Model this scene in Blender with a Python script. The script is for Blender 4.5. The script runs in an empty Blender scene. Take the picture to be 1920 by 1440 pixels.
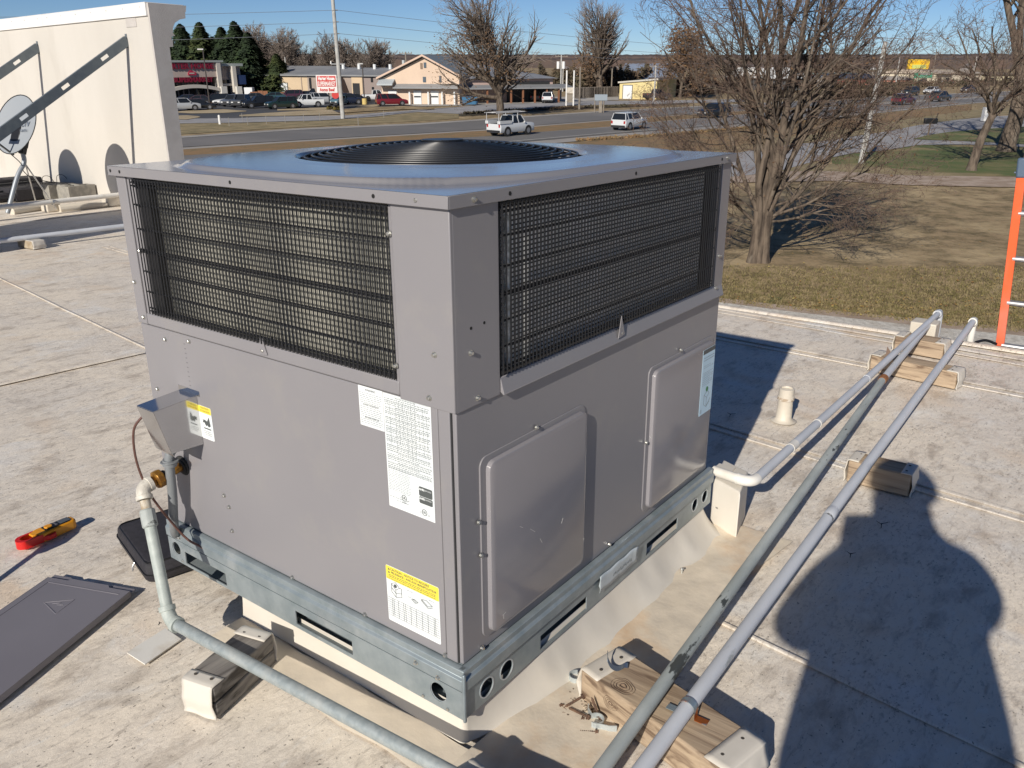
import bpy, math, random
from mathutils import Vector, Matrix, noise
random.seed(7)
V = Vector
R = math.radians
scene = bpy.context.scene
C = scene.collection

# ---------------------------------------------------------------- camera
# The roof falls about two degrees towards its edge: things on the roof are built in the
# roof's own frame (z = 0 on the membrane) and turned by TILT at the end; the ground is level.
TILT = Matrix(((0.99973232, -0.00231111, 0.02302078, 0), (0.00175024, 0.99970186, 0.02435406, 0),
               (-0.0230702, -0.02430725, 0.9994383, 0), (0, 0, 0, 1)))
CAM_ROOF = V((-1.11, -0.9791, 1.378))
CAM = TILT @ CAM_ROOF
F = 1555.11
yaw, pitch = 0.6489, math.atan((720 - 112) / F)
fw = V((math.cos(yaw) * math.cos(pitch), math.sin(yaw) * math.cos(pitch), -math.sin(pitch)))
rt = fw.cross(V((0, 0, 1))).normalized()
up = rt.cross(fw)
cd = bpy.data.cameras.new('camera')
cam = bpy.data.objects.new('camera', cd)
C.objects.link(cam)
cam.matrix_world = Matrix(((rt.x, up.x, -fw.x, CAM.x), (rt.y, up.y, -fw.y, CAM.y), (rt.z, up.z, -fw.z, CAM.z), (0, 0, 0, 1)))
cd.sensor_width = 36
cd.lens = F / 1920 * 36
cd.clip_start = 0.02
cd.clip_end = 12000
scene.camera = cam

# ---------------------------------------------------------------- sky and sun
SUN = V((-0.855, -0.178, 0.487)).normalized()
w = bpy.data.worlds.new("World")
scene.world = w
w.use_nodes = True
nt = w.node_tree
bg = nt.nodes['Background']
sky = nt.nodes.new('ShaderNodeTexSky')
sky.sky_type = 'NISHITA'
sky.sun_disc = False
sky.sun_elevation = math.asin(SUN.z)
sky.sun_rotation = math.atan2(SUN.x, SUN.y)
sky.altitude = 300
sky.air_density = 0.6
sky.dust_density = 0.0
sky.ozone_density = 6.0
nt.links.new(sky.outputs[0], bg.inputs[0])
bg.inputs[1].default_value = 0.071
sl = bpy.data.lights.new('sun', 'SUN')
sl.energy = 5.0
sl.angle = R(0.53)
sl.color = (1.0, 0.93, 0.83)
so = bpy.data.objects.new('sun', sl)
C.objects.link(so)
so.rotation_euler = SUN.to_track_quat('Z', 'Y').to_euler()
so.location = (-20, -5, 30)
scene.view_settings.view_transform = 'Standard'
scene.view_settings.look = 'None'
scene.view_settings.gamma = 1
scene.view_settings.exposure = 0.0
scene.view_settings.use_curve_mapping = False
scene.render.engine = 'CYCLES'
scene.cycles.max_bounces = 6

# ---------------------------------------------------------------- placing
GZ = -5.573                                   # level ground below the roof


def G(px, py, z=GZ):
    """where the ground lies that the photograph shows at this place"""
    d = fw * F + rt * (px - 960) - up * (py - 720)
    return CAM + d * ((z - CAM.z) / d.z)


def HT(P, py):
    """height of a vertical over P whose top the photograph shows at row py"""
    lo, hi = GZ - 1, GZ + 60
    for _ in range(40):
        m = (lo + hi) / 2
        d = V((P.x, P.y, m)) - CAM
        y = 720 - F * d.dot(up) / d.dot(fw)
        if y > py:
            lo = m
        else:
            hi = m
    return m


# ---------------------------------------------------------------- mesh building
class MB:
    def __init__(s):
        s.v = []
        s.f = []

    def add(s, vs, fs):
        n = len(s.v)
        s.v.extend(vs)
        s.f.extend([tuple(i + n for i in f) for f in fs])
        return s

    def box(s, x0, y0, z0, x1, y1, z1):
        return s.add([(x0, y0, z0), (x1, y0, z0), (x1, y1, z0), (x0, y1, z0), (x0, y0, z1), (x1, y0, z1), (x1, y1, z1), (x0, y1, z1)],
                     [(0, 3, 2, 1), (4, 5, 6, 7), (0, 1, 5, 4), (1, 2, 6, 5), (2, 3, 7, 6), (3, 0, 4, 7)])

    def obox(s, c, ax, ay, az):
        c, ax, ay, az = V(c), V(ax), V(ay), V(az)
        if ax.cross(ay).dot(az) < 0:
            az = -az
        P = [c + ax * i + ay * j + az * k for k in (-1, 1) for i, j in ((-1, -1), (1, -1), (1, 1), (-1, 1))]
        return s.add([tuple(p) for p in P], [(0, 3, 2, 1), (4, 5, 6, 7), (0, 1, 5, 4), (1, 2, 6, 5), (2, 3, 7, 6), (3, 0, 4, 7)])

    def bar(s, a, b, w_, h_, upv=(0, 0, 1)):
        a, b = V(a), V(b)
        d = (b - a)
        L = d.length
        d.normalize()
        sd = d.cross(V(upv))
        if sd.length < 1e-4:
            sd = d.cross(V((1, 0, 0)))
        sd.normalize()
        u = sd.cross(d)
        return s.obox((a + b) / 2, d * L / 2, sd * w_ / 2, u * h_ / 2)

    def tube(s, pts, r, n=10, caps=True):
        pts = [V(p) for p in pts]
        m = len(pts)
        rs = r if isinstance(r, (list, tuple)) else [r] * m
        b = len(s.v)
        ref = None
        for i, p in enumerate(pts):
            t = (pts[min(i + 1, m - 1)] - pts[max(i - 1, 0)])
            if t.length < 1e-9:
                t = V((0, 0, 1))
            t.normalize()
            if ref is None:
                ref = V((0, 0, 1)) if abs(t.z) < .9 else V((1, 0, 0))
                ref = (ref - t * ref.dot(t)).normalized()
            else:
                ref = ref - t * ref.dot(t)
                if ref.length < 1e-6:
                    ref = t.orthogonal()
                ref.normalize()
            q = t.cross(ref)
            for k in range(n):
                a = 2 * math.pi * k / n
                s.v.append(tuple(p + (ref * math.cos(a) + q * math.sin(a)) * rs[i]))
        for i in range(m - 1):
            for k in range(n):
                a0 = b + i * n + k
                a1 = b + i * n + (k + 1) % n
                s.f.append((a0, a1, a1 + n, a0 + n))
        if caps:
            s.f.append(tuple(b + k for k in reversed(range(n))))
            s.f.append(tuple(b + (m - 1) * n + k for k in range(n)))
        return s

    def prism(s, poly, fn, t0, t1):
        """poly: 2-d outline (counter-clockwise), fn(u, v, t) -> point"""
        n = len(poly)
        s.add([tuple(fn(u, v, t0)) for u, v in poly] + [tuple(fn(u, v, t1)) for u, v in poly],
              [tuple(range(n))[::-1], tuple(range(n, 2 * n))] + [(i, (i + 1) % n, n + (i + 1) % n, n + i) for i in range(n)])
        return s

    def ring(s, c, axis, r0, r1, t, n=24):
        """flat washer"""
        c, a = V(c), V(axis).normalized()
        u = a.orthogonal().normalized()
        q = a.cross(u)
        b = len(s.v)
        for k in range(n):
            d = u * math.cos(2 * math.pi * k / n) + q * math.sin(2 * math.pi * k / n)
            for r_, h in ((r0, 0), (r1, 0), (r1, t), (r0, t)):
                s.v.append(tuple(c + d * r_ + a * h))
        for k in range(n):
            i, j = b + 4 * k, b + 4 * ((k + 1) % n)
            for e in range(4):
                e2 = (e + 1) % 4
                s.f.append((i + e, j + e, j + e2, i + e2))
        return s

    def torus(s, c, axis, r, rr, n=48, m=6):
        c, a = V(c), V(axis).normalized()
        u = a.orthogonal().normalized()
        q = a.cross(u)
        b = len(s.v)
        for k in range(n):
            d = u * math.cos(2 * math.pi * k / n) + q * math.sin(2 * math.pi * k / n)
            for e in range(m):
                t = 2 * math.pi * e / m
                s.v.append(tuple(c + d * (r + rr * math.cos(t)) + a * rr * math.sin(t)))
        for k in range(n):
            for e in range(m):
                i, j = b + m * k, b + m * ((k + 1) % n)
                s.f.append((i + e, j + e, j + (e + 1) % m, i + (e + 1) % m))
        return s

    def sphere(s, c, rx, ry=None, rz=None, n=16, m=10):
        ry = ry or rx
        rz = rz or rx
        b = len(s.v)
        for i in range(m + 1):
            t = math.pi * i / m
            for k in range(n):
                a = 2 * math.pi * k / n
                s.v.append((c[0] + rx * math.sin(t) * math.cos(a), c[1] + ry * math.sin(t) * math.sin(a), c[2] + rz * math.cos(t)))
        for i in range(m):
            for k in range(n):
                a0 = b + i * n + k
                a1 = b + i * n + (k + 1) % n
                s.f.append((a0, a0 + n, a1 + n, a1))
        return s

    def quad(s, a, b, c, d):
        return s.add([tuple(a), tuple(b), tuple(c), tuple(d)], [(0, 1, 2, 3)])

    def grid(s, nu, nv, fn):
        b = len(s.v)
        for i in range(nu + 1):
            for j in range(nv + 1):
                s.v.append(tuple(fn(i / nu, j / nv)))
        for i in range(nu):
            for j in range(nv):
                a = b + i * (nv + 1) + j
                s.f.append((a, a + nv + 1, a + nv + 2, a + 1))
        return s

    def data(s, name, m, smooth=30):
        me = bpy.data.meshes.new(name)
        me.from_pydata([tuple(p) for p in s.v], [], s.f)
        if m:
            me.materials.append(m)
        if smooth:
            me.polygons.foreach_set('use_smooth', [True] * len(me.polygons))
            me.set_sharp_from_angle(angle=R(smooth))
        return me


ROOF = []          # top-level objects built in the roof's frame
ORG = {}


def setp(o, label=None, cat=None, group=None, kind=None):
    if label:
        o['label'] = label
    if cat:
        o['category'] = cat
    if group:
        o['group'] = group
    if kind:
        o['kind'] = kind
    return o


def thing(name, label, cat, loc=(0, 0, 0), group=None, roof=True):
    o = bpy.data.objects.new(name, None)
    o.empty_display_size = .1
    C.objects.link(o)
    o.location = loc
    ORG[o.name] = V(loc)
    setp(o, label, cat, group)
    if roof:
        ROOF.append(o)
    return o


def part(name, mb, m, parent, smooth=30, bevel=0, label=None, kind=None, solid=0):
    """one mesh object; its shape is given in the frame of the place"""
    org = ORG[parent.name]
    me = mb.data(name, m, smooth)
    if org.length > 0:
        me.transform(Matrix.Translation(-org))
    o = bpy.data.objects.new(name, me)
    C.objects.link(o)
    o.parent = parent
    ORG[o.name] = org
    if solid:
        sm = o.modifiers.new('thickness', 'SOLIDIFY')
        sm.thickness = solid
        sm.offset = -1
    if bevel:
        bv = o.modifiers.new('edge', 'BEVEL')
        bv.width = bevel
        bv.segments = 2
        bv.limit_method = 'ANGLE'
        bv.angle_limit = R(35)
    setp(o, label, kind=kind)
    return o


def single(name, mb, m, label, cat, group=None, roof=True, smooth=30, bevel=0, kind=None):
    """a thing that is one mesh"""
    xs = [p[0] for p in mb.v]
    ys = [p[1] for p in mb.v]
    zs = [p[2] for p in mb.v]
    org = V(((min(xs) + max(xs)) / 2, (min(ys) + max(ys)) / 2, min(zs)))
    me = mb.data(name, m, smooth)
    me.transform(Matrix.Translation(-org))
    o = bpy.data.objects.new(name, me)
    C.objects.link(o)
    o.location = org
    if bevel:
        bv = o.modifiers.new('edge', 'BEVEL')
        bv.width = bevel
        bv.segments = 2
        bv.limit_method = 'ANGLE'
        bv.angle_limit = R(35)
    setp(o, label, cat, group, kind)
    if roof:
        ROOF.append(o)
    return o


def struct(name, mb, m, roof=False, smooth=30):
    me = mb.data(name, m, smooth)
    o = bpy.data.objects.new(name, me)
    C.objects.link(o)
    o['kind'] = 'structure'
    if roof:
        ROOF.append(o)
    return o


def inst(name, me, parent, loc=(0, 0, 0), M=None):
    """another piece that shares a mesh; loc in the frame of the place"""
    o = bpy.data.objects.new(name, me)
    C.objects.link(o)
    o.parent = parent
    org = ORG[parent.name]
    if M is not None:
        M = M.copy()
        M.translation = M.translation - org
        o.matrix_local = M
    else:
        o.location = V(loc) - org
    ORG[o.name] = org
    return o


def copy_tree(o, parent=None):
    c = o.copy()
    C.objects.link(c)
    if parent:
        c.parent = parent
    for ch in list(o.children):
        copy_tree(ch, c)
    return c


def textmesh(s, size, extrude=0.0, bold=0.0, xs=1.0):
    cu = bpy.data.curves.new('lettering', 'FONT')
    cu.body = s
    cu.size = size
    cu.extrude = extrude
    cu.offset = bold
    cu.align_x = 'CENTER'
    cu.align_y = 'CENTER'
    cu.resolution_u = 2
    o = bpy.data.objects.new('lettering', cu)
    C.objects.link(o)
    dg = bpy.context.evaluated_depsgraph_get()
    me = bpy.data.meshes.new_from_object(o.evaluated_get(dg))
    bpy.data.objects.remove(o)
    bpy.data.curves.remove(cu)
    if xs != 1:
        me.transform(Matrix.Diagonal((xs, 1, 1, 1)))
    return me


def letters(name, s, size, m, parent, pos, u, v, extrude=0.0, bold=0.0, xs=1.0, width=None):
    me = textmesh(s, size, extrude, bold, xs)
    if width:
        x = [q.co.x for q in me.vertices]
        k = width / (max(x) - min(x))
        me.transform(Matrix.Diagonal((k, 1, 1, 1)))
    me.materials.clear()
    me.materials.append(m)
    u, v = V(u).normalized(), V(v).normalized()
    n = u.cross(v)
    M = Matrix(((u.x, v.x, n.x, pos[0]), (u.y, v.y, n.y, pos[1]), (u.z, v.z, n.z, pos[2]), (0, 0, 0, 1)))
    return inst(name, me, parent, M=M)


# ---------------------------------------------------------------- materials
def mat(name, base, rough=.5, metal=0, c2=None, vs=4, vd=4, lo=.4, hi=.6, bump=0, bs=30, bd=3, spec=None, coat=0,
        c3=None, s3=1.5, lo3=.5, hi3=.7, stretch=None, alpha=None, rvar=0, nr=.55):
    m = bpy.data.materials.new(name)
    m.use_nodes = True
    t = m.node_tree
    L = t.links
    b = t.nodes['Principled BSDF']
    b.inputs['Base Color'].default_value = (*base, 1)
    b.inputs['Roughness'].default_value = rough
    b.inputs['Metallic'].default_value = metal
    if spec is not None:
        b.inputs['Specular IOR Level'].default_value = spec
    if coat:
        b.inputs['Coat Weight'].default_value = coat
        b.inputs['Coat Roughness'].default_value = .12
    tc = t.nodes.new('ShaderNodeTexCoord')
    src = tc.outputs['Object']
    if stretch:
        mp = t.nodes.new('ShaderNodeMapping')
        mp.inputs['Scale'].default_value = stretch
        L.new(src, mp.inputs[0])
        src = mp.outputs[0]

    def nz(scale, det, lo_, hi_, rgh=.55):
        n = t.nodes.new('ShaderNodeTexNoise')
        n.inputs['Scale'].default_value = scale
        n.inputs['Detail'].default_value = det
        n.inputs['Roughness'].default_value = rgh
        L.new(src, n.inputs['Vector'])
        mr = t.nodes.new('ShaderNodeMapRange')
        mr.inputs[1].default_value = lo_
        mr.inputs[2].default_value = hi_
        L.new(n.outputs['Fac'], mr.inputs[0])
        return mr.outputs[0], n.outputs['Fac']
    col = None
    if c2:
        f, _ = nz(vs, vd, lo, hi, nr)
        mx = t.nodes.new('ShaderNodeMix')
        mx.data_type = 'RGBA'
        L.new(f, mx.inputs[0])
        mx.inputs[6].default_value = (*base, 1)
        mx.inputs[7].default_value = (*c2, 1)
        col = mx.outputs[2]
        L.new(col, b.inputs['Base Color'])
        if rvar:
            rr = t.nodes.new('ShaderNodeMapRange')
            rr.inputs[3].default_value = rough
            rr.inputs[4].default_value = rough + rvar
            L.new(f, rr.inputs[0])
            L.new(rr.outputs[0], b.inputs['Roughness'])
    if c3:
        f, _ = nz(s3, 6, lo3, hi3, .65)
        mx = t.nodes.new('ShaderNodeMix')
        mx.data_type = 'RGBA'
        L.new(f, mx.inputs[0])
        if col:
            L.new(col, mx.inputs[6])
        else:
            mx.inputs[6].default_value = (*base, 1)
        mx.inputs[7].default_value = (*c3, 1)
        L.new(mx.outputs[2], b.inputs['Base Color'])
    if bump:
        _, r_ = nz(bs, bd, 0, 1)
        bp = t.nodes.new('ShaderNodeBump')
        bp.inputs['Strength'].default_value = 1
        bp.inputs['Distance'].default_value = bump
        L.new(r_, bp.inputs['Height'])
        L.new(bp.outputs[0], b.inputs['Normal'])
    if alpha is not None:
        b.inputs['Alpha'].default_value = alpha
    return m


def nodes(m):
    return m.node_tree, m.node_tree.nodes, m.node_tree.links, m.node_tree.nodes['Principled BSDF']


TAUPE = mat('taupe_paint', (.245, .237, .248), .32, c2=(.222, .216, .229), vs=1.3, lo=.35, hi=.7, bump=.0004, bs=5, bd=1, c3=(.265, .254, .25), s3=7, lo3=.55, hi3=.8)
TAUPE_LID = mat('taupe_lid', (.25, .245, .255), .2, c2=(.30, .29, .29), vs=2.5, lo=.5, hi=.75, coat=.5, bump=.0003, bs=3, bd=1)
GALV = mat('galvanised_steel', (.30, .345, .365), .40, .35, c2=(.23, .275, .295), vs=22, vd=5, lo=.35, hi=.65, bump=.0003, bs=40, c3=(.40, .43, .44), s3=7, lo3=.55, hi3=.75)
GALV_PIPE = mat('galvanised_pipe', (.36, .40, .40), .5, .25, c2=(.29, .33, .335), vs=60, vd=4, bump=.0002, bs=120, c3=(.44, .46, .44), s3=12, lo3=.5, hi3=.7)
OLD_PAINT = mat('weathered_pipe_paint', (.44, .47, .45), .6, c2=(.33, .36, .345), vs=14, vd=6, lo=.4, hi=.6, bump=.0008, bs=40, c3=(.06, .065, .06), s3=16, lo3=.60, hi3=.63, stretch=(.3, 1, 1))
PALE_PIPE = mat('pale_grey_pipe', (.60, .62, .65), .4, c2=(.52, .54, .57), vs=10, vd=5, bump=.0002, bs=70, c3=(.36, .38, .38), s3=13, lo3=.68, hi3=.72, stretch=(.3, 1, 1))
PVC = mat('white_pvc', (.74, .72, .67), .35, c2=(.66, .62, .55), vs=9, lo=.5, hi=.7)
SCREW = mat('zinc_screw', (.55, .55, .52), .28, .9)
BLACK = mat('black_plastic', (.012, .012, .013), .4)
WIRE = mat('black_wire', (.015, .016, .019), .36)
DARK = mat('dark_interior', (.02, .021, .023), .7)
HOLE = mat('hole_black', (.008, .008, .008), .9)
CHROME = mat('bright_steel', (.62, .62, .62), .13, .95, c2=(.55, .55, .55), vs=6, bump=.0002, bs=8)
WHITE_LBL = mat('label_white', (.74, .77, .77), .35, c2=(.68, .72, .73), vs=14)
BLUE_LBL = mat('label_pale_blue', (.50, .68, .80), .4)
YEL_LBL = mat('label_yellow', (.80, .66, .07), .4)
INK = mat('ink', (.08, .09, .09), .5)
INK_SOFT = mat('ink_grey', (.22, .25, .26), .5)
WHITE_PAINT = mat('white_paint', (.76, .75, .72), .5)
RUBBER = mat('rubber', (.03, .03, .03), .8)
CREAM = mat('cream_membrane', (.60, .55, .465), .5, c2=(.52, .465, .385), vs=5, vd=6, lo=.45, hi=.7, bump=.002, bs=14)
CREAM_CLEAN = mat('cream_flashing', (.64, .60, .53), .45, c2=(.60, .55, .47), vs=4, vd=4, lo=.45, hi=.75, bump=.0015, bs=9)
RUST = mat('rust', (.20, .07, .025), .8, c2=(.30, .13, .045), vs=60, bump=.0008, bs=90)
BRASS = mat('brass', (.42, .22, .04), .4, .6, c2=(.22, .10, .02), vs=40, vd=5, bump=.001, bs=60)
COPPER = mat('copper_tube', (.16, .085, .07), .4, .4)
GREY_CONDUIT = mat('grey_conduit', (.20, .215, .225), .4)
RUSTY_SCREW = mat('rusty_screw', (.085, .05, .035), .75, c2=(.14, .08, .05), vs=80)
CLOTH_BLACK = mat('black_nylon', (.022, .021, .025), .75, c2=(.03, .028, .034), vs=60, bump=.0006, bs=300)
ALU = mat('aluminium', (.62, .62, .61), .32, .8, c2=(.5, .5, .5), vs=12)
ORANGE = mat('orange_fibreglass', (.80, .115, .028), .45, c2=(.72, .17, .10), vs=3, lo=.45, hi=.7)
BLUE_PLASTIC = mat('blue_grey_plastic', (.085, .125, .185), .45)
STRUT = mat('grey_steel_strut', (.12, .145, .165), .55, .2, c2=(.15, .175, .19), vs=10)


def wood(name, a, b_, dark, axis):
    m = mat(name, a, .75)
    t, N, L, b = nodes(m)
    tc = N.new('ShaderNodeTexCoord')
    mp = N.new('ShaderNodeMapping')
    sc = [38, 38, 38]
    sc[axis] = 2.2
    mp.inputs['Scale'].default_value = sc
    L.new(tc.outputs['Object'], mp.inputs[0])
    n = N.new('ShaderNodeTexNoise')
    n.inputs['Scale'].default_value = 1
    n.inputs['Detail'].default_value = 6
    n.inputs['Distortion'].default_value = 1.2
    L.new(mp.outputs[0], n.inputs['Vector'])
    cr = N.new('ShaderNodeValToRGB')
    e = cr.color_ramp.elements
    e[0].position, e[0].color = .36, (*dark, 1)
    e[1].position, e[1].color = .62, (*a, 1)
    x = e.new(.48)
    x.color = (*b_, 1)
    L.new(n.outputs['Fac'], cr.inputs[0])
    L.new(cr.outputs[0], b.inputs['Base Color'])
    bp = N.new('ShaderNodeBump')
    bp.inputs['Distance'].default_value = .0025
    L.new(n.outputs['Fac'], bp.inputs['Height'])
    L.new(bp.outputs[0], b.inputs['Normal'])
    return m


WOOD_NEW = wood('pine_timber', (.46, .355, .245), (.36, .27, .185), (.17, .115, .075), 1)
WOOD_OLD = wood('weathered_timber', (.25, .23, .205), (.18, .165, .15), (.06, .052, .045), 0)


def membrane_material():
    """old single-ply roof: cream sheet with grey-brown dirt, scuffs and paler rubbed patches"""
    m = mat('roof_membrane', (.5, .45, .38), .62)
    t, N, L, b = nodes(m)
    tc = N.new('ShaderNodeTexCoord')

    def noise_(scale, det, rough=.6, dist=0, st=None):
        src = tc.outputs['Object']
        if st:
            mp = N.new('ShaderNodeMapping')
            mp.inputs['Scale'].default_value = st
            mp.inputs['Rotation'].default_value = (0, 0, .5)
            L.new(src, mp.inputs[0])
            src = mp.outputs[0]
        n = N.new('ShaderNodeTexNoise')
        n.inputs['Scale'].default_value = scale
        n.inputs['Detail'].default_value = det
        n.inputs['Roughness'].default_value = rough
        n.inputs['Distortion'].default_value = dist
        L.new(src, n.inputs['Vector'])
        return n.outputs['Fac']

    def mapr(x, a, c, d=0, e=1):
        r_ = N.new('ShaderNodeMapRange')
        r_.inputs[1].default_value = a
        r_.inputs[2].default_value = c
        r_.inputs[3].default_value = d
        r_.inputs[4].default_value = e
        L.new(x, r_.inputs[0])
        return r_.outputs[0]

    def mix(f, a, c, blend='MIX'):
        x = N.new('ShaderNodeMix')
        x.data_type = 'RGBA'
        x.blend_type = blend
        L.new(f, x.inputs[0])
        for i, q in ((6, a), (7, c)):
            if isinstance(q, tuple):
                x.inputs[i].default_value = (*q, 1)
            else:
                L.new(q, x.inputs[i])
        return x.outputs[2]
    big = mapr(noise_(.9, 6, .65, .5), .40, .60)
    col = mix(big, (.82, .73, .605), (.73, .665, .58))
    mid = mapr(noise_(5, 9, .70, .25, (1, 2.0, 1)), .51, .66, 0, .85)
    col = mix(mid, col, (.46, .395, .325))
    pale = mapr(noise_(3.2, 7, .62, .6), .54, .70)
    col = mix(pale, col, (.78, .75, .70))
    pink = mapr(noise_(2.1, 4, .5, 1.0), .58, .75, 0, .6)
    col = mix(pink, col, (.68, .52, .37))
    fine = mapr(noise_(38, 8, .74, .2, (1, 1.9, 1)), .54, .66, 0, .85)
    area = mapr(noise_(1.7, 5, .6, 0), .42, .6)
    fa = N.new('ShaderNodeMath')
    fa.operation = 'MULTIPLY'
    L.new(fine, fa.inputs[0])
    L.new(area, fa.inputs[1])
    col = mix(fa.outputs[0], col, (.25, .21, .17))
    sp_ = mapr(noise_(110, 3, .5, 0), .66, .72, 0, .8)
    col = mix(sp_, col, (.13, .11, .09))
    st_ = mapr(noise_(13, 9, .72, .6, (1, 4.5, 1)), .55, .66, 0, .6)
    col = mix(st_, col, (.36, .31, .255))
    st2 = mapr(noise_(9, 8, .7, .4, (1, 3.5, 1)), .57, .68, 0, .55)
    col = mix(st2, col, (.82, .79, .73))
    L.new(col, b.inputs['Base Color'])
    bp = N.new('ShaderNodeBump')
    bp.inputs['Distance'].default_value = .0060
    h = N.new('ShaderNodeMath')
    h.operation = 'ADD'
    L.new(noise_(14, 9, .66, .1, (1, 1.8, 1)), h.inputs[0])
    L.new(noise_(3.5, 3), h.inputs[1])
    L.new(h.outputs[0], bp.inputs['Height'])
    L.new(bp.outputs[0], b.inputs['Normal'])
    return m


MEMBRANE = membrane_material()


def coil_material(name, col, gap, u_axis):
    """fins and tubes of the coil: pale edges of the fins over dark gaps, cut by the tube rows"""
    m = mat(name, col, .5, .3)
    t, N, L, b = nodes(m)
    tc = N.new('ShaderNodeTexCoord')
    sp = N.new('ShaderNodeSeparateXYZ')
    L.new(tc.outputs['Object'], sp.inputs[0])

    def saw(out, k, thr):
        a = N.new('ShaderNodeMath')
        a.operation = 'MULTIPLY'
        a.inputs[1].default_value = k
        L.new(out, a.inputs[0])
        f_ = N.new('ShaderNodeMath')
        f_.operation = 'FRACT'
        L.new(a.outputs[0], f_.inputs[0])
        g = N.new('ShaderNodeMath')
        g.operation = 'GREATER_THAN'
        g.inputs[1].default_value = thr
        L.new(f_.outputs[0], g.inputs[0])
        return g.outputs[0]
    a = saw(sp.outputs[u_axis], 1 / .0066, .42 if u_axis else .25)
    c = saw(sp.outputs[2], 1 / (.0125 if u_axis else .0095), .40)
    mu = N.new('ShaderNodeMath')
    mu.operation = 'MULTIPLY'
    L.new(a, mu.inputs[0])
    L.new(c, mu.inputs[1])
    n = N.new('ShaderNodeTexNoise')
    n.inputs['Scale'].default_value = 9
    L.new(tc.outputs['Object'], n.inputs['Vector'])
    x0 = N.new('ShaderNodeMix')
    x0.data_type = 'RGBA'
    L.new(n.outputs['Fac'], x0.inputs[0])
    x0.inputs[6].default_value = (*[q * .72 for q in col], 1)
    x0.inputs[7].default_value = (*[min(1, q * 1.25) for q in col], 1)
    x = N.new('ShaderNodeMix')
    x.data_type = 'RGBA'
    L.new(mu.outputs[0], x.inputs[0])
    x.inputs[6].default_value = (*gap, 1)
    L.new(x0.outputs[2], x.inputs[7])
    L.new(x.outputs[2], b.inputs['Base Color'])
    return m


COIL_A = coil_material('coil_fins_left', (.43, .415, .355), (.09, .09, .08), 1)
COIL_B = coil_material('coil_fins_right_lit', (.95, .95, .86), (.04, .04, .04), 0)  # cells whitened in the colour to imitate light coming through the coil

# outdoor
GRASS_DRY = mat('dry_lawn', (.31, .225, .125), .95, c2=(.13, .10, .045), vs=1.1, vd=12, lo=.42, hi=.62, nr=.72, bump=.05, bs=5, bd=10, c3=(.43, .33, .19), s3=.35, lo3=.47, hi3=.66)
GRASS_NEAR = mat('olive_lawn', (.19, .145, .06), .95, c2=(.29, .205, .115), nr=.7, vs=1.6, vd=11, lo=.42, hi=.62, bump=.06, bs=9, bd=8, c3=(.08, .10, .03), s3=.5, lo3=.56, hi3=.68)
GRASS_GREEN = mat('green_lawn', (.085, .115, .03), .95, c2=(.14, .135, .05), vs=.5, vd=7, bump=.05, bs=5, c3=(.24, .19, .09), s3=.22, lo3=.52, hi3=.66)
GRASS_STRAW = mat('straw_verge', (.30, .235, .13), .95, c2=(.20, .165, .085), vs=.6, vd=7, bump=.05, bs=4)
GRASS_RUST = mat('rusty_median_grass', (.26, .16, .075), .95, c2=(.19, .14, .07), vs=.8, vd=7, lo=.4, hi=.6, bump=.06, bs=4)
GRAVEL = mat('pale_gravel', (.66, .63, .57), .9, c2=(.50, .47, .42), vs=7, vd=10, lo=.4, hi=.62, bump=.03, bs=40, bd=6, c3=(.33, .27, .2), s3=.6, lo3=.56, hi3=.72)
DIRT = mat('dirt_track', (.42, .335, .27), .9, c2=(.31, .235, .175), vs=1.2, vd=8, bump=.03, bs=10)
CONCRETE = mat('driveway_concrete', (.33, .325, .33), .85, c2=(.27, .265, .27), vs=.4, vd=8, lo=.4, hi=.62)
ROAD = mat('highway_asphalt', (.19, .18, .175), .85, c2=(.155, .15, .147), vs=.12, vd=8, lo=.4, hi=.6)
SHOULDER = mat('shoulder_concrete', (.34, .32, .295), .85, c2=(.29, .27, .25), vs=.3, vd=6)
ASPHALT = mat('parking_asphalt', (.055, .058, .066), .85, c2=(.075, .075, .08), vs=.15, vd=6)
TAN = mat('tan_island', (.42, .34, .22), .9, c2=(.35, .28, .17), vs=.4)
BARK = mat('bark', (.155, .12, .09), .9, c2=(.06, .045, .034), vs=5, vd=6, bump=.02, bs=12, stretch=(1, 1, .25), c3=(.20, .17, .135), s3=3, lo3=.55, hi3=.7)
TWIG = mat('twig', (.13, .085, .06), .9, c2=(.09, .062, .05), vs=1)
TWIG_GREY = mat('grey_twig', (.23, .19, .16), .9, c2=(.15, .12, .10), vs=.5)
LEAF_BROWN = mat('dead_leaves', (.17, .10, .05), .9, c2=(.12, .065, .03), vs=.8)
CONIFER = mat('conifer_green', (.035, .062, .02), .9, c2=(.018, .034, .013), vs=.35, lo=.42, hi=.58)
CONIFER_L = mat('conifer_olive', (.075, .095, .025), .9, c2=(.035, .055, .018), vs=.4)
WOODS = mat('far_woods', (.098, .072, .065), .95, c2=(.07, .055, .052), vs=.03, vd=8, lo=.4, hi=.6)
BRUSH = mat('brown_brush', (.11, .072, .045), .95, c2=(.07, .06, .035), vs=.12, vd=7)
SHRUB = mat('clipped_shrub', (.16, .125, .03), .95, c2=(.08, .08, .025), vs=1.5)


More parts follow.
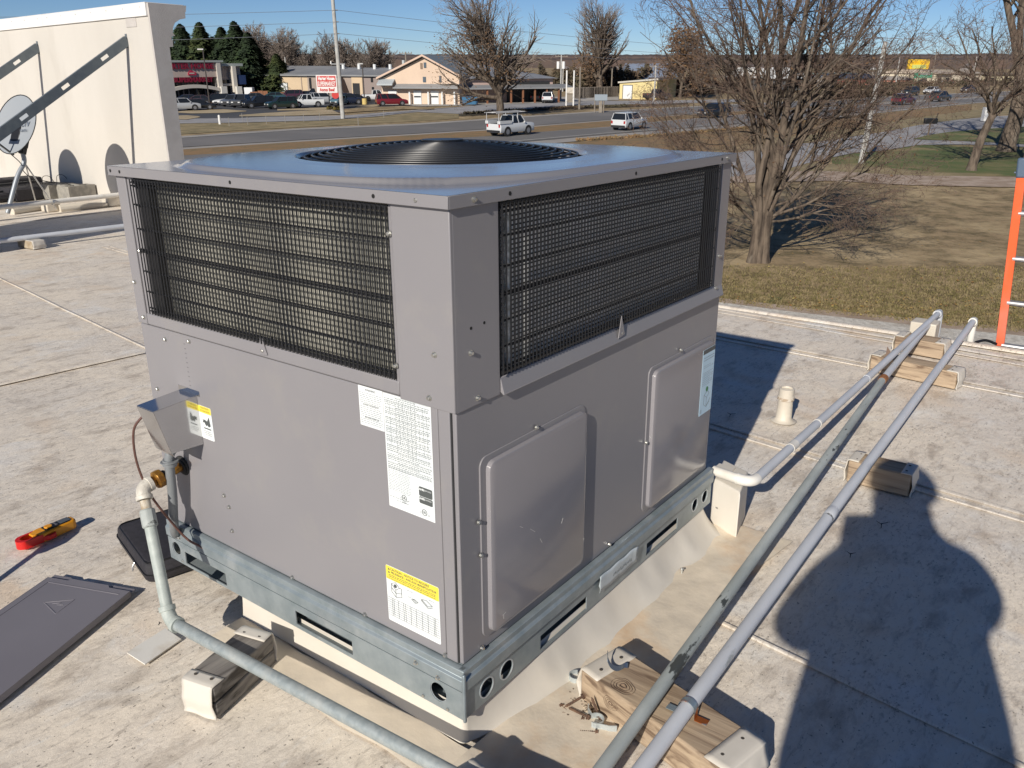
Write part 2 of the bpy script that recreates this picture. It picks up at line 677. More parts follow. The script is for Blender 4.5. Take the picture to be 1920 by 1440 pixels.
# ---------------------------------------------------------------- the roof and its building
def holed(mb, u0, u1, v0, v1, rects, circles, fn):
    """flat sheet with rectangular and round openings"""
    boxes = list(rects) + [(c[0] - c[2] * 1.15, c[0] + c[2] * 1.15, c[1] - c[2] * 1.15, c[1] + c[2] * 1.15) for c in circles]
    us = sorted({u0, u1, *[b[0] for b in boxes], *[b[1] for b in boxes]})
    vs = sorted({v0, v1, *[b[2] for b in boxes], *[b[3] for b in boxes]})
    for a, b in zip(us, us[1:]):
        for c, d in zip(vs, vs[1:]):
            cu, cv = (a + b) / 2, (c + d) / 2
            if any(x[0] < cu < x[1] and x[2] < cv < x[3] for x in boxes):
                continue
            mb.quad(fn(a, c), fn(b, c), fn(b, d), fn(a, d))
    for cx, cy, r in circles:
        h = r * 1.15
        n = 24
        b0 = len(mb.v)
        for k in range(n):
            t = 2 * math.pi * k / n
            c_, s_ = math.cos(t), math.sin(t)
            q = h / max(abs(c_), abs(s_))
            mb.v.append(tuple(fn(cx + c_ * r, cy + s_ * r)))
            mb.v.append(tuple(fn(cx + c_ * q, cy + s_ * q)))
        for k in range(n):
            i, j = b0 + 2 * k, b0 + 2 * ((k + 1) % n)
            mb.f.append((i, i + 1, j + 1, j))
    return mb


def rrect(u0, u1, v0, v1, r, n=5):
    out = []
    for cx, cy, a0 in ((u1 - r, v1 - r, 0), (u0 + r, v1 - r, 90), (u0 + r, v0 + r, 180), (u1 - r, v0 + r, 270)):
        for k in range(n + 1):
            a = R(a0 + 90 * k / n)
            out.append((cx + r * math.cos(a), cy + r * math.sin(a)))
    return out


EDGE = 4.11
# top sheet with gentle unevenness, finer near the camera
rm = MB()
xs = [-9, -5, -3] + [-2 + .06 * i for i in range(102)]
xs = [x for x in xs if x < EDGE - .01] + [EDGE]
ys = [-9, -5, -3] + [-2 + .06 * i for i in range(75)] + [2.6, 3.2, 4, 5, 6, 7]


def roof_z(x, y):
    n = noise.noise(V((x * 1.1, y * 1.1, 3.1))) * .006 + noise.noise(V((x * 4, y * 3, 1.7))) * .0022
    return n - .004


b0 = 0
for x in xs:
    for y in ys:
        rm.v.append((x, y, roof_z(x, y)))
ny = len(ys)
for i in range(len(xs) - 1):
    for j in range(ny - 1):
        a = i * ny + j
        rm.f.append((a, a + ny, a + ny + 1, a + 1))
rm.grid(30, 40, lambda u, v: (-9 + 14.3 * u, 7 + 26 * v, roof_z(-9 + 14.3 * u, 7 + 26 * v)))
struct('roof_surface', rm, MEMBRANE, roof=True, smooth=60)

# laps of the sheets: long welded seams, each a low step of its own
for i, (x0, sl_, wd, ht) in enumerate(((.765, .13, .018, .003), (1.97, .12, .02, .003), (2.03, .12, .03, .002), (3.37, .05, .05, .003), (3.29, .05, .02, .004), (3.84, .06, .03, .003), (3.95, .04, .06, .004), (4.075, 0, .07, .012))):
    m_ = MB()
    n = 60

    def f(u, v, x0=x0, sl_=sl_, wd=wd, ht=ht):
        y = -3 + 9.9 * u
        x = x0 + sl_ * (y + .3) + .006 * noise.noise(V((y * 2, x0, 0)))
        if x0 > 4:
            x = min(x, EDGE - .036)
        p = x + wd * (v - .5)
        return (p, y, ht * min(1, 5 * min(v, 1 - v) + .02) + .001)
    m_.grid(n, 6, f)
    struct('membrane_seam', m_, MEMBRANE, roof=True, smooth=60)
SEAM = MEMBRANE
for y0, xa, xb, sl_ in ((3.9, -4, 1.2, -.10), (9.1, -4, 4.8, .02), (9.28, -2, 4.8, .0)):
    m_ = MB()
    m_.grid(50, 6, lambda u, v: (xa + (xb - xa) * u, y0 + sl_ * (xb - xa) * u + .05 * (v - .5) + .004 * math.sin(9 * u), .005 * min(1, 5 * min(v, 1 - v) + .02) + .001))
    struct('membrane_seam', m_, SEAM, roof=True, smooth=60)

# outer walls of the building below the roof
bw = MB()
bw.box(-9, -9, -6.4, EDGE - .03, 7.2, -.03)
bw.box(-9, 7.203, -6.4, 4.84, 33, -.03)
o = single('building_wall', bw, mat('building_block', (.48, .45, .40), .8, c2=(.42, .39, .34), vs=.8), 'pale walls of the building that carries the flat roof, below its edge', 'building')
ed = MB()
ed.box(EDGE - .028, -9, -.16, EDGE + .004, 7.19, .001)
single('roof_edge_trim', ed, mat('edge_metal', (.42, .38, .31), .5, .3), 'tan metal edge strip along the outer edge of the roof', 'roof edge', bevel=.003)

# rusty stains and a clean square patch on the sheet
pm = MB()
pts = [(-.279, .917), (-.161, .931), (-.162, .854), (-.276, .835)]
pm.add([(x, y, .0) for x, y in pts] + [(x, y, .0034) for x, y in pts], [(3, 2, 1, 0), (4, 5, 6, 7)] + [(i, (i + 1) % 4, 4 + (i + 1) % 4, 4 + i) for i in range(4)][::1])
single('membrane_patch', pm, mat('patch_pale', (.70, .68, .63), .5, c2=(.58, .53, .45), vs=12, lo=.5, hi=.72), 'small pale rectangular patch on the membrane left of the unit', 'roof patch')

# flashing sheets round the foot of the unit
fl = MB()
fl.grid(46, 10, lambda u, v: (-.005 - .115 * v + .004 * math.sin(23 * u), -.20 + 1.0 * u, .0062 + .0016 * math.sin(14 * u + 4 * v) - .004 * (v > .99)))
struct('flashing_sheet', fl, mat('clean_membrane', (.72, .63, .50), .5, c2=(.60, .53, .43), vs=4, vd=9, lo=.42, hi=.66, nr=.7, bump=.004, bs=12, bd=6, c3=(.60, .42, .26), s3=2.6, lo3=.56, hi3=.74), roof=True, smooth=60)
CLEAN = bpy.data.materials['clean_membrane']
fl = MB()
fl.grid(70, 24, lambda u, v: (-.10 + 1.40 * u, -.02 - (.24 + .03 * math.sin(7 * u)) * v, .0092 + .006 * (1 - v) * noise.noise(V((u * 14, v * 5, 0))) + .0015 * noise.noise(V((u * 30, v * 11, 3)))))
struct('flashing_sheet', fl, CLEAN, roof=True, smooth=60)

# curb under the unit, wrapped in cream membrane
cb = thing('roof_curb', 'cream membrane-wrapped curb under the large grey air conditioner', 'roof curb', (.6, .4, 0))
c_ = MB()
c_.box(.004, .006, 0, 1.20, .80, .0875)
part('curb_box', c_, CREAM_CLEAN, cb, bevel=.008)
sk = MB()
PTH = []                     # foot of the curb: down the left side, round the corner, along the front
for k in range(31):
    PTH.append((0, .80 - .785 * k / 30, -1, 0, .007))
for k in range(1, 9):
    a = R(180 + 90 * k / 9)
    PTH.append((.015 + .015 * math.cos(a), .015 + .015 * math.sin(a), math.cos(a), math.sin(a), .007))
for k in range(111):
    PTH.append((.015 + 1.185 * k / 110, 0, 0, -1, .007 + .078 * min(1, k / 30) ** .8))
for k in range(1, 8):
    a = R(270 + 90 * k / 8)
    PTH.append((1.20 + .03 * math.cos(a), .035 + .035 * math.sin(a), math.cos(a), math.sin(a), .08 - .007 * k))
NV = 18
for i_, (x, y, nx, ny, fl__) in enumerate(PTH):
    wob = noise.noise(V((x * 6, y * 6, 5)))
    wv = math.sin(x * 31 + 4 * noise.noise(V((x * 4, 2, 0)))) + .6 * math.sin(x * 67 + 2)
    fr = min(1, max(0, (fl__ - .02) / .06))
    for j_ in range(NV + 1):
        v = j_ / NV
        z = .0885 * ((1 - v) ** (1 + .8 * fr)) + .0075 * (1 - v) + .0068
        out = -.002 + fl__ * (1 + .25 * wob * fr) * v ** (1.0 + .9 * (1 - fr)) + fr * .0022 * wv * (.5 + wob) * math.sin(math.pi * min(1, v * 1.15)) * (v < .87)
        sk.v.append((x + nx * out, y + ny * out, z))
for i_ in range(len(PTH) - 1):
    for j_ in range(NV):
        k = i_ * (NV + 1) + j_
        sk.f.append((k, k + 1, k + NV + 2, k + NV + 1))
part('membrane_skirt', sk, CREAM_CLEAN, cb, smooth=80)

# ---------------------------------------------------------------- the air conditioner
LX, LY = 1.22, 1.107
AC = thing('air_conditioner', 'large taupe rooftop air conditioner with black mesh coil guards, filling the middle of the roof', 'air conditioner', (.61, .553, .09))
fA = lambda off: (lambda u, v: (-off, u, v))       # left face: u = y, v = z, off outwards
fB = lambda off: (lambda u, v: (u, -off, v))       # right face: u = x


def panelA(name, u0, u1, v0, v1, o0, o1, m=None, bevel=.002, label=None):
    b_ = MB().box(-o1, u0, v0, -o0, u1, v1)
    return part(name, b_, m or TAUPE, AC, bevel=bevel, label=label)


def panelB(name, u0, u1, v0, v1, o0, o1, m=None, bevel=.002, label=None):
    b_ = MB().box(u0, -o1, v0, u1, -o0, v1)
    return part(name, b_, m or TAUPE, AC, bevel=bevel, label=label)


# lower body
panelA('side_panel', .046, LY - .001, .217, .800, -.02, .0, label='tall taupe panel that carries the rating labels')
panelA('corner_strip', .0135, .0435, .217, .800, -.02, .0015)
panelB('front_panel', .003, LX, .217, .800, -.02, .0, label='wide taupe panel with the two hatches')
part('corner_gap', MB().box(.0005, .0095, .218, .02, .0132, .799), DARK, AC)
part('back_panel', MB().box(LX - .012, .001, .217, LX - .001, LY - .001, 1.18).box(.05, LY - .012, .217, LX - .014, LY - .002, .8), TAUPE, AC)
part('base_pan', MB().box(.004, .004, .200, LX - .004, LY - .004, .2155), GALV, AC)
# ledge between the two storeys
panelA('ledge', .143, 1.064, .803, .834, -.015, .0035, bevel=.003)
lb = MB()
lb.prism([(0, .803), (.011, .7945), (.013, .797), (.003, .8325), (-.03, .834), (-.03, .803)], lambda u, v, t: (t, -u, v), .1375, LX)
part('ledge', lb, TAUPE, AC, bevel=.0015)
# corner posts of the upper storey
panelA('corner_post', -.004, .1415, .797, 1.186, -.006, .0042)
panelB('corner_post', .0025, .1365, .796, 1.186, -.02, .0042)
panelA('corner_post', 1.0645, LY, .803, 1.186, -.03, .0042)
panelB('corner_post', 1.163, LX + .002, .80, 1.186, -.05, .0042)
panelB('post_flange', 1.141, 1.162, .806, 1.184, -.05, .0015)
panelA('post_flange', 1.031, 1.063, .806, 1.184, -.012, .0008)
panelA('post_flange', .142, .152, .806, 1.184, -.012, .0008)
panelB('post_flange', .137, .148, .80, 1.184, -.012, .0006, m=DARK)

# coils inside
part('coil', MB().box(.030, .14, .806, .05, .985, 1.182), COIL_A, AC, label='khaki finned coil behind the left guard')
part('coil', MB().box(.148, .020, .806, 1.10, .035, 1.182), COIL_B, AC, label='finned coil, its cells painted bright like light shining through, behind the right guard')
part('coil_header', MB().box(.006, .984, .806, .045, 1.0305, 1.182), BLACK, AC, bevel=.003)
part('coil_header', MB().box(1.102, .015, .806, 1.14, .06, 1.182), BLACK, AC, bevel=.003)
part('foam_strip', MB().box(.178, .008, .846, .188, .019, 1.150), mat('white_foam', (.88, .88, .82), .6, c2=(.45, .45, .40), vs=90), AC)
fb = MB()
for k in range(28):
    z = .812 + .013 * k
    fb.box(.140, .010, z, .171, .019, z + .006)
part('tube_ends', fb, mat('tube_end_grey', (.20, .20, .205), .5), AC)
part('inner_wall', MB().box(.065, .07, .806, 1.16, .075, 1.182).box(.06, .08, .806, .064, 1.05, 1.182), DARK, AC)

# wire guards: every wire is a piece
ZR = (.8445, .853, .896, .949, 1.000, 1.0055, 1.057, 1.117, 1.163, 1.171)


def guard(axis, a0, a1, label):
    off = .0045
    hm = MB()
    frame = MB()
    if axis == 'y':
        frame.bar((-off + .003, a0, .840), (-off + .003, a1, .840), .004, .006).bar((-off + .003, a0, 1.1765), (-off + .003, a1, 1.1765), .004, .006)
    else:
        frame.bar((a0, -off + .003, .840), (a1, -off + .003, .840), .004, .006).bar((a0, -off + .003, 1.1765), (a1, -off + .003, 1.1765), .004, .006)
    g = part('coil_guard', frame, WIRE, AC, label=label)
    r_ = .00175
    L_ = a1 - a0
    hb = MB()
    if axis == 'y':
        hb.tube([(0, 0, 0), (0, L_, 0)], .0023, 5)
    else:
        hb.tube([(0, 0, 0), (L_, 0, 0)], .0023, 5)
    me = hb.data('wire', WIRE, 40)
    for z in ZR:
        inst('wire', me, g, (-off, a0, z) if axis == 'y' else (a0, -off, z))
    vb = MB().tube([(0, 0, 0), (0, 0, .341)], r_, 5)
    mv = vb.data('wire', WIRE, 40)
    n = int(L_ / .0127)
    for k in range(n + 1):
        a = a0 + L_ * k / n
        inst('wire', mv, g, (-off - .0036, a, .837) if axis == 'y' else (a, -off - .0036, .837))
    return g


guard('y', .150, 1.036, 'black wire guard over the sunlit left coil')
guard('x', .142, 1.138, 'black wire guard over the shaded right coil')

# lid
OV = .012
lid = MB()
cx, cy = LX / 2, LY / 2
hx, hy = LX / 2 + OV + .004, LY / 2 + OV
RF = .386


def lid_z(x, y):
    ax, ay = abs(x - cx) / hx, abs(y - cy) / hy
    d = (ax ** 3.6 + ay ** 3.6) ** (1 / 3.6)
    t = min(1, max(0, (.955 - d) / .035))
    t = t * t * (3 - 2 * t)
    z = 1.2077 + .0115 * t + .003 * min(1, max(0, (.90 - d) / .25)) ** .6
    r_ = math.hypot(x - cx, y - cy)
    t2 = min(1, max(0, (r_ - RF) / .05))
    return z + .0012 * (1 - t2)


nr, na = 60, 240
base = len(lid.v)
for i in range(nr + 1):
    for k in range(na):
        a = 2 * math.pi * k / na
        c_, s_ = math.cos(a), math.sin(a)
        ro = min(hx / max(1e-9, abs(c_)), hy / max(1e-9, abs(s_)))
        # put samples on the corners
        r_ = RF + (ro - RF) * (i / nr)
        x, y = cx + c_ * r_, cy + s_ * r_
        lid.v.append((x, y, lid_z(x, y)))
for i in range(nr):
    for k in range(na):
        a0 = base + i * na + k
        a1 = base + i * na + (k + 1) % na
        lid.f.append((a0, a0 + na, a1 + na, a1))
# well of the fan
b1 = len(lid.v)
for j, (rr_, zz) in enumerate(((RF, lid_z(cx + RF, cy)), (RF - .006, 1.2165), (RF - .008, 1.19))):
    for k in range(na):
        a = 2 * math.pi * k / na
        lid.v.append((cx + rr_ * math.cos(a), cy + rr_ * math.sin(a), zz))
for j in range(2):
    for k in range(na):
        a0 = b1 + j * na + k
        a1 = b1 + j * na + (k + 1) % na
        lid.f.append((a0, a1, a1 + na, a0 + na))
LID = part('lid', lid, TAUPE_LID, AC, smooth=50)
tr = MB()
x0, x1, y0, y1 = cx - hx, cx + hx, cy - hy, cy + hy
tr.box(x0, y0, 1.184, x0 + .003, y1, 1.2072).box(x0 + .0032, y0, 1.1837, x1, y0 + .003, 1.2074).box(x1 - .003, y0 + .0032, 1.184, x1, y1, 1.2072).box(x0 + .0032, y1 - .003, 1.184, x1 - .0032, y1, 1.2072)
part('lid_rim', tr, TAUPE, AC, bevel=.0012)
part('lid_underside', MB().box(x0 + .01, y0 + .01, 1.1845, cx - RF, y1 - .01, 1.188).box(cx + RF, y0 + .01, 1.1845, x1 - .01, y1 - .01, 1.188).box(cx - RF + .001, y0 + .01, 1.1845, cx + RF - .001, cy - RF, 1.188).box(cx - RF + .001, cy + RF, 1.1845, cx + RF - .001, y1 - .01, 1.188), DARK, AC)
# fan and its guard
fw_ = MB()
fw_.add([], [])
n = 48
for zz in (1.189, 1.10):
    for k in range(n):
        a = 2 * math.pi * k / n
        fw_.v.append((cx + .378 * math.cos(a), cy + .378 * math.sin(a), zz))
for k in range(n):
    fw_.f.append((k, (k + 1) % n, n + (k + 1) % n, n + k))
fw_.f.append(tuple(range(n, 2 * n)))
part('fan_well', fw_, DARK, AC)
FAN = part('fan_hub', MB().tube([(cx, cy, 1.11), (cx, cy, 1.18)], .07, 20), BLACK, AC)
for k in range(4):
    a = k * math.pi / 2 + .4
    b_ = MB()
    b_.grid(8, 4, lambda u, v: (cx + (.07 + .29 * u) * math.cos(a + (.5 + .25 * u) * (v - .3)), cy + (.07 + .29 * u) * math.sin(a + (.5 + .25 * u) * (v - .3)), 1.13 + .045 * v))
    part('fan_blade', b_, BLACK, FAN, solid=.003)


def gz(r_):
    q = r_ / .379
    return 1.2165 + .036 * (1 - q ** 2.2)


GUARD = part('fan_guard', MB().tube([(cx, cy, gz(0) + .002), (cx, cy, gz(0) + .006)], .055, 28), WIRE, AC, label='domed black wire guard over the fan')
rr_ = .068
while rr_ < .379:
    part('ring', MB().torus((cx, cy, gz(rr_)), (0, 0, 1), rr_, .0030, 72, 6), WIRE, GUARD, smooth=60)
    rr_ += .0195
for k in range(12):
    a = math.pi * 2 * k / 12 + .12
    part('spoke', MB().tube([(cx + r_ * math.cos(a), cy + r_ * math.sin(a), gz(r_) - .005) for r_ in (.04, .12, .2, .28, .34, .382)], .0028, 5), WIRE, GUARD)

# hatches on the right face
for k, (u0, u1) in enumerate(((.068, .466), (.784, 1.192))):
    pf = MB()
    ol = rrect(u0, u1, .243, .677, .022)
    pf.prism(ol, lambda u, v, t: (u, -t, v), -.001, .0032)
    h = part('hatch', pf, TAUPE, AC, bevel=.0008, label=('left hatch, cleared of stickers' if k == 0 else 'right hatch, with the pale blue instruction label'))
    pp = MB()
    a0, a1, b0_, b1_ = u0 + .018, u1 - .006, .250, .664
    o1 = rrect(a0, a1, b0_, b1_, .020)
    o2 = rrect(a0 + .009, a1 - .009, b0_ + .009, b1_ - .009, .014)
    n = len(o1)
    pp.add([(u, -.0034, v) for u, v in o1] + [(u * .2 + q[0] * .8, -.0135, v * .2 + q[1] * .8) for (u, v), q in zip(o1, [(o1[i][0] * .8 + o2[i][0] * .2, o1[i][1] * .8 + o2[i][1] * .2) for i in range(n)])] + [(u, -.0165, v) for u, v in o2],
           [(i, (i + 1) % n, n + (i + 1) % n, n + i) for i in range(n)] + [(n + i, n + (i + 1) % n, 2 * n + (i + 1) % n, 2 * n + i) for i in range(n)] + [tuple(range(2 * n, 3 * n))])
    part('raised_panel', pp, mat('taupe_gloss', (.262, .25, .262), .16, c2=(.25, .24, .255), vs=1.4, bump=.0008, bs=3.5, bd=1) if k == 0 else bpy.data.materials['taupe_gloss'], h, smooth=28)
    if k == 0:
        for (ax, az, bx, bz) in ((.185, .476, .196, .468), (.224, .452, .242, .437), (.262, .410, .270, .396), (.35, .41, .356, .422), (.12, .283, .132, .285), (.124, .284, .124, .272)):
            part('scratch', MB().bar((ax, -.0168, az), (bx, -.0168, bz), .0011, .0004, (0, 1, 0)), bpy.data.materials.get('scratch_pale') or mat('scratch_pale', (.5, .49, .47), .6), h)

# base rail with its slots and holes
rl = MB()
z0, z1 = .088, .160
holed(rl, -.013, LY + .008, z0, z1, [(.336, .545, .099, .139), (.84, 1.035, .096, .135)], [(.060, .128, .0240), (1.078, .130, .021)], fA(.013))
r1 = part('base_rail', rl, GALV, AC, solid=.003, smooth=0, label='galvanised base rail on the sunlit left side')
rl = MB()
holed(rl, -.0125, LX + .026, z0, z1, [(.272, .481, .097, .137), (.806, 1.004, .099, .139)], [(.064, .124, .0235), (.137, .126, .0235), (1.124, .131, .021), (1.197, .131, .021)], fB(.013))
r2 = part('base_rail', rl, GALV, AC, solid=.003, smooth=0, label='galvanised base rail under the hatches')
for y, z, r_ in ((.060, .128, .0240), (1.078, .130, .021)):
    part('hole_lip', MB().ring((-.0128, y, z), (-1, 0, 0), r_ - .0012, r_ + .0022, .0012, 28), mat('lip_steel', (.46, .50, .52), .35, .3) if 'lip_steel' not in bpy.data.materials else bpy.data.materials['lip_steel'], r1)
for x, z, r_ in ((.064, .124, .0235), (.137, .126, .0235), (1.124, .131, .021), (1.197, .131, .021)):
    part('hole_lip', MB().ring((x, -.0128, z), (0, -1, 0), r_ - .0012, r_ + .0022, .0012, 28), bpy.data.materials['lip_steel'], r2)
prof = [(.0135, .1605), (.0195, .1665), (.0195, .192), (.0135, .1975), (.0135, .2125), (.009, .2145), (-.002, .2145), (-.002, .210), (.010, .205), (.010, .1605)]
for r_, fn, L_ in ((r1, lambda u, v, t: (-u, t, v), LY + .008), (r2, lambda u, v, t: (t, -u, v), LX + .026)):
    pm = MB()
    pm.prism(prof if r_ is r2 else prof[::-1], fn, -.013, L_)
    part('rail_lip', pm, GALV, r_, bevel=.0008)
part('base_rail', MB().box(LX + .022, -.009, .088, LX + .025, LY + .01, .21).box(.0, LY + .008, .088, LX + .02, LY + .011, .21), GALV, AC)
part('corner_cap', MB().box(-.0215, -.0215, .0872, -.0135, -.0138, .212), GALV, r1, bevel=.003)
part('rail_flange', MB().box(-.0095, .006, .0885, .035, LY, .0915).box(.036, -.0095, .0885, LX + .02, .035, .0915), GALV, AC)
ip = MB()
ip.tube([(.016, .3, .115), (.016, .6, .115)], .006, 8).box(.10, .30, .1, .104, .62, .19)
ip.box(.03, .085, .095, .034, .16, .15).box(.045, .03, .095, .10, .034, .125)
ip.box(.2, .04, .1, .56, .044, .13).box(.78, .04, .1, 1.04, .044, .13)
part('inner_rail', ip, GALV, AC)
tp = MB()
tp.grid(24, 4, lambda u, v: (.53 + .2 * u + (.004 * math.sin(9 * v) if u in (0, 1) else 0), -.0215 - .0004 - .0035 * max(0, u - .9) * 10 * v, .122 + .05 * v + .0015 * math.sin(17 * u)))
tpm = part('masking_tape', tp, mat('pale_tape', (.50, .55, .57), .3, c2=(.42, .47, .49), vs=30), AC, solid=.0006, smooth=60)
ins = MB()
for k in range(12):
    x = .60 + .0085 * k
    z = .144 + .002 * math.sin(k * 2.1)
    ins.bar((x, -.0227, z - .004), (x + .004, -.0227, z + .005), .0009, .0003, (0, 1, 0))
    if k % 2:
        ins.bar((x, -.0227, z), (x + .006, -.0227, z - .002), .0009, .0003, (0, 1, 0))
part('scribble', ins, INK, tpm)

# screws, all of one shape
sm_ = MB()
sm_.tube([(0, 0, 0), (0, 0, .0012)], .0062, 14)
sm_.tube([(0, 0, .0012), (0, 0, .0055), (0, 0, .0062)], [.0042, .0042, .0034], 6)
sme = sm_.data('screw', SCREW, 30)
MA = Matrix(((0, 0, -1, 0), (1, 0, 0, 0), (0, -1, 0, 0), (0, 0, 0, 1)))
MBm = Matrix(((1, 0, 0, 0), (0, 0, -1, 0), (0, 1, 0, 0), (0, 0, 0, 1)))


def screwA(y, z, off=0.0, par=None):
    M = MA.copy()
    M.translation = V((-off, y, z))
    return inst('screw', sme, par or AC, M=M)


def screwB(x, z, off=0.0, par=None):
    M = MBm.copy()
    M.translation = V((x, -off, z))
    return inst('screw', sme, par or AC, M=M)


for y, z in ((.995, .773), (.884, .787), (.819, .374), (.803, .345), (.803, .274), (1.071, .62), (.562, .222), (.299, .221), (.048, .222), (1.075, .238), (.995, .615), (.955, .628), (.90, .610)):
    screwA(y, z)
for y, z in ((.043, .908), (.061, .817), (1.094, .913), (1.076, .821)):
    screwA(y, z, .0042)
for y, z in ((.147, 1.127), (.148, .866), (1.045, 1.0), (.575, .820)):
    screwA(y, z, .0036)
screwA(.064, 1.1955, .012)
for x, z in ((.063, .811), (.045, .908), (1.175, .824), (1.185, .918)):
    screwB(x, z, .0042)
for x, z in ((.263, .682), (.059, .538), (.064, .458), (.967, .684), (.785, .463)):
    screwB(x, z, .0034)
for x, z in ((.064, .224), (.606, .228), (.61, .818)):
    screwB(x, z, .001 if z < .5 else .008)
for x, z in ((.055, 1.1955), (1.17, 1.198)):
    screwB(x, z, .012)
for y, z in ((1.075, .193), (1.045, .180), (.12, .181), (.055, .172)):
    screwA(y, z, .0195)
for y, z in ((.105, .097), (.032, .097), (1.05, .100)):
    screwA(y, z, .0135)
# punched holes without screws
for y, z in ((1.105, 1.196), (1.062, 1.1955), (.611, 1.1955), (.171, 1.1955)):
    part('punched_hole', MB().tube([(-.0162, y, z), (-.0166, y, z)], .0042, 10), HOLE, AC)
for x, z in ((.162, 1.1955), (.648, 1.1955), (1.134, 1.1965)):
    part('punched_hole', MB().tube([(x, -.0120, z), (x, -.0126, z)], .0042, 10), HOLE, AC)
for x, z in ((.048, .956), (.088, .958)):
    part('punched_hole', MB().tube([(x, -.0042, z), (x, -.0047, z)], .0032, 10), HOLE, AC)
# pointed clips that hold the guards
for fn in (lambda u, v, t: (-t, .575 - u, v), lambda u, v, t: (.608 + u, -t, v)):
    tb = MB()
    tb.prism([(-.014, .808), (.016, .812), (-.002, .862)], fn, .0045 if fn(0, 0, 0)[0] == 0 else .0115, .0065 if fn(0, 0, 0)[0] == 0 else .0135)
    part('guard_clip', tb, TAUPE, AC)

# embossed ruler marks
rk = MB()
for k in range(11):
    z = .65 + .0125 * k
    rk.box(-.0006, .905, z, .0, .911, z + .0016)
part('ruler_mark', rk, mat('mark_dark', (.15, .145, .15), .5), AC)


# ---------------------------------------------------------------- labels on the unit
def plate(name, u0, u1, v0, v1, m, side, off, th=.0006, r=.004, parent=None, label=None):
    fn = (lambda u, v, t: (-t, -u, v)) if side == 'A' else (lambda u, v, t: (u, -t, v))
    b_ = MB()
    uu = (-u1, -u0) if side == 'A' else (u0, u1)
    b_.prism(rrect(uu[0], uu[1], v0, v1, r, 3), fn, off, off + th)
    return part(name, b_, m, parent or AC, smooth=0, label=label)


def lines(name, rows, m, side, off, parent, th=.0009):
    """rows: (u0, u1, v) printed rules or lines too small to read"""
    b_ = MB()
    for u0, u1, v, *h in rows:
        t = h[0] if h else th
        if side == 'A':
            b_.quad((-off, u1, v - t / 2), (-off, u0, v - t / 2), (-off, u0, v + t / 2), (-off, u1, v + t / 2))
        else:
            b_.quad((u0, -off, v - t / 2), (u1, -off, v - t / 2), (u1, -off, v + t / 2), (u0, -off, v + t / 2))
    return part(name, b_, m, parent, smooth=0, kind='stuff')


def words(u0, u1, v, rng, t=.0011, wl=.0065):
    out = []
    u = u1
    while u > u0 + .004:
        L_ = wl * rng.uniform(.4, 1.5)
        out.append((max(u0, u - L_), u, v, t))
        u -= L_ + .0018
    return out


rng = random.Random(3)
# warning sheet
l1 = plate('warning_label', .195, .267, .711, .8005, WHITE_LBL, 'A', .0002, r=.001, label='small white warning sheet')
rows = []
for z in [.786 - .0042 * k for k in range(6)] + [.7545 - .0042 * k for k in range(6)] + [.727 - .0042 * k for k in range(3)]:
    rows += words(.199, .264, z, rng)
lines('print', rows, INK_SOFT, 'A', .0011, l1)
for s_, z in (('WARNING', .7935), ('AVERTISSEMENT', .760), ('ADVERTENCIA', .7315)):
    letters('heading', s_, .0065, INK, l1, (-.0012, .231, z), (0, -1, 0), (0, 0, 1))
# rating plate
l2 = plate('rating_label', .062, .194, .541, .7995, WHITE_LBL, 'A', .0003, r=.001, label='long white rating plate with tables')
rows = []
for k in range(40):
    z = .793 - .0041 * k
    if k % 3 == 0:
        rows.append((.065, .191, z + .0024, .0005))
    a = .065 if k % 4 else .10
    rows += words(a, .190 - (.03 if k % 5 == 0 else 0), z, rng, .0017, .0055)
for z in [.632 - .0038 * k for k in range(14)]:
    rows += words(.128, .191, z, rng, .0009, .006)
rows += words(.135, .19, .566, rng)
rows += words(.135, .17, .560, rng)
lines('print', rows, INK_SOFT, 'A', .0012, l2)
vb_ = []
for u in (.176, .160, .150, .139, .128, .117, .106, .095, .084, .074):
    vb_.append((u - .0003, u + .0003, .73 + rng.uniform(-.02, .02), .1 + rng.uniform(-.03, .03)))
lines('table_rule', vb_, INK_SOFT, 'A', .0013, l2)
for z, h in ((.604, .012), (.584, .0085)):
    bd_ = plate('badge', .067, .104, z - h, z + h * .8, INK, 'A', .001, .0003, r=.003, parent=l2, label='black certification badge')
    letters('badge_lettering', 'AHRI', .0065, WHITE_LBL, l2, (-.0016, .096, z + h * .3), (0, -1, 0), (0, 0, 1), bold=.0003)
    letters('badge_lettering', 'CERTIFIED', .0042, WHITE_LBL, l2, (-.0016, .079, z + h * .3), (0, -1, 0), (0, 0, 1))
for y, z in ((.148, .572), (.091, .556)):
    rb = MB().ring((-.0013, y, z), (-1, 0, 0), .0062, .0074, .0001, 24)
    part('mark_ring', rb, INK, l2)
    letters('mark_lettering', 'UL', .0078, INK, l2, (-.0014, y, z), (0, -1, 0), (0, 0, 1), bold=.0002)
    letters('mark_lettering', 'US', .0045, INK, l2, (-.0014, y - .012, z - .004), (0, -1, 0), (0, 0, 1))
    letters('mark_lettering', 'C', .0045, INK, l2, (-.0014, y + .011, z - .002), (0, -1, 0), (0, 0, 1))
letters('mark_lettering', 'LISTED', .0045, INK, l2, (-.0014, .148, .561), (0, -1, 0), (0, 0, 1))
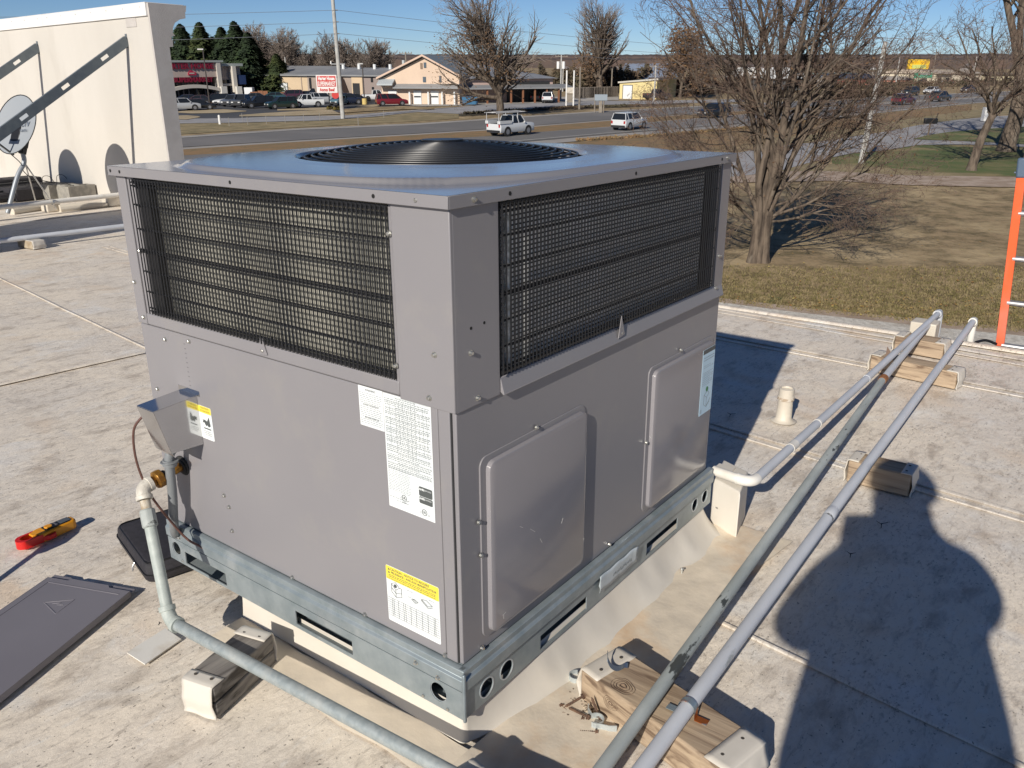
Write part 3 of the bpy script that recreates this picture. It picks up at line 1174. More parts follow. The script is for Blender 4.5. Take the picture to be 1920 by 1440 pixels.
# rigging notice
l3 = plate('rigging_label', .060, .2185, .2425, .387, WHITE_LBL, 'A', .0002, r=.004, label='white notice to riggers under a yellow band')
plate('yellow_band', .0605, .218, .352, .3862, YEL_LBL, 'A', .0009, .0002, r=.003, parent=l3)
letters('heading', 'CAUTION - NOTICE TO RIGGERS', .0078, INK, l3, (-.0014, .146, .3795), (0, -1, 0), (0, 0, 1), bold=.0001, width=.116)
letters('heading', 'PRUDENCE - AVIS AUX MANIPULATEUR', .0078, INK, l3, (-.0014, .1345, .3715), (0, -1, 0), (0, 0, 1), bold=.0001, width=.135)
tri_ = MB()
for z in (.3795, .3715):
    tri_.add([(-.0014, .2115, z - .003), (-.0014, .2055, z - .003), (-.0014, .2085, z + .003)], [(0, 1, 2)])
part('warning_triangle', tri_, INK, l3, smooth=0)
rows = []
for z in (.3645, .3605, .3555):
    rows += words(.07, .21 if z > .36 else .215, z, rng, .0013)
for k in range(9):
    rows.append((.062, .216, .305 - .0058 * k, .0006))
for y0, z in ((.155, .345), (.152, .329), (.09, .345)):
    rows += words(y0 - .02, y0, z, rng, .0008, .004)
lines('print', rows, INK, 'A', .0015, l3)
lines('table_rule', [(u - .0003, u + .0003, .282, .047) for u in (.203, .198, .184, .168, .162, .146, .130, .112, .095, .077, .073)], INK, 'A', .0016, l3)
dg_ = MB()


def lineA(pts, t=.0009):
    for (a, b_) in zip(pts, pts[1:]):
        dg_.bar((-.0016, a[0], a[1]), (-.0016, b_[0], b_[1]), t, .0002, (1, 0, 0))


lineA([(.203, .343), (.190, .350), (.178, .340), (.190, .331), (.203, .343), (.203, .322), (.190, .312), (.190, .331)])
lineA([(.190, .312), (.172, .318), (.172, .340), (.178, .340)])
lineA([(.203, .333), (.190, .322), (.172, .328)])
lineA([(.112, .338), (.098, .341), (.080, .332), (.094, .327), (.112, .338)])
lineA([(.112, .338), (.112, .335), (.094, .323), (.080, .328)])
lineA([(.142, .326), (.132, .329), (.122, .325), (.132, .320), (.142, .326)])
lineA([(.137, .328), (.127, .322)])
for k in range(16):
    a = k * math.pi / 8
dg_.tube([(-.0016, .191, .3405), (-.0018, .191, .3405)], .0045, 14)
part('diagram', dg_, INK, l3, smooth=0, kind='stuff')
# hot surface label
l4 = plate('hot_surface_label', .829, .884, .525, .617, WHITE_LBL, 'A', .0002, r=.004, label='small white hot-surface label with a yellow heading')
plate('yellow_band', .8295, .8835, .598, .6165, YEL_LBL, 'A', .0009, .0002, r=.003, parent=l4)
letters('heading', 'CAUTION', .0068, INK, l4, (-.0014, .8565, .6115), (0, -1, 0), (0, 0, 1), width=.036)
letters('heading', 'ATTENTION', .0068, RUST, l4, (-.0014, .8565, .6035), (0, -1, 0), (0, 0, 1), width=.041)
hd = MB()
ptsh = [(.842, .590), (.838, .566), (.846, .562), (.852, .566), (.858, .563), (.864, .572), (.872, .570), (.868, .576), (.872, .578), (.862, .580), (.851, .577)]
hd.add([(-.0015, a, b_) for a, b_ in ptsh], [tuple(range(len(ptsh)))])
hd.box(-.0016, .838, .5545, -.0014, .868, .5575)
part('pictogram', hd, INK, l4, smooth=0)
lines('print', words(.836, .872, .548, rng) + words(.836, .872, .543, rng) + words(.836, .865, .538, rng), INK, 'A', .0015, l4)
# instruction label on the right hatch
h2 = [o for o in AC.children if o.name.startswith('hatch')][1]
l5 = plate('instruction_label', 1.094, 1.178, .443, .652, BLUE_LBL, 'B', .0168, r=.001, label='tall pale blue instruction label on the right hatch')
plate('dark_band', 1.0945, 1.1775, .638, .6515, INK, 'B', .0175, .0002, r=.0008, parent=l5)
rows = []
for k, z in enumerate([.626, .618, .600, .594, .578, .573, .568, .562, .556, .550, .544, .538]):
    rows += words(1.10, 1.172 - (.02 if k % 3 == 2 else 0), z, rng, .0016 if k < 2 else .0009)
lines('print', rows, INK_SOFT, 'B', .0181, l5)
dg2 = MB()
for a, b_ in (((1.12, .505), (1.14, .515)), ((1.14, .515), (1.155, .505)), ((1.12, .505), (1.12, .475)), ((1.12, .475), (1.138, .463)), ((1.138, .463), (1.158, .475)), ((1.12, .505), (1.138, .493)), ((1.138, .493), (1.138, .463)), ((1.138, .493), (1.155, .505)), ((1.10, .463), (1.10, .45)), ((1.106, .463), (1.106, .45)), ((1.138, .463), (1.165, .485))):
    dg2.bar((a[0], -.0182, a[1]), (b_[0], -.0182, b_[1]), .0011, .0002, (0, 1, 0))
part('diagram', dg2, INK_SOFT, l5, smooth=0, kind='stuff')
part('green_disc', MB().tube([(1.138, -.0181, .521), (1.138, -.0183, .521)], .008, 14), mat('label_green', (.05, .22, .08), .5), l5)

# flue hood of thin bright steel, hung on the left face, open towards the back and below
hood = MB()
A_, B_, C_, D_ = (-.122, .885, .633), (-.122, .960, .633), (-.091, .957, .509), (-.091, .885, .510)
E_, F_, G_ = (-.001, .885, .640), (-.001, .962, .640), (-.001, .885, .505)
hood.quad(A_, B_, F_, E_)
hood.quad(A_, D_, C_, B_)
hood.quad(E_, G_, D_, A_)
hood.quad((-.001, .870, .640), (-.001, .870, .655), (-.001, .965, .655), (-.001, .965, .640))
hood.quad(D_, (-.085, .885, .500), (-.085, .93, .500), (-.091, .957, .509))
part('flue_hood', hood, CHROME, AC, solid=.0014, smooth=0, label='bright folded steel flue hood')


# ---------------------------------------------------------------- gas line and conduit at the left end of the unit
FR, RRt, UR = (TILT.inverted().to_3x3() @ fw), (TILT.inverted().to_3x3() @ rt), (TILT.inverted().to_3x3() @ up)


def RP(px, py, z=0):
    """place on the roof (or at a height above it) that the photograph shows here"""
    d = FR * F + RRt * (px - 960) - UR * (py - 720)
    return CAM_ROOF + d * ((z - CAM_ROOF.z) / d.z)


EL = V((-.122, 1.003, .392))
BT = RP(318, 1163, .098)
GP = thing('gas_pipe', 'grey gas pipe dropping from a brass union on the unit and crossing the front', 'gas pipe', (BT.x, BT.y, .05))
part('nipple', MB().tube([(-.002, 1.003, .409), (-.055, 1.003, .401)], .0125, 16), BRASS, GP, label='rust-coloured brass nipple')
part('grommet', MB().tube([(.003, 1.003, .410), (-.004, 1.003, .409)], .030, 22).tube([(-.004, 1.003, .409), (-.008, 1.003, .4085)], .022, 20), RUBBER, GP, bevel=.002)
part('nipple', MB().tube([(-.055, 1.003, .401), (-.063, 1.003, .400)], .017, 8), DARK, GP)
part('union', MB().tube([(-.063, 1.003, .400), (-.067, 1.003, .3995), (-.082, 1.003, .397), (-.086, 1.003, .3965)], [.021, .026, .026, .020], 8).tube([(-.086, 1.003, .3965), (-.098, 1.003, .395)], .015, 8), BRASS, GP, bevel=.0015)
dn = (BT - EL).normalized()
el = MB()
el.tube([(-.096, 1.003, .3952), (-.108, 1.003, .3935)], .021, 18)
arc = []
for k in range(9):
    t = k / 8
    arc.append(V((-.104, 1.003, .394)) * (1 - t) ** 2 + V((-.126, 1.003, .392)) * 2 * t * (1 - t) + (EL + dn * .028) * t ** 2)
el.tube(arc, .0185, 18)
el.tube([EL + dn * .022, EL + dn * .034], .0215, 18)
part('elbow', el, mat('white_painted_iron', (.60, .57, .50), .5, c2=(.50, .47, .41), vs=50, bump=.0012, bs=90), GP, bevel=.001)
part('coupling', MB().tube([EL + dn * .036, EL + dn * .060], .0135, 14), mat('stained_nipple', (.35, .28, .19), .6, c2=(.5, .46, .38), vs=50), GP)
part('coupling', MB().tube([EL + dn * .060, EL + dn * .064, EL + dn * .105, EL + dn * .109], [.017, .0195, .0195, .017], 12), OLD_PAINT, GP, bevel=.001)
lowd = (RP(500, 1268, .108) - BT)
lowd.z = .004
lowd.normalize()
part('riser', MB().tube([EL + dn * .10, BT - dn * .03], .0150, 20), mat('grey_green_pipe', (.42, .46, .43), .55, c2=(.35, .39, .365), vs=40, vd=5, bump=.0008, bs=60), GP)
e2 = MB()
a_, c2_ = BT - dn * .032, BT + lowd * .032
arc = [a_ * (1 - t) ** 2 + BT * 2 * t * (1 - t) + c2_ * t ** 2 for t in [k / 8 for k in range(9)]]
e2.tube(arc, .0175, 18)
e2.tube([a_ - dn * .006, a_ + dn * .008], .021, 18)
e2.tube([c2_ - lowd * .008, c2_ + lowd * .006], .021, 18)
part('elbow', e2, bpy.data.materials['grey_green_pipe'], GP, bevel=.001)
END = RP(830, 1441, .115)
dir2 = (END - c2_)
part('long_pipe', MB().tube([c2_, END, END + dir2.normalized() * .9], .0152, 20), GALV_PIPE, GP, label='long galvanised length lying across the front')

CN = thing('electrical_conduit', 'grey conduit bent down behind the gas pipe at the left end of the unit', 'conduit', (-.04, 1.05, .1))
cp = [(-.004, .960, .482), (-.035, .964, .486), (-.052, .968, .470), (-.055, .972, .43), (-.050, .99, .34), (-.045, 1.015, .25), (-.02, 1.06, .185), (.03, 1.10, .16)]
cs = []
for i in range(len(cp) - 1):
    for t in (0, .25, .5, .75):
        p0, p1, p2, p3 = [V(cp[max(0, min(len(cp) - 1, j))]) for j in (i - 1, i, i + 1, i + 2)]
        cs.append(.5 * ((2 * p1) + (p2 - p0) * t + (2 * p0 - 5 * p1 + 4 * p2 - p3) * t * t + (3 * p1 - p0 - 3 * p2 + p3) * t ** 3))
cs.append(V(cp[-1]))
part('tube', MB().tube(cs, .0125, 16), GREY_CONDUIT, CN)
part('compression_ring', MB().tube([(-.053, .969, .456), (-.0545, .971, .440)], .019, 18).ring((-.054, .970, .450), (0, .05, 1), .019, .024, .003, 20), GREY_CONDUIT, CN, bevel=.001)


def smoothline(cp, k=5):
    out = []
    for i in range(len(cp) - 1):
        for s_ in range(k):
            t = s_ / k
            p0, p1, p2, p3 = [V(cp[max(0, min(len(cp) - 1, j))]) for j in (i - 1, i, i + 1, i + 2)]
            out.append(.5 * ((2 * p1) + (p2 - p0) * t + (2 * p0 - 5 * p1 + 4 * p2 - p3) * t * t + (3 * p1 - p0 - 3 * p2 + p3) * t ** 3))
    out.append(V(cp[-1]))
    return out


cl = smoothline([(-.095, .99, .59), (-.115, 1.012, .55), (-.118, 1.018, .46), (-.10, 1.01, .36), (-.065, .995, .27), (-.035, .975, .205), (-.016, .93, .182), (-.002, .86, .150), (.0, .84, .13)])
single('copper_line', MB().tube(cl, .0033, 8), COPPER, 'thin brown tube looping from the flue hood past the gas pipe down to the rail', 'tube')

# ---------------------------------------------------------------- loose service panel, meter and bag
PC = [RP(104, 1072, .022), RP(256, 1098, .022)]
u_ = (PC[1] - PC[0])
Wp = u_.length
u_.normalize()
v_ = V((-.921, -.389, 0))
v_ = (v_ - u_ * v_.dot(u_)).normalized()
O_ = PC[0]
Lp = .78
SP = thing('service_panel', 'flat taupe service panel lying loose on the roof at the lower left', 'metal panel', (O_ + u_ * Wp / 2 + v_ * Lp / 2 - V((0, 0, .022))))


def pf_(a, b, z):
    p = O_ + u_ * a + v_ * b
    return (p.x, p.y, z)


TAUPE_PANEL = mat('taupe_panel', (.20, .19, .21), .38, c2=(.185, .175, .195), vs=2, bump=.0002, bs=9)
pb = MB()
pb.prism([(0, .028), (.07, .028), (.08, .018), (.205, .018), (.215, .028), (Wp, .028), (Wp, Lp), (0, Lp)][::-1], lambda a, b, t: pf_(a, b, t), .018, .021)
part('sheet', pb, TAUPE_PANEL, SP)
pb = MB()
for (a0, b0, a1, b1) in ((0, .028, 0, Lp), (Wp, .028, Wp, Lp), (0, Lp, Wp, Lp)):
    p, q = V(pf_(a0, b0, .012)), V(pf_(a1, b1, .012))
    pb.bar(p, q, .002, .019)
part('folded_edge', pb, TAUPE_PANEL, SP, bevel=.0006)
pb = MB()
pb.prism([(0, .004), (.06, .004), (.078, .017), (.20, .017), (.214, .006), (Wp, .006), (Wp, .0275), (.21, .0275), (.2, .0177), (.085, .0177), (.075, .0275), (0, .0275)][::-1], lambda a, b, t: pf_(a, b, t), .0120, .0142)
part('hem', pb, TAUPE_PANEL, SP, bevel=.0006)
part('raised_line', MB().bar(pf_(.02, .05, .0213), pf_(.02, Lp - .02, .0213), .0035, .0015).bar(pf_(.02, .05, .0213), pf_(Wp - .02, .05, .0213), .0035, .0015), TAUPE_PANEL, SP, bevel=.0005)
tr_ = MB()
tc_ = (.135, .135)
tp_ = [(tc_[0] - .045, tc_[1] + .004), (tc_[0] + .028, tc_[1] - .030), (tc_[0] + .028, tc_[1] + .040)]
for i in range(3):
    tr_.bar(pf_(*tp_[i], .0212), pf_(*tp_[(i + 1) % 3], .0212), .0028, .0016)
bz = [(.117, .137), (.138, .128), (.134, .139), (.152, .134)]
for i in range(3):
    tr_.bar(pf_(*bz[i], .0212), pf_(*bz[i + 1], .0212), .0028, .0014)
part('embossed_triangle', tr_, TAUPE_PANEL, SP, bevel=.0004)
pl = MB()
pl.prism([(.035, .395), (.135, .395), (.135, .53), (.035, .53)][::-1], lambda a, b, t: pf_(a, b, t), .0211, .0216)
plb = part('label', pl, WHITE_LBL, SP, smooth=0)
pr_ = MB()
for k in range(18):
    b__ = .402 + .0068 * k
    pr_.bar(pf_(.04, b__, .0218), pf_(.128 - .02 * rng.random(), b__, .0218), .0014, .0001)
part('print', pr_, INK_SOFT, plb, smooth=0, kind='stuff')

# clamp meter
m0, m1 = RP(38, 1020, .02), RP(128, 982, .02)
md = (m1 - m0).normalized()
ms = V((0, 0, 1)).cross(md)
MT = thing('clamp_meter', 'yellow clamp meter with red jaw and black keypad lying on the roof', 'clamp meter', ((m0 + m1) / 2 - V((0, 0, .02))))
ML = (m1 - m0).length + .02


def mf(a, b, z):
    p = m0 + md * a + ms * b
    return (p.x, p.y, z)


YELLOW = mat('meter_yellow', (.80, .33, .012), .4, c2=(.70, .30, .02), vs=30)
RED = mat('meter_red', (.62, .015, .012), .35)
bd = MB()
bd.prism([(.052, -.024), (.07, -.027), (.10, -.0235), (ML - .01, -.022), (ML, -.014), (ML, .014), (ML - .01, .022), (.10, .0235), (.07, .027), (.052, .024)], lambda a, b, t: mf(a, b, t), .003, .036)
part('body', bd, YELLOW, MT, bevel=.005)
bd = MB()
bd.prism([(.077, -.017), (ML - .022, -.017), (ML - .016, -.010), (ML - .016, .010), (ML - .022, .017), (.077, .017)], lambda a, b, t: mf(a, b, t), .0355, .0385)
part('keypad', bd, BLACK, MT, bevel=.002)
bd = MB()
bd.prism([(.128, -.013), (.163, -.013), (.163, .013), (.128, .013)], lambda a, b, t: mf(a, b, t), .0383, .0395)
part('display', bd, mat('display_grey', (.10, .11, .12), .15), MT, bevel=.001)
part('dial', MB().tube([mf(.093, 0, .038), mf(.093, 0, .0425)], .0125, 20), YELLOW, MT, bevel=.001)
for b in (-.008, 0, .008):
    part('key', MB().obox(mf(.117, b, .0395), md * .003, ms * .0028, V((0, 0, .001))), mat('key_grey', (.12, .12, .14), .5) if b < -.001 else bpy.data.materials['key_grey'], MT)
jw = MB()
oj = [(.062, -.026)] + [(.026 + .038 * -math.cos(R(a)), .030 * -math.sin(R(a))) for a in range(60, -61, -12)] + [(.062, .026)]
ij = [(.062, .016)] + [(.030 + .028 * -math.cos(R(a)), .0195 * math.sin(R(a))) for a in range(60, -61, -12)] + [(.062, -.016)]
n = len(oj)
ijr = ij[::-1]
jw.add([mf(a, b, .006) for a, b in oj] + [mf(a, b, .033) for a, b in oj] + [mf(a, b, .006) for a, b in ijr] + [mf(a, b, .033) for a, b in ijr],
       [(i, i + 1, n + i + 1, n + i) for i in range(n - 1)] + [(2 * n + i + 1, 2 * n + i, 3 * n + i, 3 * n + i + 1) for i in range(n - 1)] + [(n + i, n + i + 1, 3 * n + i + 1, 3 * n + i) for i in range(n - 1)] + [(i + 1, i, 2 * n + i, 2 * n + i + 1) for i in range(n - 1)])
part('jaw', jw, RED, MT, smooth=40)
part('trigger', MB().prism([(.060, .024), (.105, .0225), (.098, .034), (.075, .036)], lambda a, b, t: mf(a, -b, t), .008, .026), RED, MT, bevel=.003)
part('guard_tip', MB().prism([(.035, -.012), (.066, -.020), (.066, .020), (.035, .012)][::1], lambda a, b, t: mf(a, b, t), .030, .0365), YELLOW, MT, bevel=.002)

# invented paddle, added beyond the left border only to cast the shadow beside the meter
hz = V((.866, .188, -.463))


def from_shadow(x, y, h):
    return V((x, y, 0)) - hz * (h / .463)


SC = thing('shadow_paddle', 'long-handled scraper on a weighted foot beyond the left border, shading the meter\'s side', 'shadow_paddle', (-1.15, 1.3, 0))
ha, hb_s = from_shadow(-.80, 1.335, .16), from_shadow(-.20, 1.630, .20)
part('handle', MB().tube([ha, hb_s], .0105, 10), BLACK, SC)
part('foot', MB().box(ha.x - .10, ha.y - .08, 0, ha.x + .02, ha.y + .08, .19), RUBBER, SC, bevel=.01)
bl = MB()
ed_ = [(-.215, 1.632), (-.17, 1.615), (-.10, 1.62), (-.045, 1.650), (-.012, 1.69), (-.035, 1.70), (-.08, 1.694), (-.16, 1.668)]
bl.add([tuple(from_shadow(x, y, .200)) for x, y in ed_] + [tuple(from_shadow(x, y, .204)) for x, y in ed_], [tuple(range(8))[::-1], tuple(range(8, 16))] + [(i, (i + 1) % 8, 8 + (i + 1) % 8, 8 + i) for i in range(8)])
part('blade', bl, ALU, SC)

# black tool bag
BG = thing('tool_bag', 'flat black zipped nylon bag half under the left end of the unit', 'bag', (.065, 1.30, 0))
an = R(-14)
bc, bs_ = math.cos(an), math.sin(an)


def bf(a, b, z):
    return (.068 + a * bc - b * bs_, 1.295 + a * bs_ + b * bc, z)


bb = MB()
N_ = 16
for k, (z, s_) in enumerate(((.004, .97), (.01, 1), (.028, 1.015), (.032, 1.02), (.036, 1.015), (.055, 1.0), (.064, .965), (.068, .88))):
    for (a, b) in rrect(-.105 * s_, .105 * s_, -.165 * s_, .165 * s_, .028, 3):
        sag = .006 * noise.noise(V((a * 14, b * 14, 2))) if z > .05 else 0
        bb.v.append(bf(a, b, z + sag))
for k in range(7):
    for i in range(N_):
        j = (i + 1) % N_
        bb.f.append((k * N_ + i, k * N_ + j, (k + 1) * N_ + j, (k + 1) * N_ + i))
bb.f.append(tuple(7 * N_ + i for i in range(N_)))
part('bag_body', bb, CLOTH_BLACK, BG, smooth=50)
zp = MB()
zl = [bf(a, b, .033) for a, b in rrect(-.1085, .1085, -.1695, .1695, .028, 3)]
zp.tube(zl + [zl[0]], .0024, 6)
zl = [bf(a, b, .0655) for a, b in rrect(-.098, .098, -.157, .157, .026, 3)]
zp.tube(zl + [zl[0]], .003, 6)
part('zip', zp, BLACK, BG)
part('zip_pull', MB().tube([bf(-.112, -.06, .034), bf(-.121, -.062, .022), bf(-.122, -.065, .010), bf(-.117, -.057, .012), bf(-.112, -.055, .032)], .0016, 6), ALU, BG)


# ---------------------------------------------------------------- timber pipe blocks with folded cream end caps
def block(name, label, c, d, L_, W_, H_, wmat, caps=(1, 1), flare=1.0, group='timber blocks under the roof pipes', splits=0, holes=True, capl=.035, bow=.006):
    """c: centre on the roof, d: long direction"""
    c, d = V((c[0], c[1], 0)), V((d[0], d[1], 0)).normalized()
    s_ = V((-d.y, d.x, 0))
    t = thing(name, label, 'pipe support', c, group)
    m_ = MB()
    if splits:
        m_.obox(c + V((0, 0, H_ * .25 + .003)), d * L_ / 2, s_ * W_ / 2, V((0, 0, H_ * .25 - .0012)))
        part('timber', m_, wmat, t, bevel=.004)
        m_ = MB()
        m_.obox(c + V((0, 0, H_ * .75 + .003)), d * L_ / 2 * .998, s_ * W_ / 2 * .985, V((0, 0, H_ * .25 - .0012)))
        part('timber', m_, wmat, t, bevel=.004)
    else:
        m_.obox(c + V((0, 0, H_ / 2 + .003)), d * L_ / 2, s_ * W_ / 2, V((0, 0, H_ / 2)))
        part('timber', m_, wmat, t, bevel=.006)
    for e, on in ((1, caps[0]), (-1, caps[1])):
        if not on:
            continue
        cp_ = MB()
        w2 = W_ / 2 * 1.02

        def cf(u, v, e=e):
            # u across, v along: from the top lip round the end down to a small foot
            path = [(L_ / 2 - capl * on, H_ + .0048), (L_ / 2 - .006, H_ + .0052), (L_ / 2 + .002, H_ + .003), (L_ / 2 + .0045, H_ - .006), (L_ / 2 + .005 + bow, H_ * .5), (L_ / 2 + .005, .012), (L_ / 2 + .007, .004)]
            x = v * (len(path) - 1)
            i = min(int(x), len(path) - 2)
            f_ = x - i
            a = path[i][0] * (1 - f_) + path[i + 1][0] * f_
            z = path[i][1] * (1 - f_) + path[i + 1][1] * f_
            ww = w2 * (1 - .06 * math.sin(math.pi * v) * flare)
            wob = .0015 * math.sin(9 * u + 5 * v)
            p = c + d * e * (a + wob * (v > .5)) + s_ * ww * (2 * u - 1)
            return (p.x, p.y, z)
        cp_.grid(8, 24, cf)
        o_ = part('end_cap', cp_, CREAM_CLEAN, t, smooth=60, solid=.0022)
        if holes:
            nb = MB()
            for q in (-.5, .5):
                p = c + d * e * (L_ / 2 - capl * on * .62) + s_ * w2 * q + V((0, 0, H_ + .0066))
                nb.tube([p - V((0, 0, .001)), p + V((0, 0, .0006))], .0042, 10)
            part('nail_head', nb, mat('nail_dark', (.07, .06, .05), .6) if 'nail_dark' not in bpy.data.materials else bpy.data.materials['nail_dark'], o_)
    return t


A1, A2 = V((-.30, .60, 0)), V((-.075, .60, 0))
F_ax = (RP(470, 1183, .09) - RP(355, 1282, .09)).normalized()
Fc = (RP(330, 1268, .09) + RP(392, 1285, .09) + RP(465, 1176, .09) + RP(520, 1198, .09)) / 4
block('pipe_block', 'weathered dark grey timber block with cream ends, under the pipe left of the unit', (Fc.x, Fc.y), (F_ax.x, F_ax.y), .215, .092, .088, WOOD_OLD, splits=1)
# block beneath the near right pipes: a long pale one
p1, p2, p3 = RP(1100, 1255, .09), RP(1155, 1212, .09), RP(1395, 1370, .09)
ax = (p3 - p2)
ax.z = 0
axn = ax.normalized()
ctr = (p1 + p2) / 2 + axn * .205
block('pipe_block', 'knotty pale pine block with cream ends under the two pipes at the lower right', (ctr.x, ctr.y), (axn.x, axn.y), .415, .135, .086, WOOD_NEW, capl=.055, bow=.012)
kb = [o_ for o_ in bpy.data.objects if o_.name == 'pipe_block.001'][0]
sdn = V((-axn.y, axn.x, 0))
if sdn.dot(V((-1, -1, 0))) < 0:
    sdn = -sdn
kt = RP(1168, 1287, .0905)
ks = RP(1146, 1318, .055)
off_ = (ks - ctr).dot(sdn)
ks = ks + sdn * (.0685 - off_)
for (kc, nu, nv_, k0) in ((kt, axn, sdn, 1.0), (V((ks.x, ks.y, .055)), axn, V((0, 0, 1)), .7)):
    km = MB()
    nn_ = nu.cross(nv_).normalized()
    if nn_.dot(V((0, 0, 1)) if k0 == 1.0 else sdn) < 0:
        nn_ = -nn_
    for r_, w_ in ((.006, .004), (.013, .0016), (.018, .0012), (.0235, .001)):
        pts_ = [kc + nu * (r_ * 1.3 * k0 * math.cos(t * .3)) + nv_ * (r_ * k0 * math.sin(t * .3) * (1 + .1 * math.sin(t))) for t in range(22)]
        km.tube(pts_, w_ * .5 * k0, 4)
    part('knot', km, bpy.data.materials.get('knot_brown') or mat('knot_brown', (.11, .07, .045), .8, c2=(.22, .15, .10), vs=60), kb)
q1, q2 = RP(1640, 668, .085), RP(1794, 700, .085)
m_ = (q1 + q2) / 2
block('pipe_block', 'pale timber block under the three pipes, nearer of the pair before the roof edge', (m_.x + .05, m_.y), (q1.x - q2.x, q1.y - q2.y), .415, .11, .086, WOOD_NEW, capl=.05)
q1, q2 = RP(1700, 632, .085), RP(1758, 640, .085)
block('pipe_block', 'short pale timber block farther along, just short of the roof edge', ((q1.x + q2.x) / 2 + .02, (q1.y + q2.y) / 2 - .0), (q1.x - q2.x + .02, q1.y - q2.y), .25, .13, .086, WOOD_NEW, capl=.045)
q1, q2 = RP(1622, 862, .085), RP(1690, 878, .085)
block('pipe_block', 'timber block with cream caps under the right-hand pipe, at the head of the photographer\'s shadow', ((q1.x + q2.x) / 2, (q1.y + q2.y) / 2), (q1.x - q2.x, q1.y - q2.y), .215, .105, .086, WOOD_NEW)
gp_ = RP(905, 1480, .1)
block('pipe_block', 'timber block just below the picture that carries the end of the galvanised gas pipe', (-.175, -.215), (.25, 1), .24, .10, .10, WOOD_OLD)

# tall cream box at the corner of the unit that carries the drain pipe
BX = thing('pipe_stand', 'tall cream membrane-wrapped box standing at the right corner of the unit', 'pipe support', (1.32, -.06, 0))
bx = MB()
qa, qb, qd = V((1.216, -.124, 0)), V((1.262, -.012, 0)), V((1.385, -.085, 0))
qc = qb + (qd - qa)
HB = .168
bq = [qa, qd, qc, qb]
bx.add([tuple(q) for q in bq] + [tuple(q + V((0, 0, HB - .012))) for q in bq] + [tuple(q * .93 + (qa + qb + qc + qd) / 4 * .07 + V((0, 0, HB))) for q in bq],
       [(0, 1, 5, 4), (1, 2, 6, 5), (2, 3, 7, 6), (3, 0, 4, 7), (4, 5, 9, 8), (5, 6, 10, 9), (6, 7, 11, 10), (7, 4, 8, 11), (8, 9, 10, 11)])
part('wrapped_box', bx, CREAM_CLEAN, BX, bevel=.004)
part('fold', MB().obox((1.335, -.01, HB + .002), (.045, 0, 0), (0, .03, 0), (0, 0, .002)), CREAM_CLEAN, BX, bevel=.001)
part('screw', MB().tube([(1.2325, -.04, .085), (1.225, -.046, .085)], .0013, 6), SCREW, BX)

# ---------------------------------------------------------------- long pipes
RPV = .0205
e1 = RP(1409, 906, HB + .022)
DP = thing('drain_pipe', 'white and grey plastic pipe from the cream box to the edge, left of three', 'pipe', (e1.x, e1.y, .15))
a_ = RP(1338, 882, HB + .022)
arm = (a_ - e1).normalized()
part('short_arm', MB().tube([a_, e1 + arm * .03], .0165, 18), PVC, DP, label='short white arm lying over the box')
far1 = RP(1752, 592, .145)
far1 = V((4.16, far1.y, .135))
rd = (far1 - e1).normalized()
arc = [(e1 + arm * .045) * (1 - t) ** 2 + e1 * 2 * t * (1 - t) + (e1 + rd * .045) * t * t for t in [k / 8 for k in range(9)]]
part('elbow', MB().tube(arc, .0180, 18).tube([e1 + arm * .044, e1 + arm * .050], .0190, 18), PVC, DP)
part('long_pipe', MB().tube([e1 + rd * .04, far1], .0155, 20), PALE_PIPE, DP)
for s_ in (.36, .66, 1.35):
    part('joint_ring', MB().tube([e1 + rd * s_, e1 + rd * (s_ + (.012 if s_ > .6 else .05))], .0172, 18), PVC if s_ < .7 else PALE_PIPE, DP)
part('end_elbow', MB().tube([far1 - rd * .02, far1 + rd * .02, far1 + rd * .035 - V((0, 0, .02)), far1 + rd * .037 - V((0, 0, .12)), far1 + rd * .037 - V((0, 0, 5.6))], .021, 18), PALE_PIPE, DP)

g0, g1 = RP(1130, 1440, .118), RP(1655, 712, .118)
gd = (g1 - g0).normalized()
GA = thing('galvanised_pipe', 'weathered greenish-grey pipe with scraped paint, middle one of the three long pipes', 'pipe', (g0.x, g0.y, .1))
part('long_pipe', MB().tube([g0 - gd * 1.9, g1 - gd * .02], .0158, 22), OLD_PAINT, GA, label='weathered greenish length with dark scrapes')
gf = RP(1756, 590, .128)
gf = V((4.17, gf.y, .128))
gd2 = (gf - g1).normalized()
part('rusty_coupling', MB().tube([g1 - gd * .02, g1 + gd * .005, g1 + gd2 * .03], [.0175, .0195, .0195], 18), RUST, GA)
part('end_length', MB().tube([g1 + gd2 * .02, gf], .0160, 22), PALE_PIPE, GA, label='pale painted length towards the roof edge')
part('end_elbow', MB().tube([gf - gd2 * .01, gf + gd2 * .02, gf + gd2 * .032 - V((0, 0, .02)), gf + gd2 * .035 - V((0, 0, .15)), gf + gd2 * .035 - V((0, 0, 5.6))], .023, 18), PVC, GA)

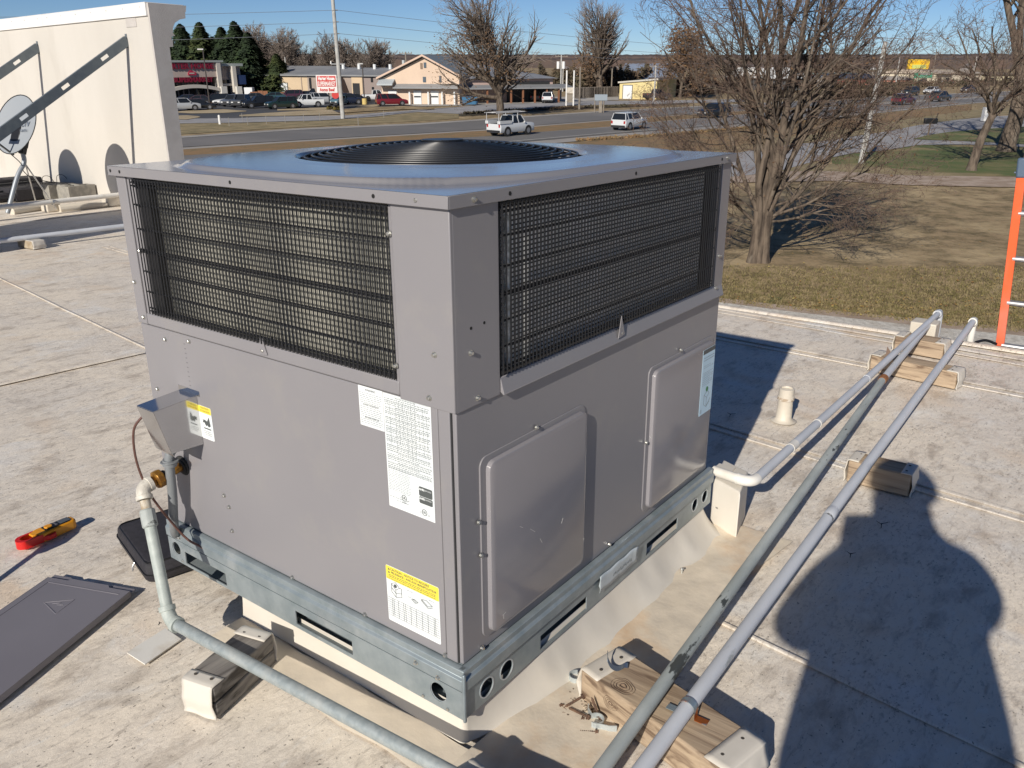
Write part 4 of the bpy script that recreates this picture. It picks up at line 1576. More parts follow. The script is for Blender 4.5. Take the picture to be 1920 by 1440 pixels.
h0, h1 = RP(1205, 1440, .114), RP(1826, 602, .114)
h1 = V((4.15, h1.y, .118))
hd_ = (h1 - h0).normalized()
GB = thing('pale_pipe', 'pale blue-grey painted pipe, rightmost and longest of the three long pipes', 'pipe', (h0.x, h0.y, .1))
part('long_pipe', MB().tube([h0 - hd_ * 1.9, h0 + hd_ * 1.2, h1], .0172, 22), PALE_PIPE, GB)
part('coupling', MB().tube([h0 + hd_ * 1.245, h0 + hd_ * 1.25, h0 + hd_ * 1.30, h0 + hd_ * 1.305], [.0172, .0188, .0188, .0172], 20), PALE_PIPE, GB)
part('bare_patch', MB().tube([h0 + hd_ * 1.235, h0 + hd_ * 1.246], .0176, 14), mat('bare_dark', (.10, .10, .095), .7, c2=(.45, .47, .49), vs=60, lo=.45, hi=.5), GB)
part('end_elbow', MB().tube([h1 - hd_ * .015, h1 + hd_ * .016, h1 + hd_ * .03 - V((0, 0, .022))], [.0235, .0235, .0235], 18), PVC, GB)
part('drop_pipe', MB().tube([h1 + hd_ * .03 - V((0, 0, .02)), h1 + hd_ * .031 - V((0, 0, 5.6))], .0185, 18), PVC, GB)


def strap(name, label, pt, d, r, m, wings=.03):
    d = V((d.x, d.y, 0)).normalized()
    s_ = V((-d.y, d.x, 0))
    t = MB()
    prof = [(-r - wings, -r - .003), (-r - .003, -r - .003)] + [((r + .002) * -math.cos(R(a)), (r + .002) * math.sin(R(a))) for a in range(0, 181, 15)] + [(r + .003, -r - .003), (r + wings, -r - .003)]
    n = len(prof)
    vs = []
    for e in (-.009, .009):
        for k in (0, .0016):
            for (a, b) in prof:
                vs.append(tuple(V(pt) + d * e + s_ * a + V((0, 0, b + k))))
    fs = []
    for i in range(n - 1):
        fs += [(i, i + 1, 2 * n + i + 1, 2 * n + i), (n + i, 3 * n + i, 3 * n + i + 1, n + i + 1), (i, n + i, n + i + 1, i + 1), (2 * n + i, 2 * n + i + 1, 3 * n + i + 1, 3 * n + i)]
    t.add(vs, fs)
    o_ = single(name, t, m, label, 'pipe strap')
    return o_


pt = RP(1398, 800 + 560, .114)
sp_ = h0 + hd_ * ((RP(1290, 1326, .114) - h0).dot(hd_))
strap('pipe_strap', 'rusty strap holding the pale pipe to the knotty pine block', sp_, hd_, .0172, mat('strap_mixed', (.35, .42, .45), .35, .6, c2=(.45, .13, .03), vs=14, lo=.5, hi=.55))
sp2 = g0 + gd * ((RP(1655, 715, .118) - g0).dot(gd))

# cast-off straps and screws beside the knotty block
LS = thing('loose_strap', 'bright two-hole strap standing twisted on the knotty pine block', 'pipe strap', (.37, -.17, .09))


def ribbon(path, wv, w_, th, m, par, name='band'):
    b_ = MB()
    path = [V(p) for p in path]
    wv = V(wv).normalized()
    n = len(path)
    vs = []
    for i, p in enumerate(path):
        t = (path[min(i + 1, n - 1)] - path[max(0, i - 1)]).normalized()
        nn = t.cross(wv).normalized()
        for a, b in ((-1, -1), (1, -1), (1, 1), (-1, 1)):
            vs.append(tuple(p + wv * a * w_ / 2 + nn * b * th / 2))
    fs = [(0, 1, 2, 3), (4 * n - 1, 4 * n - 2, 4 * n - 3, 4 * n - 4)]
    for i in range(n - 1):
        for e in range(4):
            fs.append((4 * i + e, 4 * i + 4 + e, 4 * i + 4 + (e + 1) % 4, 4 * i + (e + 1) % 4))
    b_.add(vs, fs)
    return part(name, b_, m, par, smooth=40)


sb = RP(1150, 1250, .092)
dd = (axn * .6 + V((-axn.y, axn.x, 0)) * .3)
pth = [sb + V(q) * .62 for q in ((-.002, .026, .052), (-.004, .024, .030), (-.012, .014, .022), (-.018, -.002, .014), (-.012, -.020, .008), (.002, -.030, .008), (.014, -.036, .012), (.024, -.040, .010), (.034, -.044, .004))]
ribbon(smoothline([tuple(p) for p in pth], 3), (.8, .45, .35), .013, .0014, mat('strap_steel', (.42, .47, .50), .25, .85), LS)
STEEL = bpy.data.materials['strap_steel']
t2 = thing('loose_strap', 'pale strap lying on its side under the near edge of the knotty block', 'pipe strap', tuple(RP(1115, 1360, 0)))
o_ = RP(1118, 1362, .0)
pth = [o_ + V((.030 + .0, .040, .014)), o_ + V((.018, .034, .014))] + [o_ + V((.017 * math.cos(R(a)) * 1.0, .017 * math.sin(R(a)), .014)) for a in range(70, -200, -20)] + [o_ + V((-.004, -.036, .014)), o_ + V((.006, -.050, .014))]
ribbon(pth, (0, 0, 1), .020, .0022, mat('strap_pale', (.50, .55, .56), .4, .4), t2)
t3 = thing('loose_strap', 'pale strap half hidden behind the cream cap of the knotty block', 'pipe strap', tuple(RP(1082, 1272, 0)))
o_ = RP(1080, 1278, 0)
ribbon([o_ + V((.017 * math.cos(R(a)), .017 * math.sin(R(a)), .013)) for a in range(20, 330, 20)], (0, 0, 1), .018, .002, bpy.data.materials['strap_pale'], t3)


def lagscrew(px, py, px2, py2, label, z=.006, z2=.006):
    a, b = RP(px, py, z), RP(px2, py2, z2)
    d = (b - a).normalized()
    m_ = MB()
    L_ = (b - a).length
    m_.tube([a, a + d * .005], .0058, 6)
    m_.tube([a + d * .005, a + d * .007], .0072, 12)
    pts_, rs = [a + d * .007], [.0030]
    k = 0
    x = .012
    while x < L_ - .004:
        pts_.append(a + d * x)
        rs.append(.0036 if k % 2 else .0026)
        k += 1
        x += .0022
    pts_.append(b)
    rs.append(.0006)
    m_.tube(pts_, rs, 7)
    single('lag_screw', m_, RUSTY_SCREW, label, 'screw', group='rusty lag screws beside the knotty block')


lagscrew(1096, 1304, 1058, 1326, 'rusty hex screw with its head against the cream cap', .022, .008)
lagscrew(1051, 1322, 1080, 1350, 'leftmost rusty screw, head at the far left of the little pile')
lagscrew(1096, 1350, 1052, 1336, 'rusty screw lying flat in the middle of the pile', .007, .006)
lagscrew(1106, 1346, 1066, 1327, 'rusty screw lying over the pile with its point to the left', .014, .012)
lagscrew(1124, 1346, 1109, 1307, 'rusty screw leaning up against the knotty block', .008, .055)
lagscrew(1122, 1373, 1085, 1371, 'rusty screw with its point sticking out left of the pale strap', .008, .006)
lagscrew(1130, 1350, 1112, 1336, 'short rusty screw nearest the pale strap', .008, .012)
db = MB()
rg = random.Random(5)
for k in range(420):
    c0 = RP(1060 + 95 * rg.random() ** .8, 1290 + 75 * rg.random(), .003)
    if k > 250:
        c0 = RP(1095 + 40 * rg.random(), 1310 + 35 * rg.random(), .004)
    s_ = rg.uniform(.0008, .0024)
    db.obox(c0 + V((0, 0, s_ + .003)), V((s_, s_ * .3, 0)), V((-s_ * .3, s_, 0)), V((0, 0, s_ * .6)))
single('debris', db, mat('debris_dark', (.12, .085, .06), .9, c2=(.5, .42, .32), vs=200, lo=.45, hi=.55), 'dark grit and wood crumbs spilt around the loose screws', 'debris', smooth=0, kind='stuff')

# small things lying about the roof
def twig_bit(px, py, L_, label, m=None):
    a = RP(px, py, .006)
    m_ = MB()
    m_.tube([a, a + V((L_ * .5, L_ * .1, .004)), a + V((L_, -L_ * .2, .002))], [.0012, .0018, .0008], 5)
    m_.tube([a + V((L_ * .4, L_ * .1, .004)), a + V((L_ * .6, L_ * .5, .006))], [.0014, .0006], 5)
    return single('debris', m_, m or mat('debris_black', (.02, .018, .016), .9) if 'debris_black' not in bpy.data.materials else bpy.data.materials['debris_black'], label, 'debris')


twig_bit(1594, 1045, .035, 'small black scrap lying in the middle of the photographer\'s shadow')
twig_bit(1368, 781, .045, 'small black scrap on the roof in the shade of the unit')
twig_bit(1652, 990, .05, 'thin dark scrap at the neck of the photographer\'s shadow')
twig_bit(297, 1172, .010, 'tiny brown chip beside the lower elbow of the gas pipe')
a = RP(1278, 1080, 0)
single('screw', MB().tube([a + V((0, 0, .004)), a + V((.004, .002, .022))], .003, 8).tube([a + V((.004, .002, .020)), a + V((.005, .003, .024))], .006, 10), SCREW, 'lone screw standing by the foot of the cream skirt near the cream box', 'screw')

# vent stub
VP = thing('vent_pipe', 'short cream vent pipe with a cracked collar standing alone on the roof', 'vent pipe', tuple(RP(1467, 788, 0)))
vb = RP(1467, 790, 0)
vp = MB()
nv = 24
prof = [(.055, .001), (.042, .006), (.034, .016), (.032, .07), (.0315, .098), (.0345, .100), (.035, .112), (.034, .118), (.0325, .119), (.0325, .150), (.026, .152), (.024, .145), (.0, .140)]
for r_, z in prof:
    for k in range(nv):
        t = 2 * math.pi * k / nv
        w_ = 1 + .06 * noise.noise(V((math.cos(t) * 1.5, math.sin(t) * 1.5, z * 20)))
        vp.v.append((vb.x + .012 + r_ * w_ * math.cos(t), vb.y + r_ * w_ * math.sin(t), z))
for i in range(len(prof) - 1):
    for k in range(nv):
        a0, a1 = i * nv + k, i * nv + (k + 1) % nv
        vp.f.append((a0, a1, a1 + nv, a0 + nv))
part('stub', vp, CREAM, VP, smooth=45)
part('cracked_band', MB().ring((vb.x + .012, vb.y, .100), (0, 0, 1), .0325, .0362, .013, 24), mat('cracked_caulk', (.42, .33, .24), .8, c2=(.62, .57, .49), vs=90, lo=.45, hi=.55, bump=.002, bs=150), VP)

# box flashing and white upstand under the far pipes
bx2 = MB()
q = RP(1703, 655, 0)
bx2.box(q.x + .10, q.y - .105, 0, q.x + .22, q.y + .03, .135)
single('pipe_stand', bx2, CREAM, 'small cream wrapped box under the pipes at the roof edge', 'pipe support', bevel=.006)

# flashing flap sticking up by the far block
q = RP(1660, 668, .09)
fp = MB().add([tuple(q), tuple(q + V((.03, -.03, 0))), tuple(q + V((.01, -.0, .05)))], [(0, 1, 2)]).add([tuple(q + V((.002, 0, 0))), tuple(q + V((.032, -.03, 0))), tuple(q + V((.012, 0, .05)))], [(2, 1, 0)])
single('metal_flap', fp, mat('flap_brown', (.2, .14, .11), .7), 'small dark pointed flap standing on the nearer far block', 'scrap')

# black cable by the ladder foot
ca = [RP(1829, 642, .01), RP(1848, 638, .012), RP(1868, 645, .01)]
single('cable', MB().tube(smoothline([tuple(p) for p in ca], 4), .008, 8), BLACK, 'short black cable between the white drop pipe and the ladder', 'cable')

# ---------------------------------------------------------------- ladder at the right border
LA = thing('extension_ladder', 'orange fibreglass ladder with aluminium rungs leaning on the roof edge at the right border', 'ladder', (4.2, -.7, -5.5))
lx = lambda z: 4.185 + .27 * (z - 0) / 1.0 * -.0 + .0
lean = V((-.24, 0, 1)).normalized()
bot = V((4.175, -.455, .0))
for sgn, yy in ((1, -.463), (-1, -.90)):
    top = V((4.15 - .0, yy + (.055 if sgn > 0 else .055), .93))
    b_ = V((4.155, yy, .0))
    dl = (top - b_).normalized()
    low = b_ - dl * 5.5
    low.x += 1.2
    m_ = MB()
    m_.bar(b_ - V((0, 0, 0)), top, .042, .020, (1, 0, 0))
    m_.bar(b_ + V((.0, 0, -.001)), V((low.x, low.y, GZ + .15)), .042, .020, (1, 0, 0))
    part('side_rail', m_, ORANGE, LA, bevel=.002)
    part('rail_boot', MB().bar(top - dl * .005, top + dl * .10, .052, .034, (1, 0, 0)), BLUE_PLASTIC, LA, bevel=.010)
    if sgn > 0:
        part('boot_pin', MB().tube([top + V((.0, .018, .02)), top + V((0, .036, .022))], .005, 8), BLUE_PLASTIC, LA)
for k in range(-14, 4):
    z = .005 + .245 * k
    x = 4.155 + (0 if z > -.02 else -z * .22)
    dy = .059 * z / 1.0
    part('rung', MB().tube([(x, -.472 + dy, z), (x, -.895 + dy, z)], .0155, 12), ALU, LA)


# ---------------------------------------------------------------- parapet at the left, with its struts
PX, PY, PH = 4.80, 8.84, 2.23
STUCCO = mat('cream_stucco', (.59, .56, .51), .8, c2=(.54, .51, .46), vs=1.1, vd=6, lo=.35, hi=.7, bump=.003, bs=60, c3=(.50, .47, .42), s3=1.4, lo3=.56, hi3=.76, stretch=(1, 1, .35))
STUCCO_END = mat('grey_stucco', (.52, .49, .46), .85, c2=(.48, .45, .42), vs=8, bump=.003, bs=90)
PW = thing('parapet_wall', 'tall cream stucco parapet with white coping and curved cornice at the upper left', 'parapet wall', (4.9, 16, 0))
part('wall', MB().box(PX, PY + .003, -.3, PX + .15, 27, PH + .1), STUCCO, PW)
pr_ = [(4.80, 0 - .3), (5.005, -.3), (5.005, 1.90), (5.055, 1.905), (5.06, 1.975), (5.045, 1.985), (5.05, 2.02), (5.10, 2.03), (5.075, 2.06), (5.085, 2.12), (5.12, 2.175), (5.19, 2.215), (5.27, 2.232), (5.275, 2.30), (5.285, 2.305), (5.30, 2.375), (4.80, 2.375)]
part('cornice', MB().prism([(a, b) for a, b in pr_], lambda u, v, t: (u, t, v), PY + .002, PY - .03), STUCCO_END, PW, smooth=20)
pr2 = [(4.955, -.3), (5.0, -.3), (5.0, 1.90), (5.05, 1.905), (5.05, 1.985), (5.09, 2.03), (5.075, 2.06), (5.085, 2.12), (5.12, 2.175), (5.19, 2.215), (5.265, 2.232), (5.295, 2.37), (4.955, 2.37)]
part('cornice', MB().prism(pr2, lambda u, v, t: (u, t, v), PY + .004, 26.9), STUCCO, PW, smooth=20)
part('gable_block', MB().box(PX - .006, PY + .27, 2.13, PX + .02, PY + .50, 2.229), STUCCO_END, PW)
cm = mat('white_coping', (.80, .79, .77), .4, c2=(.74, .73, .71), vs=3)
y = PY
for L_ in (2.55, 1.28, 1.3, 3.0, 3.0, 3.0, 3.4):
    b_ = MB()
    b_.box(PX - .022, y + .002, PH + .006, PX - .018 + .02, y + L_ - .002, 2.376).box(PX - .022, y + .002, 2.3765, 5.28, y + L_ - .002, 2.384)
    pcs = part('coping', b_, cm, PW, bevel=.002)
    rv = MB()
    x = y + .12
    while x < y + L_ - .05:
        rv.tube([(PX - .022, x, 2.335), (PX - .025, x, 2.335)], .008, 8)
        x += .38
    part('rivet', rv, mat('rivet_grey', (.45, .45, .44), .5) if 'rivet_grey' not in bpy.data.materials else bpy.data.materials['rivet_grey'], pcs)
    y += L_
wt = MB()
wt.tube([(PX - .004, PY + .55, .6), (PX - .004, PY + 1, .2)], .001, 4)

for yy, lab in ((9.36, 'slotted grey steel strut rising to the right end of the parapet, nearest the unit'), (11.66, 'slotted grey steel strut farther left along the parapet, cut by the left border'), (14.0, 'third slotted strut of the parapet, out beyond the left border')):
    S = thing('parapet_strut', lab, 'strut', (3.2, yy, 0), 'slotted struts bracing the parapet')
    pa, pb_ = V((PX - .002, yy, 1.985)), V((1.55, yy, -.03))
    d = (pb_ - pa).normalized()
    nrm = V((d.z, 0, -d.x))
    L_ = (pb_ - pa).length
    hw = .052
    sl_ = [(s0, s0 + .105, -.020, .020) for s0 in (.33, .95, 1.57, 2.19, 2.81)]
    fn = lambda u, v: pa + d * u + nrm * v
    m_ = MB()
    holed(m_, 0, L_, -hw, hw, sl_, [], fn)
    part('web', m_, STRUT, S, solid=.003, smooth=0)
    m_ = MB()
    for sg in (-1, 1):
        m_.obox((pa + pb_) / 2 + nrm * sg * (hw + .002) + V((0, .018, 0)), d * L_ / 2, V((0, .020, 0)), nrm * .0018)
    part('flange', m_, STRUT, S)
    part('bracket', MB().box(PX - .006, yy + .005, 1.90, PX, yy + .045, 2.06), STRUT, S)

# ---------------------------------------------------------------- satellite dishes
DISH_W = mat('dish_grey_white', (.30, .325, .35), .45)
DISH_T = mat('dish_lettering', (.16, .19, .24), .6)


def dish(loc, label, az=202, el=30, lettering=True):
    c = V(loc)
    n = V((math.cos(R(az)) * math.cos(R(el)), math.sin(R(az)) * math.cos(R(el)), math.sin(R(el))))
    s_ = V((0, 0, 1)).cross(n).normalized()
    u_ = n.cross(s_)
    D = thing('satellite_dish', label, 'satellite dish', (c.x - .15, c.y, .1), 'satellite dishes by the parapet')
    m_ = MB()
    A_, B_ = .33, .355
    nn, mm = 48, 8
    cnt = lambda a: 1 + .07 * math.cos(2 * a) * 0 + .10 * (max(0, -math.sin(a)) ** 3) * 0

    def pt_(r_, a):
        x, y_ = math.cos(a) * A_ * r_, math.sin(a) * B_ * r_
        return c + s_ * x + u_ * y_ + n * (.26 * (x * x + y_ * y_) - .03)
    for side in (0, 1):
        b0 = len(m_.v)
        for i in range(mm + 1):
            for k in range(nn):
                p = pt_(i / mm, 2 * math.pi * k / nn) - n * .004 * side
                m_.v.append(tuple(p))
        for i in range(mm):
            for k in range(nn):
                a0, a1 = b0 + i * nn + k, b0 + i * nn + (k + 1) % nn
                m_.f.append((a0, a0 + nn, a1 + nn, a1) if side == 0 else (a0, a1, a1 + nn, a0 + nn))
    part('reflector', m_, DISH_W, D, smooth=40)
    rim = [pt_(1, 2 * math.pi * k / 40) for k in range(41)]
    part('rim', MB().tube(rim, .006, 6), DARK, D)
    bk = c - n * .09 - u_ * .12
    part('bracket', MB().obox(bk, n * .07, s_ * .07, u_ * .11).obox(bk - n * .06 - u_ * .1, n * .03, s_ * .035, u_ * .08), BLACK, D, bevel=.006)
    base = bk - n * .06 - u_ * .16
    foot = V((base.x - .32, base.y - .05, .05))
    ms_ = smoothline([tuple(base + V((0, 0, .08))), tuple(base), tuple(base - V((.005, 0, .12))), tuple(base * .62 + foot * .38 - V((.0, 0, .02))), tuple(foot)], 5)
    part('mast', MB().tube(ms_, .026, 14), mat('mast_grey', (.33, .36, .39), .45, .3) if 'mast_grey' not in bpy.data.materials else bpy.data.materials['mast_grey'], D)
    part('brace', MB().tube([base - V((0, 0, .05)), V((base.x + .17, base.y + .28, .03))], .008, 8).tube([base - V((0, 0, .12)), V((base.x + .26, base.y - .02, .03))], .009, 8), ALU, D)
    lnb = c + n * .46 - u_ * .20
    e0 = c - u_ * B_ * .98
    part('feed_arm', MB().bar(e0 - n * .05, lnb, .022, .018), mat('feed_grey', (.14, .14, .13), .5) if 'feed_grey' not in bpy.data.materials else bpy.data.materials['feed_grey'], D, bevel=.002)
    part('feed_horn', MB().obox(lnb + u_ * .03, n * .035, s_ * .085, u_ * .028).tube([lnb + u_ * .03 - n * .03, lnb + u_ * .02 - n * .08], .03, 14), mat('horn_grey', (.3, .31, .32), .5) if 'horn_grey' not in bpy.data.materials else bpy.data.materials['horn_grey'], D, bevel=.004)
    if lettering:
        q = c + n * .014 + u_ * .075 + s_ * .12
        letters('lettering', 'DIRECTV', .085, DISH_T, D, c + n * -.012 + u_ * .01 + s_ * .05, s_, u_, .002, .001)
        letters('lettering', 'KA/KU', .04, DISH_T, D, c + n * -.004 + u_ * -.07 + s_ * .15, s_, u_, .002)
    cb_ = smoothline([tuple(e0), tuple(e0 + V((.1, 0, -.12))), tuple(base + V((-.02, .02, -.22))), tuple(base + V((.12, .03, -.40))), (base.x + .2, base.y + .05, .03)], 5)
    part('cable', MB().tube(cb_, .005, 6), BLACK, D)
    return D


dish((3.50, 9.80, 1.04), 'grey-white satellite dish on a bent mast, partly behind the near strut', 194, 24)
dish((3.30, 11.10, 1.03), 'second satellite dish beyond the left border, whose round shadow falls on the parapet', 200, 26, False)

# ballast, blocks and pipes at the foot of the parapet
CB = mat('concrete_block', (.30, .285, .25), .9, c2=(.22, .21, .19), vs=14, bump=.003, bs=70)


def cinder(px, py, dirx, label, z=0):
    c = RP(px, py, z)
    d = V((math.cos(R(dirx)), math.sin(R(dirx)), 0))
    s_ = V((-d.y, d.x, 0))
    t = thing('cinder_block', label, 'cinder block', (c.x, c.y, z), 'cinder blocks weighing down the dish mounts')
    m_ = MB()
    w_, h_, l_ = .095, .19, .195
    for e in (-1, 1):
        m_.obox(c + s_ * e * (w_ - .015) + V((0, 0, h_ / 2 + .004)), d * l_, s_ * .015, V((0, 0, h_ / 2)))
    for e in (-1, 0, 1):
        m_.obox(c + d * e * (l_ - .014) + V((0, 0, h_ / 2 + .004)), d * .014, s_ * (w_ - .031), V((0, 0, h_ / 2 - .001)))
    part('block', m_, CB, t, bevel=.003)


cinder(150, 374, 5, 'grey cinder block right of the dish mounts, rightmost of the row')
cinder(128, 372, 100, 'grey cinder block standing second from the right below the dish shadow')
cinder(112, 371, 8, 'darker cinder block touching the black ballast tray')
BT_ = thing('ballast_tray', 'black ballast trays heaped under the dish mounts at the foot of the parapet', 'ballast tray', tuple(RP(60, 372, 0)))
c = RP(62, 375, 0)
m_ = MB()
m_.obox(c + V((.15, .25, .09)), (.42, .05, 0), (-.03, .28, 0), (0, 0, .085))
m_.obox(c + V((-.45, .3, .06)), (.40, -.03, 0), (.02, .25, 0), (0, 0, .055))
m_.obox(c + V((.05, .75, .13)), (.38, .02, 0), (.0, .20, 0), (0, 0, .12))
part('tray', m_, CLOTH_BLACK, BT_, bevel=.02)
m_ = MB()
for k in range(5):
    m_.bar(c + V((-.5 + .06 * k, .05 + .09 * k, .06 + .035 * k)), c + V((.5 - .05 * k, .02 + .1 * k, .05 + .04 * k)), .045, .02)
part('rail', m_, mat('black_angle', (.03, .032, .035), .4, .3), BT_, bevel=.003)
m_ = MB()
m_.tube(smoothline([tuple(c + V((-.6, .3, .35))), tuple(c + V((-.2, .25, .27))), tuple(c + V((.2, .2, .24))), tuple(c + V((.6, .1, .12)))], 5), .006, 6)
for k in range(4):
    x = -.1 + .2 * k
    m_.tube(smoothline([tuple(c + V((x, .3, .18))), tuple(c + V((x + .02, .3, .27))), tuple(c + V((x + .1, .28, .27))), tuple(c + V((x + .15, .25, .17)))], 4), .004, 6)
part('cable', m_, BLACK, BT_)
p0, p1 = RP(-60, 395, .15), RP(216, 366, .15)
WP = thing('white_pipe', 'long white pipe on small cream blocks at the foot of the parapet', 'pipe', tuple((p0 + p1) / 2 - V((0, 0, .1))))
part('long_pipe', MB().tube([p0, p1, p1 + (p1 - p0).normalized() * .8], .030, 14), PVC, WP)
part('pipe_clip', MB().ring(RP(97, 379, .15), (p1 - p0), .031, .036, .02, 16), ALU, WP)
for (px, py, lab) in ((103, 397, 'left of two small cream blocks under the white parapet pipe'), (216, 387, 'right one of two small cream blocks under the white parapet pipe, beside the unit')):
    q = RP(px, py, 0)
    single('pipe_stand', MB().box(q.x - .085, q.y + .0, 0, q.x + .085, q.y + .17, .118), CREAM, lab, 'pipe support', bevel=.012)
for a, b, lab in (((22, 397), (82, 389), 'cream membrane roll lying left of the small cream blocks'), ((112, 392), (200, 384), 'long cream membrane roll lying between the two small cream blocks')):
    q0, q1 = RP(*a, .03), RP(*b, .03)
    single('membrane_roll', MB().tube([q0, (q0 + q1) / 2 + V((0, 0, .008)), q1], [.052, .048, .03], 12), CREAM, lab, 'roll')
p0, p1 = RP(-80, 461, .10), RP(232, 424, .10)
GPp = thing('grey_pipe', 'pale grey pipe crossing the roof left of the unit on a cream-capped block', 'pipe', tuple((p0 + p1) / 2 - V((0, 0, .1))))
part('long_pipe', MB().tube([p0, p1, p1 + (p1 - p0).normalized() * 1.2], .024, 16), PALE_PIPE, GPp)
q = RP(64, 467, 0)
block('pipe_block', 'timber block with cream cap under the pale pipe left of the unit', (q.x + .03, q.y + .10), (.06, -1), .26, .13, .072, mat('stained_timber', (.40, .34, .25), .8, c2=(.30, .23, .15), vs=14, lo=.4, hi=.6), capl=.12)
q = RP(8, 452, 0)
RB = thing('rusty_bracket', 'rusty steel tube end and post at the left border above the pale pipe', 'bracket', (q.x, q.y, 0))
part('tube_end', MB().obox((q.x - .05, q.y + .35, .17), (.10, 0, 0), (0, .06, 0), (0, 0, .07)), RUST, RB, bevel=.004)
part('post', MB().bar((q.x - .02, q.y + .40, .2), (q.x - .04, q.y + .45, .5), .05, .04), STUCCO_END, RB)
part('bore', MB().tube([(q.x - .01, q.y + .288, .17), (q.x - .01, q.y + .285, .17)], .04, 14), HOLE, RB)

# unit of invented form, added left of the picture to shade a band of roof
NU = thing('shadow_unit', 'unseen unit of invented form, added beyond the left border to cast the dark band across the roof', 'air conditioner', (1.1, 7.7, 0))
part('casing', MB().box(.45, 7.28, .25, 1.72, 8.62, 1.62), TAUPE, NU, bevel=.004)
part('curb', MB().box(.5, 7.33, 0, 1.66, 8.56, .249), CREAM, NU)
part('lid', MB().box(.43, 7.26, 1.6205, 1.74, 8.64, 1.65), TAUPE_LID, NU, bevel=.006)
m_ = MB()
for k in range(24):
    m_.box(.446, 7.34 + .05 * k, .9, .449, 7.344 + .05 * k, 1.5)
part('coil_guard', m_, WIRE, NU)
part('coil', MB().box(.4475, 7.34, .9, .4495, 8.5, 1.5), COIL_A, NU)
part('fan_ring', MB().torus((1.08, 7.95, 1.655), (0, 0, 1), .38, .01, 40, 6).torus((1.08, 7.95, 1.66), (0, 0, 1), .25, .005, 40, 5).torus((1.08, 7.95, 1.665), (0, 0, 1), .12, .005, 40, 5), WIRE, NU)

# ---------------------------------------------------------------- the photographer, whose shadow lies across the roof
PC_ = V((-1.345, -1.185, 0))
fd = V((.80, .60, 0))
lf = V((-.60, .80, 0))


def pp(f_, l_, z):
    return PC_ + fd * f_ + lf * l_ + V((0, 0, z))


camr = CAM_ROOF
PH_ = camr - fd * .012
hl = PH_ + lf * .060 - V((0, 0, .035)) - fd * .012
hr = PH_ - lf * .060 - V((0, 0, .055)) - fd * .012
verts, rad, edges = [], [], []


def sv(p, r_, parent=None, r2=None):
    verts.append(tuple(p))
    rad.append((r_, r2 or r_))
    if parent is not None:
        edges.append((parent, len(verts) - 1))
    return len(verts) - 1


pel = sv(pp(-.02, -.01, .96), .255, None, .19)
wa = sv(pp(.0, -.01, 1.10), .27, pel, .18)
ch = sv(pp(.0, 0, 1.28), .235, wa, .155)
uc = sv(pp(-.02, -.01, 1.42), .155, ch, .12)
ne = sv(pp(-.01, -.005, 1.55), .105, uc, .10)
hb_ = sv(pp(.02, 0, 1.63), .098, ne, .10)
hm_ = sv(pp(.03, 0, 1.71), .104, hb_, .112)
ht_ = sv(pp(.015, 0, 1.79), .085, hm_, .095)
no = sv(pp(.135, 0, 1.688), .011, hm_)
for sgn, hand, ew, ez, ef in ((1, hl, .245, 1.20, .10), (-1, hr, .225, 1.27, .06)):
    sh = sv(pp(-.03, .18 * sgn, 1.42), .092, uc)
    m1 = sv(pp(.02, .235 * sgn, (1.41 + ez) / 2), .085, sh)
    el_ = sv(pp(ef, ew * sgn, ez), .076, m1)
    q0 = V(verts[el_])
    wr = sv(q0.lerp(hand, .72), .042, sv(q0.lerp(hand, .4), .060, el_))
    pa_ = sv(hand - lf * sgn * -.012 - fd * .01, .026, wr)
    for j in range(4):
        k1 = sv(hand + V((0, 0, .022 - .017 * j)) + lf * sgn * -.012 - fd * .012, .010, pa_)
        k2 = sv(V(verts[k1]) - lf * sgn * .022 + fd * .004 - V((0, 0, .002)), .0085, k1)
        sv(V(verts[k2]) - lf * sgn * (.016 + .004 * (j % 2)) - fd * .002, .007, k2)
    t1 = sv(hand - lf * sgn * .01 - fd * .03 + V((0, 0, .022)), .011, pa_)
    sv(V(verts[t1]) - lf * sgn * .025 + V((0, 0, .016)) + fd * .006, .009, t1)
for sgn in (1, -1):
    hp = sv(pp(-.02, .105 * sgn, .82), .15, pel)
    kn = sv(pp(.02, .13 * sgn, .50), .085, hp)
    ak = sv(pp(-.01, .15 * sgn, .10), .055, sv(pp(-.0, .145 * sgn, .30), .075, kn))
    sv(pp(.14, .17 * sgn, .045), .042, sv(pp(.03, .155 * sgn, .055), .052, ak))
me = bpy.data.meshes.new('figure')
me.from_pydata(verts, edges, [])
fo = bpy.data.objects.new('figure', me)
C.objects.link(fo)
sk_ = fo.modifiers.new('skin', 'SKIN')
for i, sd in enumerate(me.skin_vertices[0].data):
    sd.radius = rad[i]
me.skin_vertices[0].data[0].use_root = True
ss = fo.modifiers.new('sub', 'SUBSURF')
ss.levels = ss.render_levels = 2
bpy.context.view_layer.update()
body = bpy.data.meshes.new_from_object(fo.evaluated_get(bpy.context.evaluated_depsgraph_get()))
bpy.data.objects.remove(fo)
PS = thing('person', 'person in dark jacket, cap and jeans standing behind the camera, holding up a phone', 'person', (PC_.x, PC_.y, 0))
for m_ in (mat('jacket_cloth', (.05, .055, .07), .85, bump=.002, bs=60), mat('skin', (.50, .30, .22), .55), mat('jeans', (.05, .08, .15), .85), mat('boot', (.06, .045, .03), .7)):
    body.materials.append(m_)
for p in body.polygons:
    c = p.center
    i = 0
    if c.z > 1.53:
        i = 1
    elif c.z < .115:
        i = 3
    elif c.z < .93:
        i = 2
    elif (c - hl).length < .085 or (c - hr).length < .085:
        i = 1
    p.material_index = i
    p.use_smooth = True
body.transform(Matrix.Translation(-ORG[PS.name]))
bo = bpy.data.objects.new('body', body)
C.objects.link(bo)
bo.parent = PS
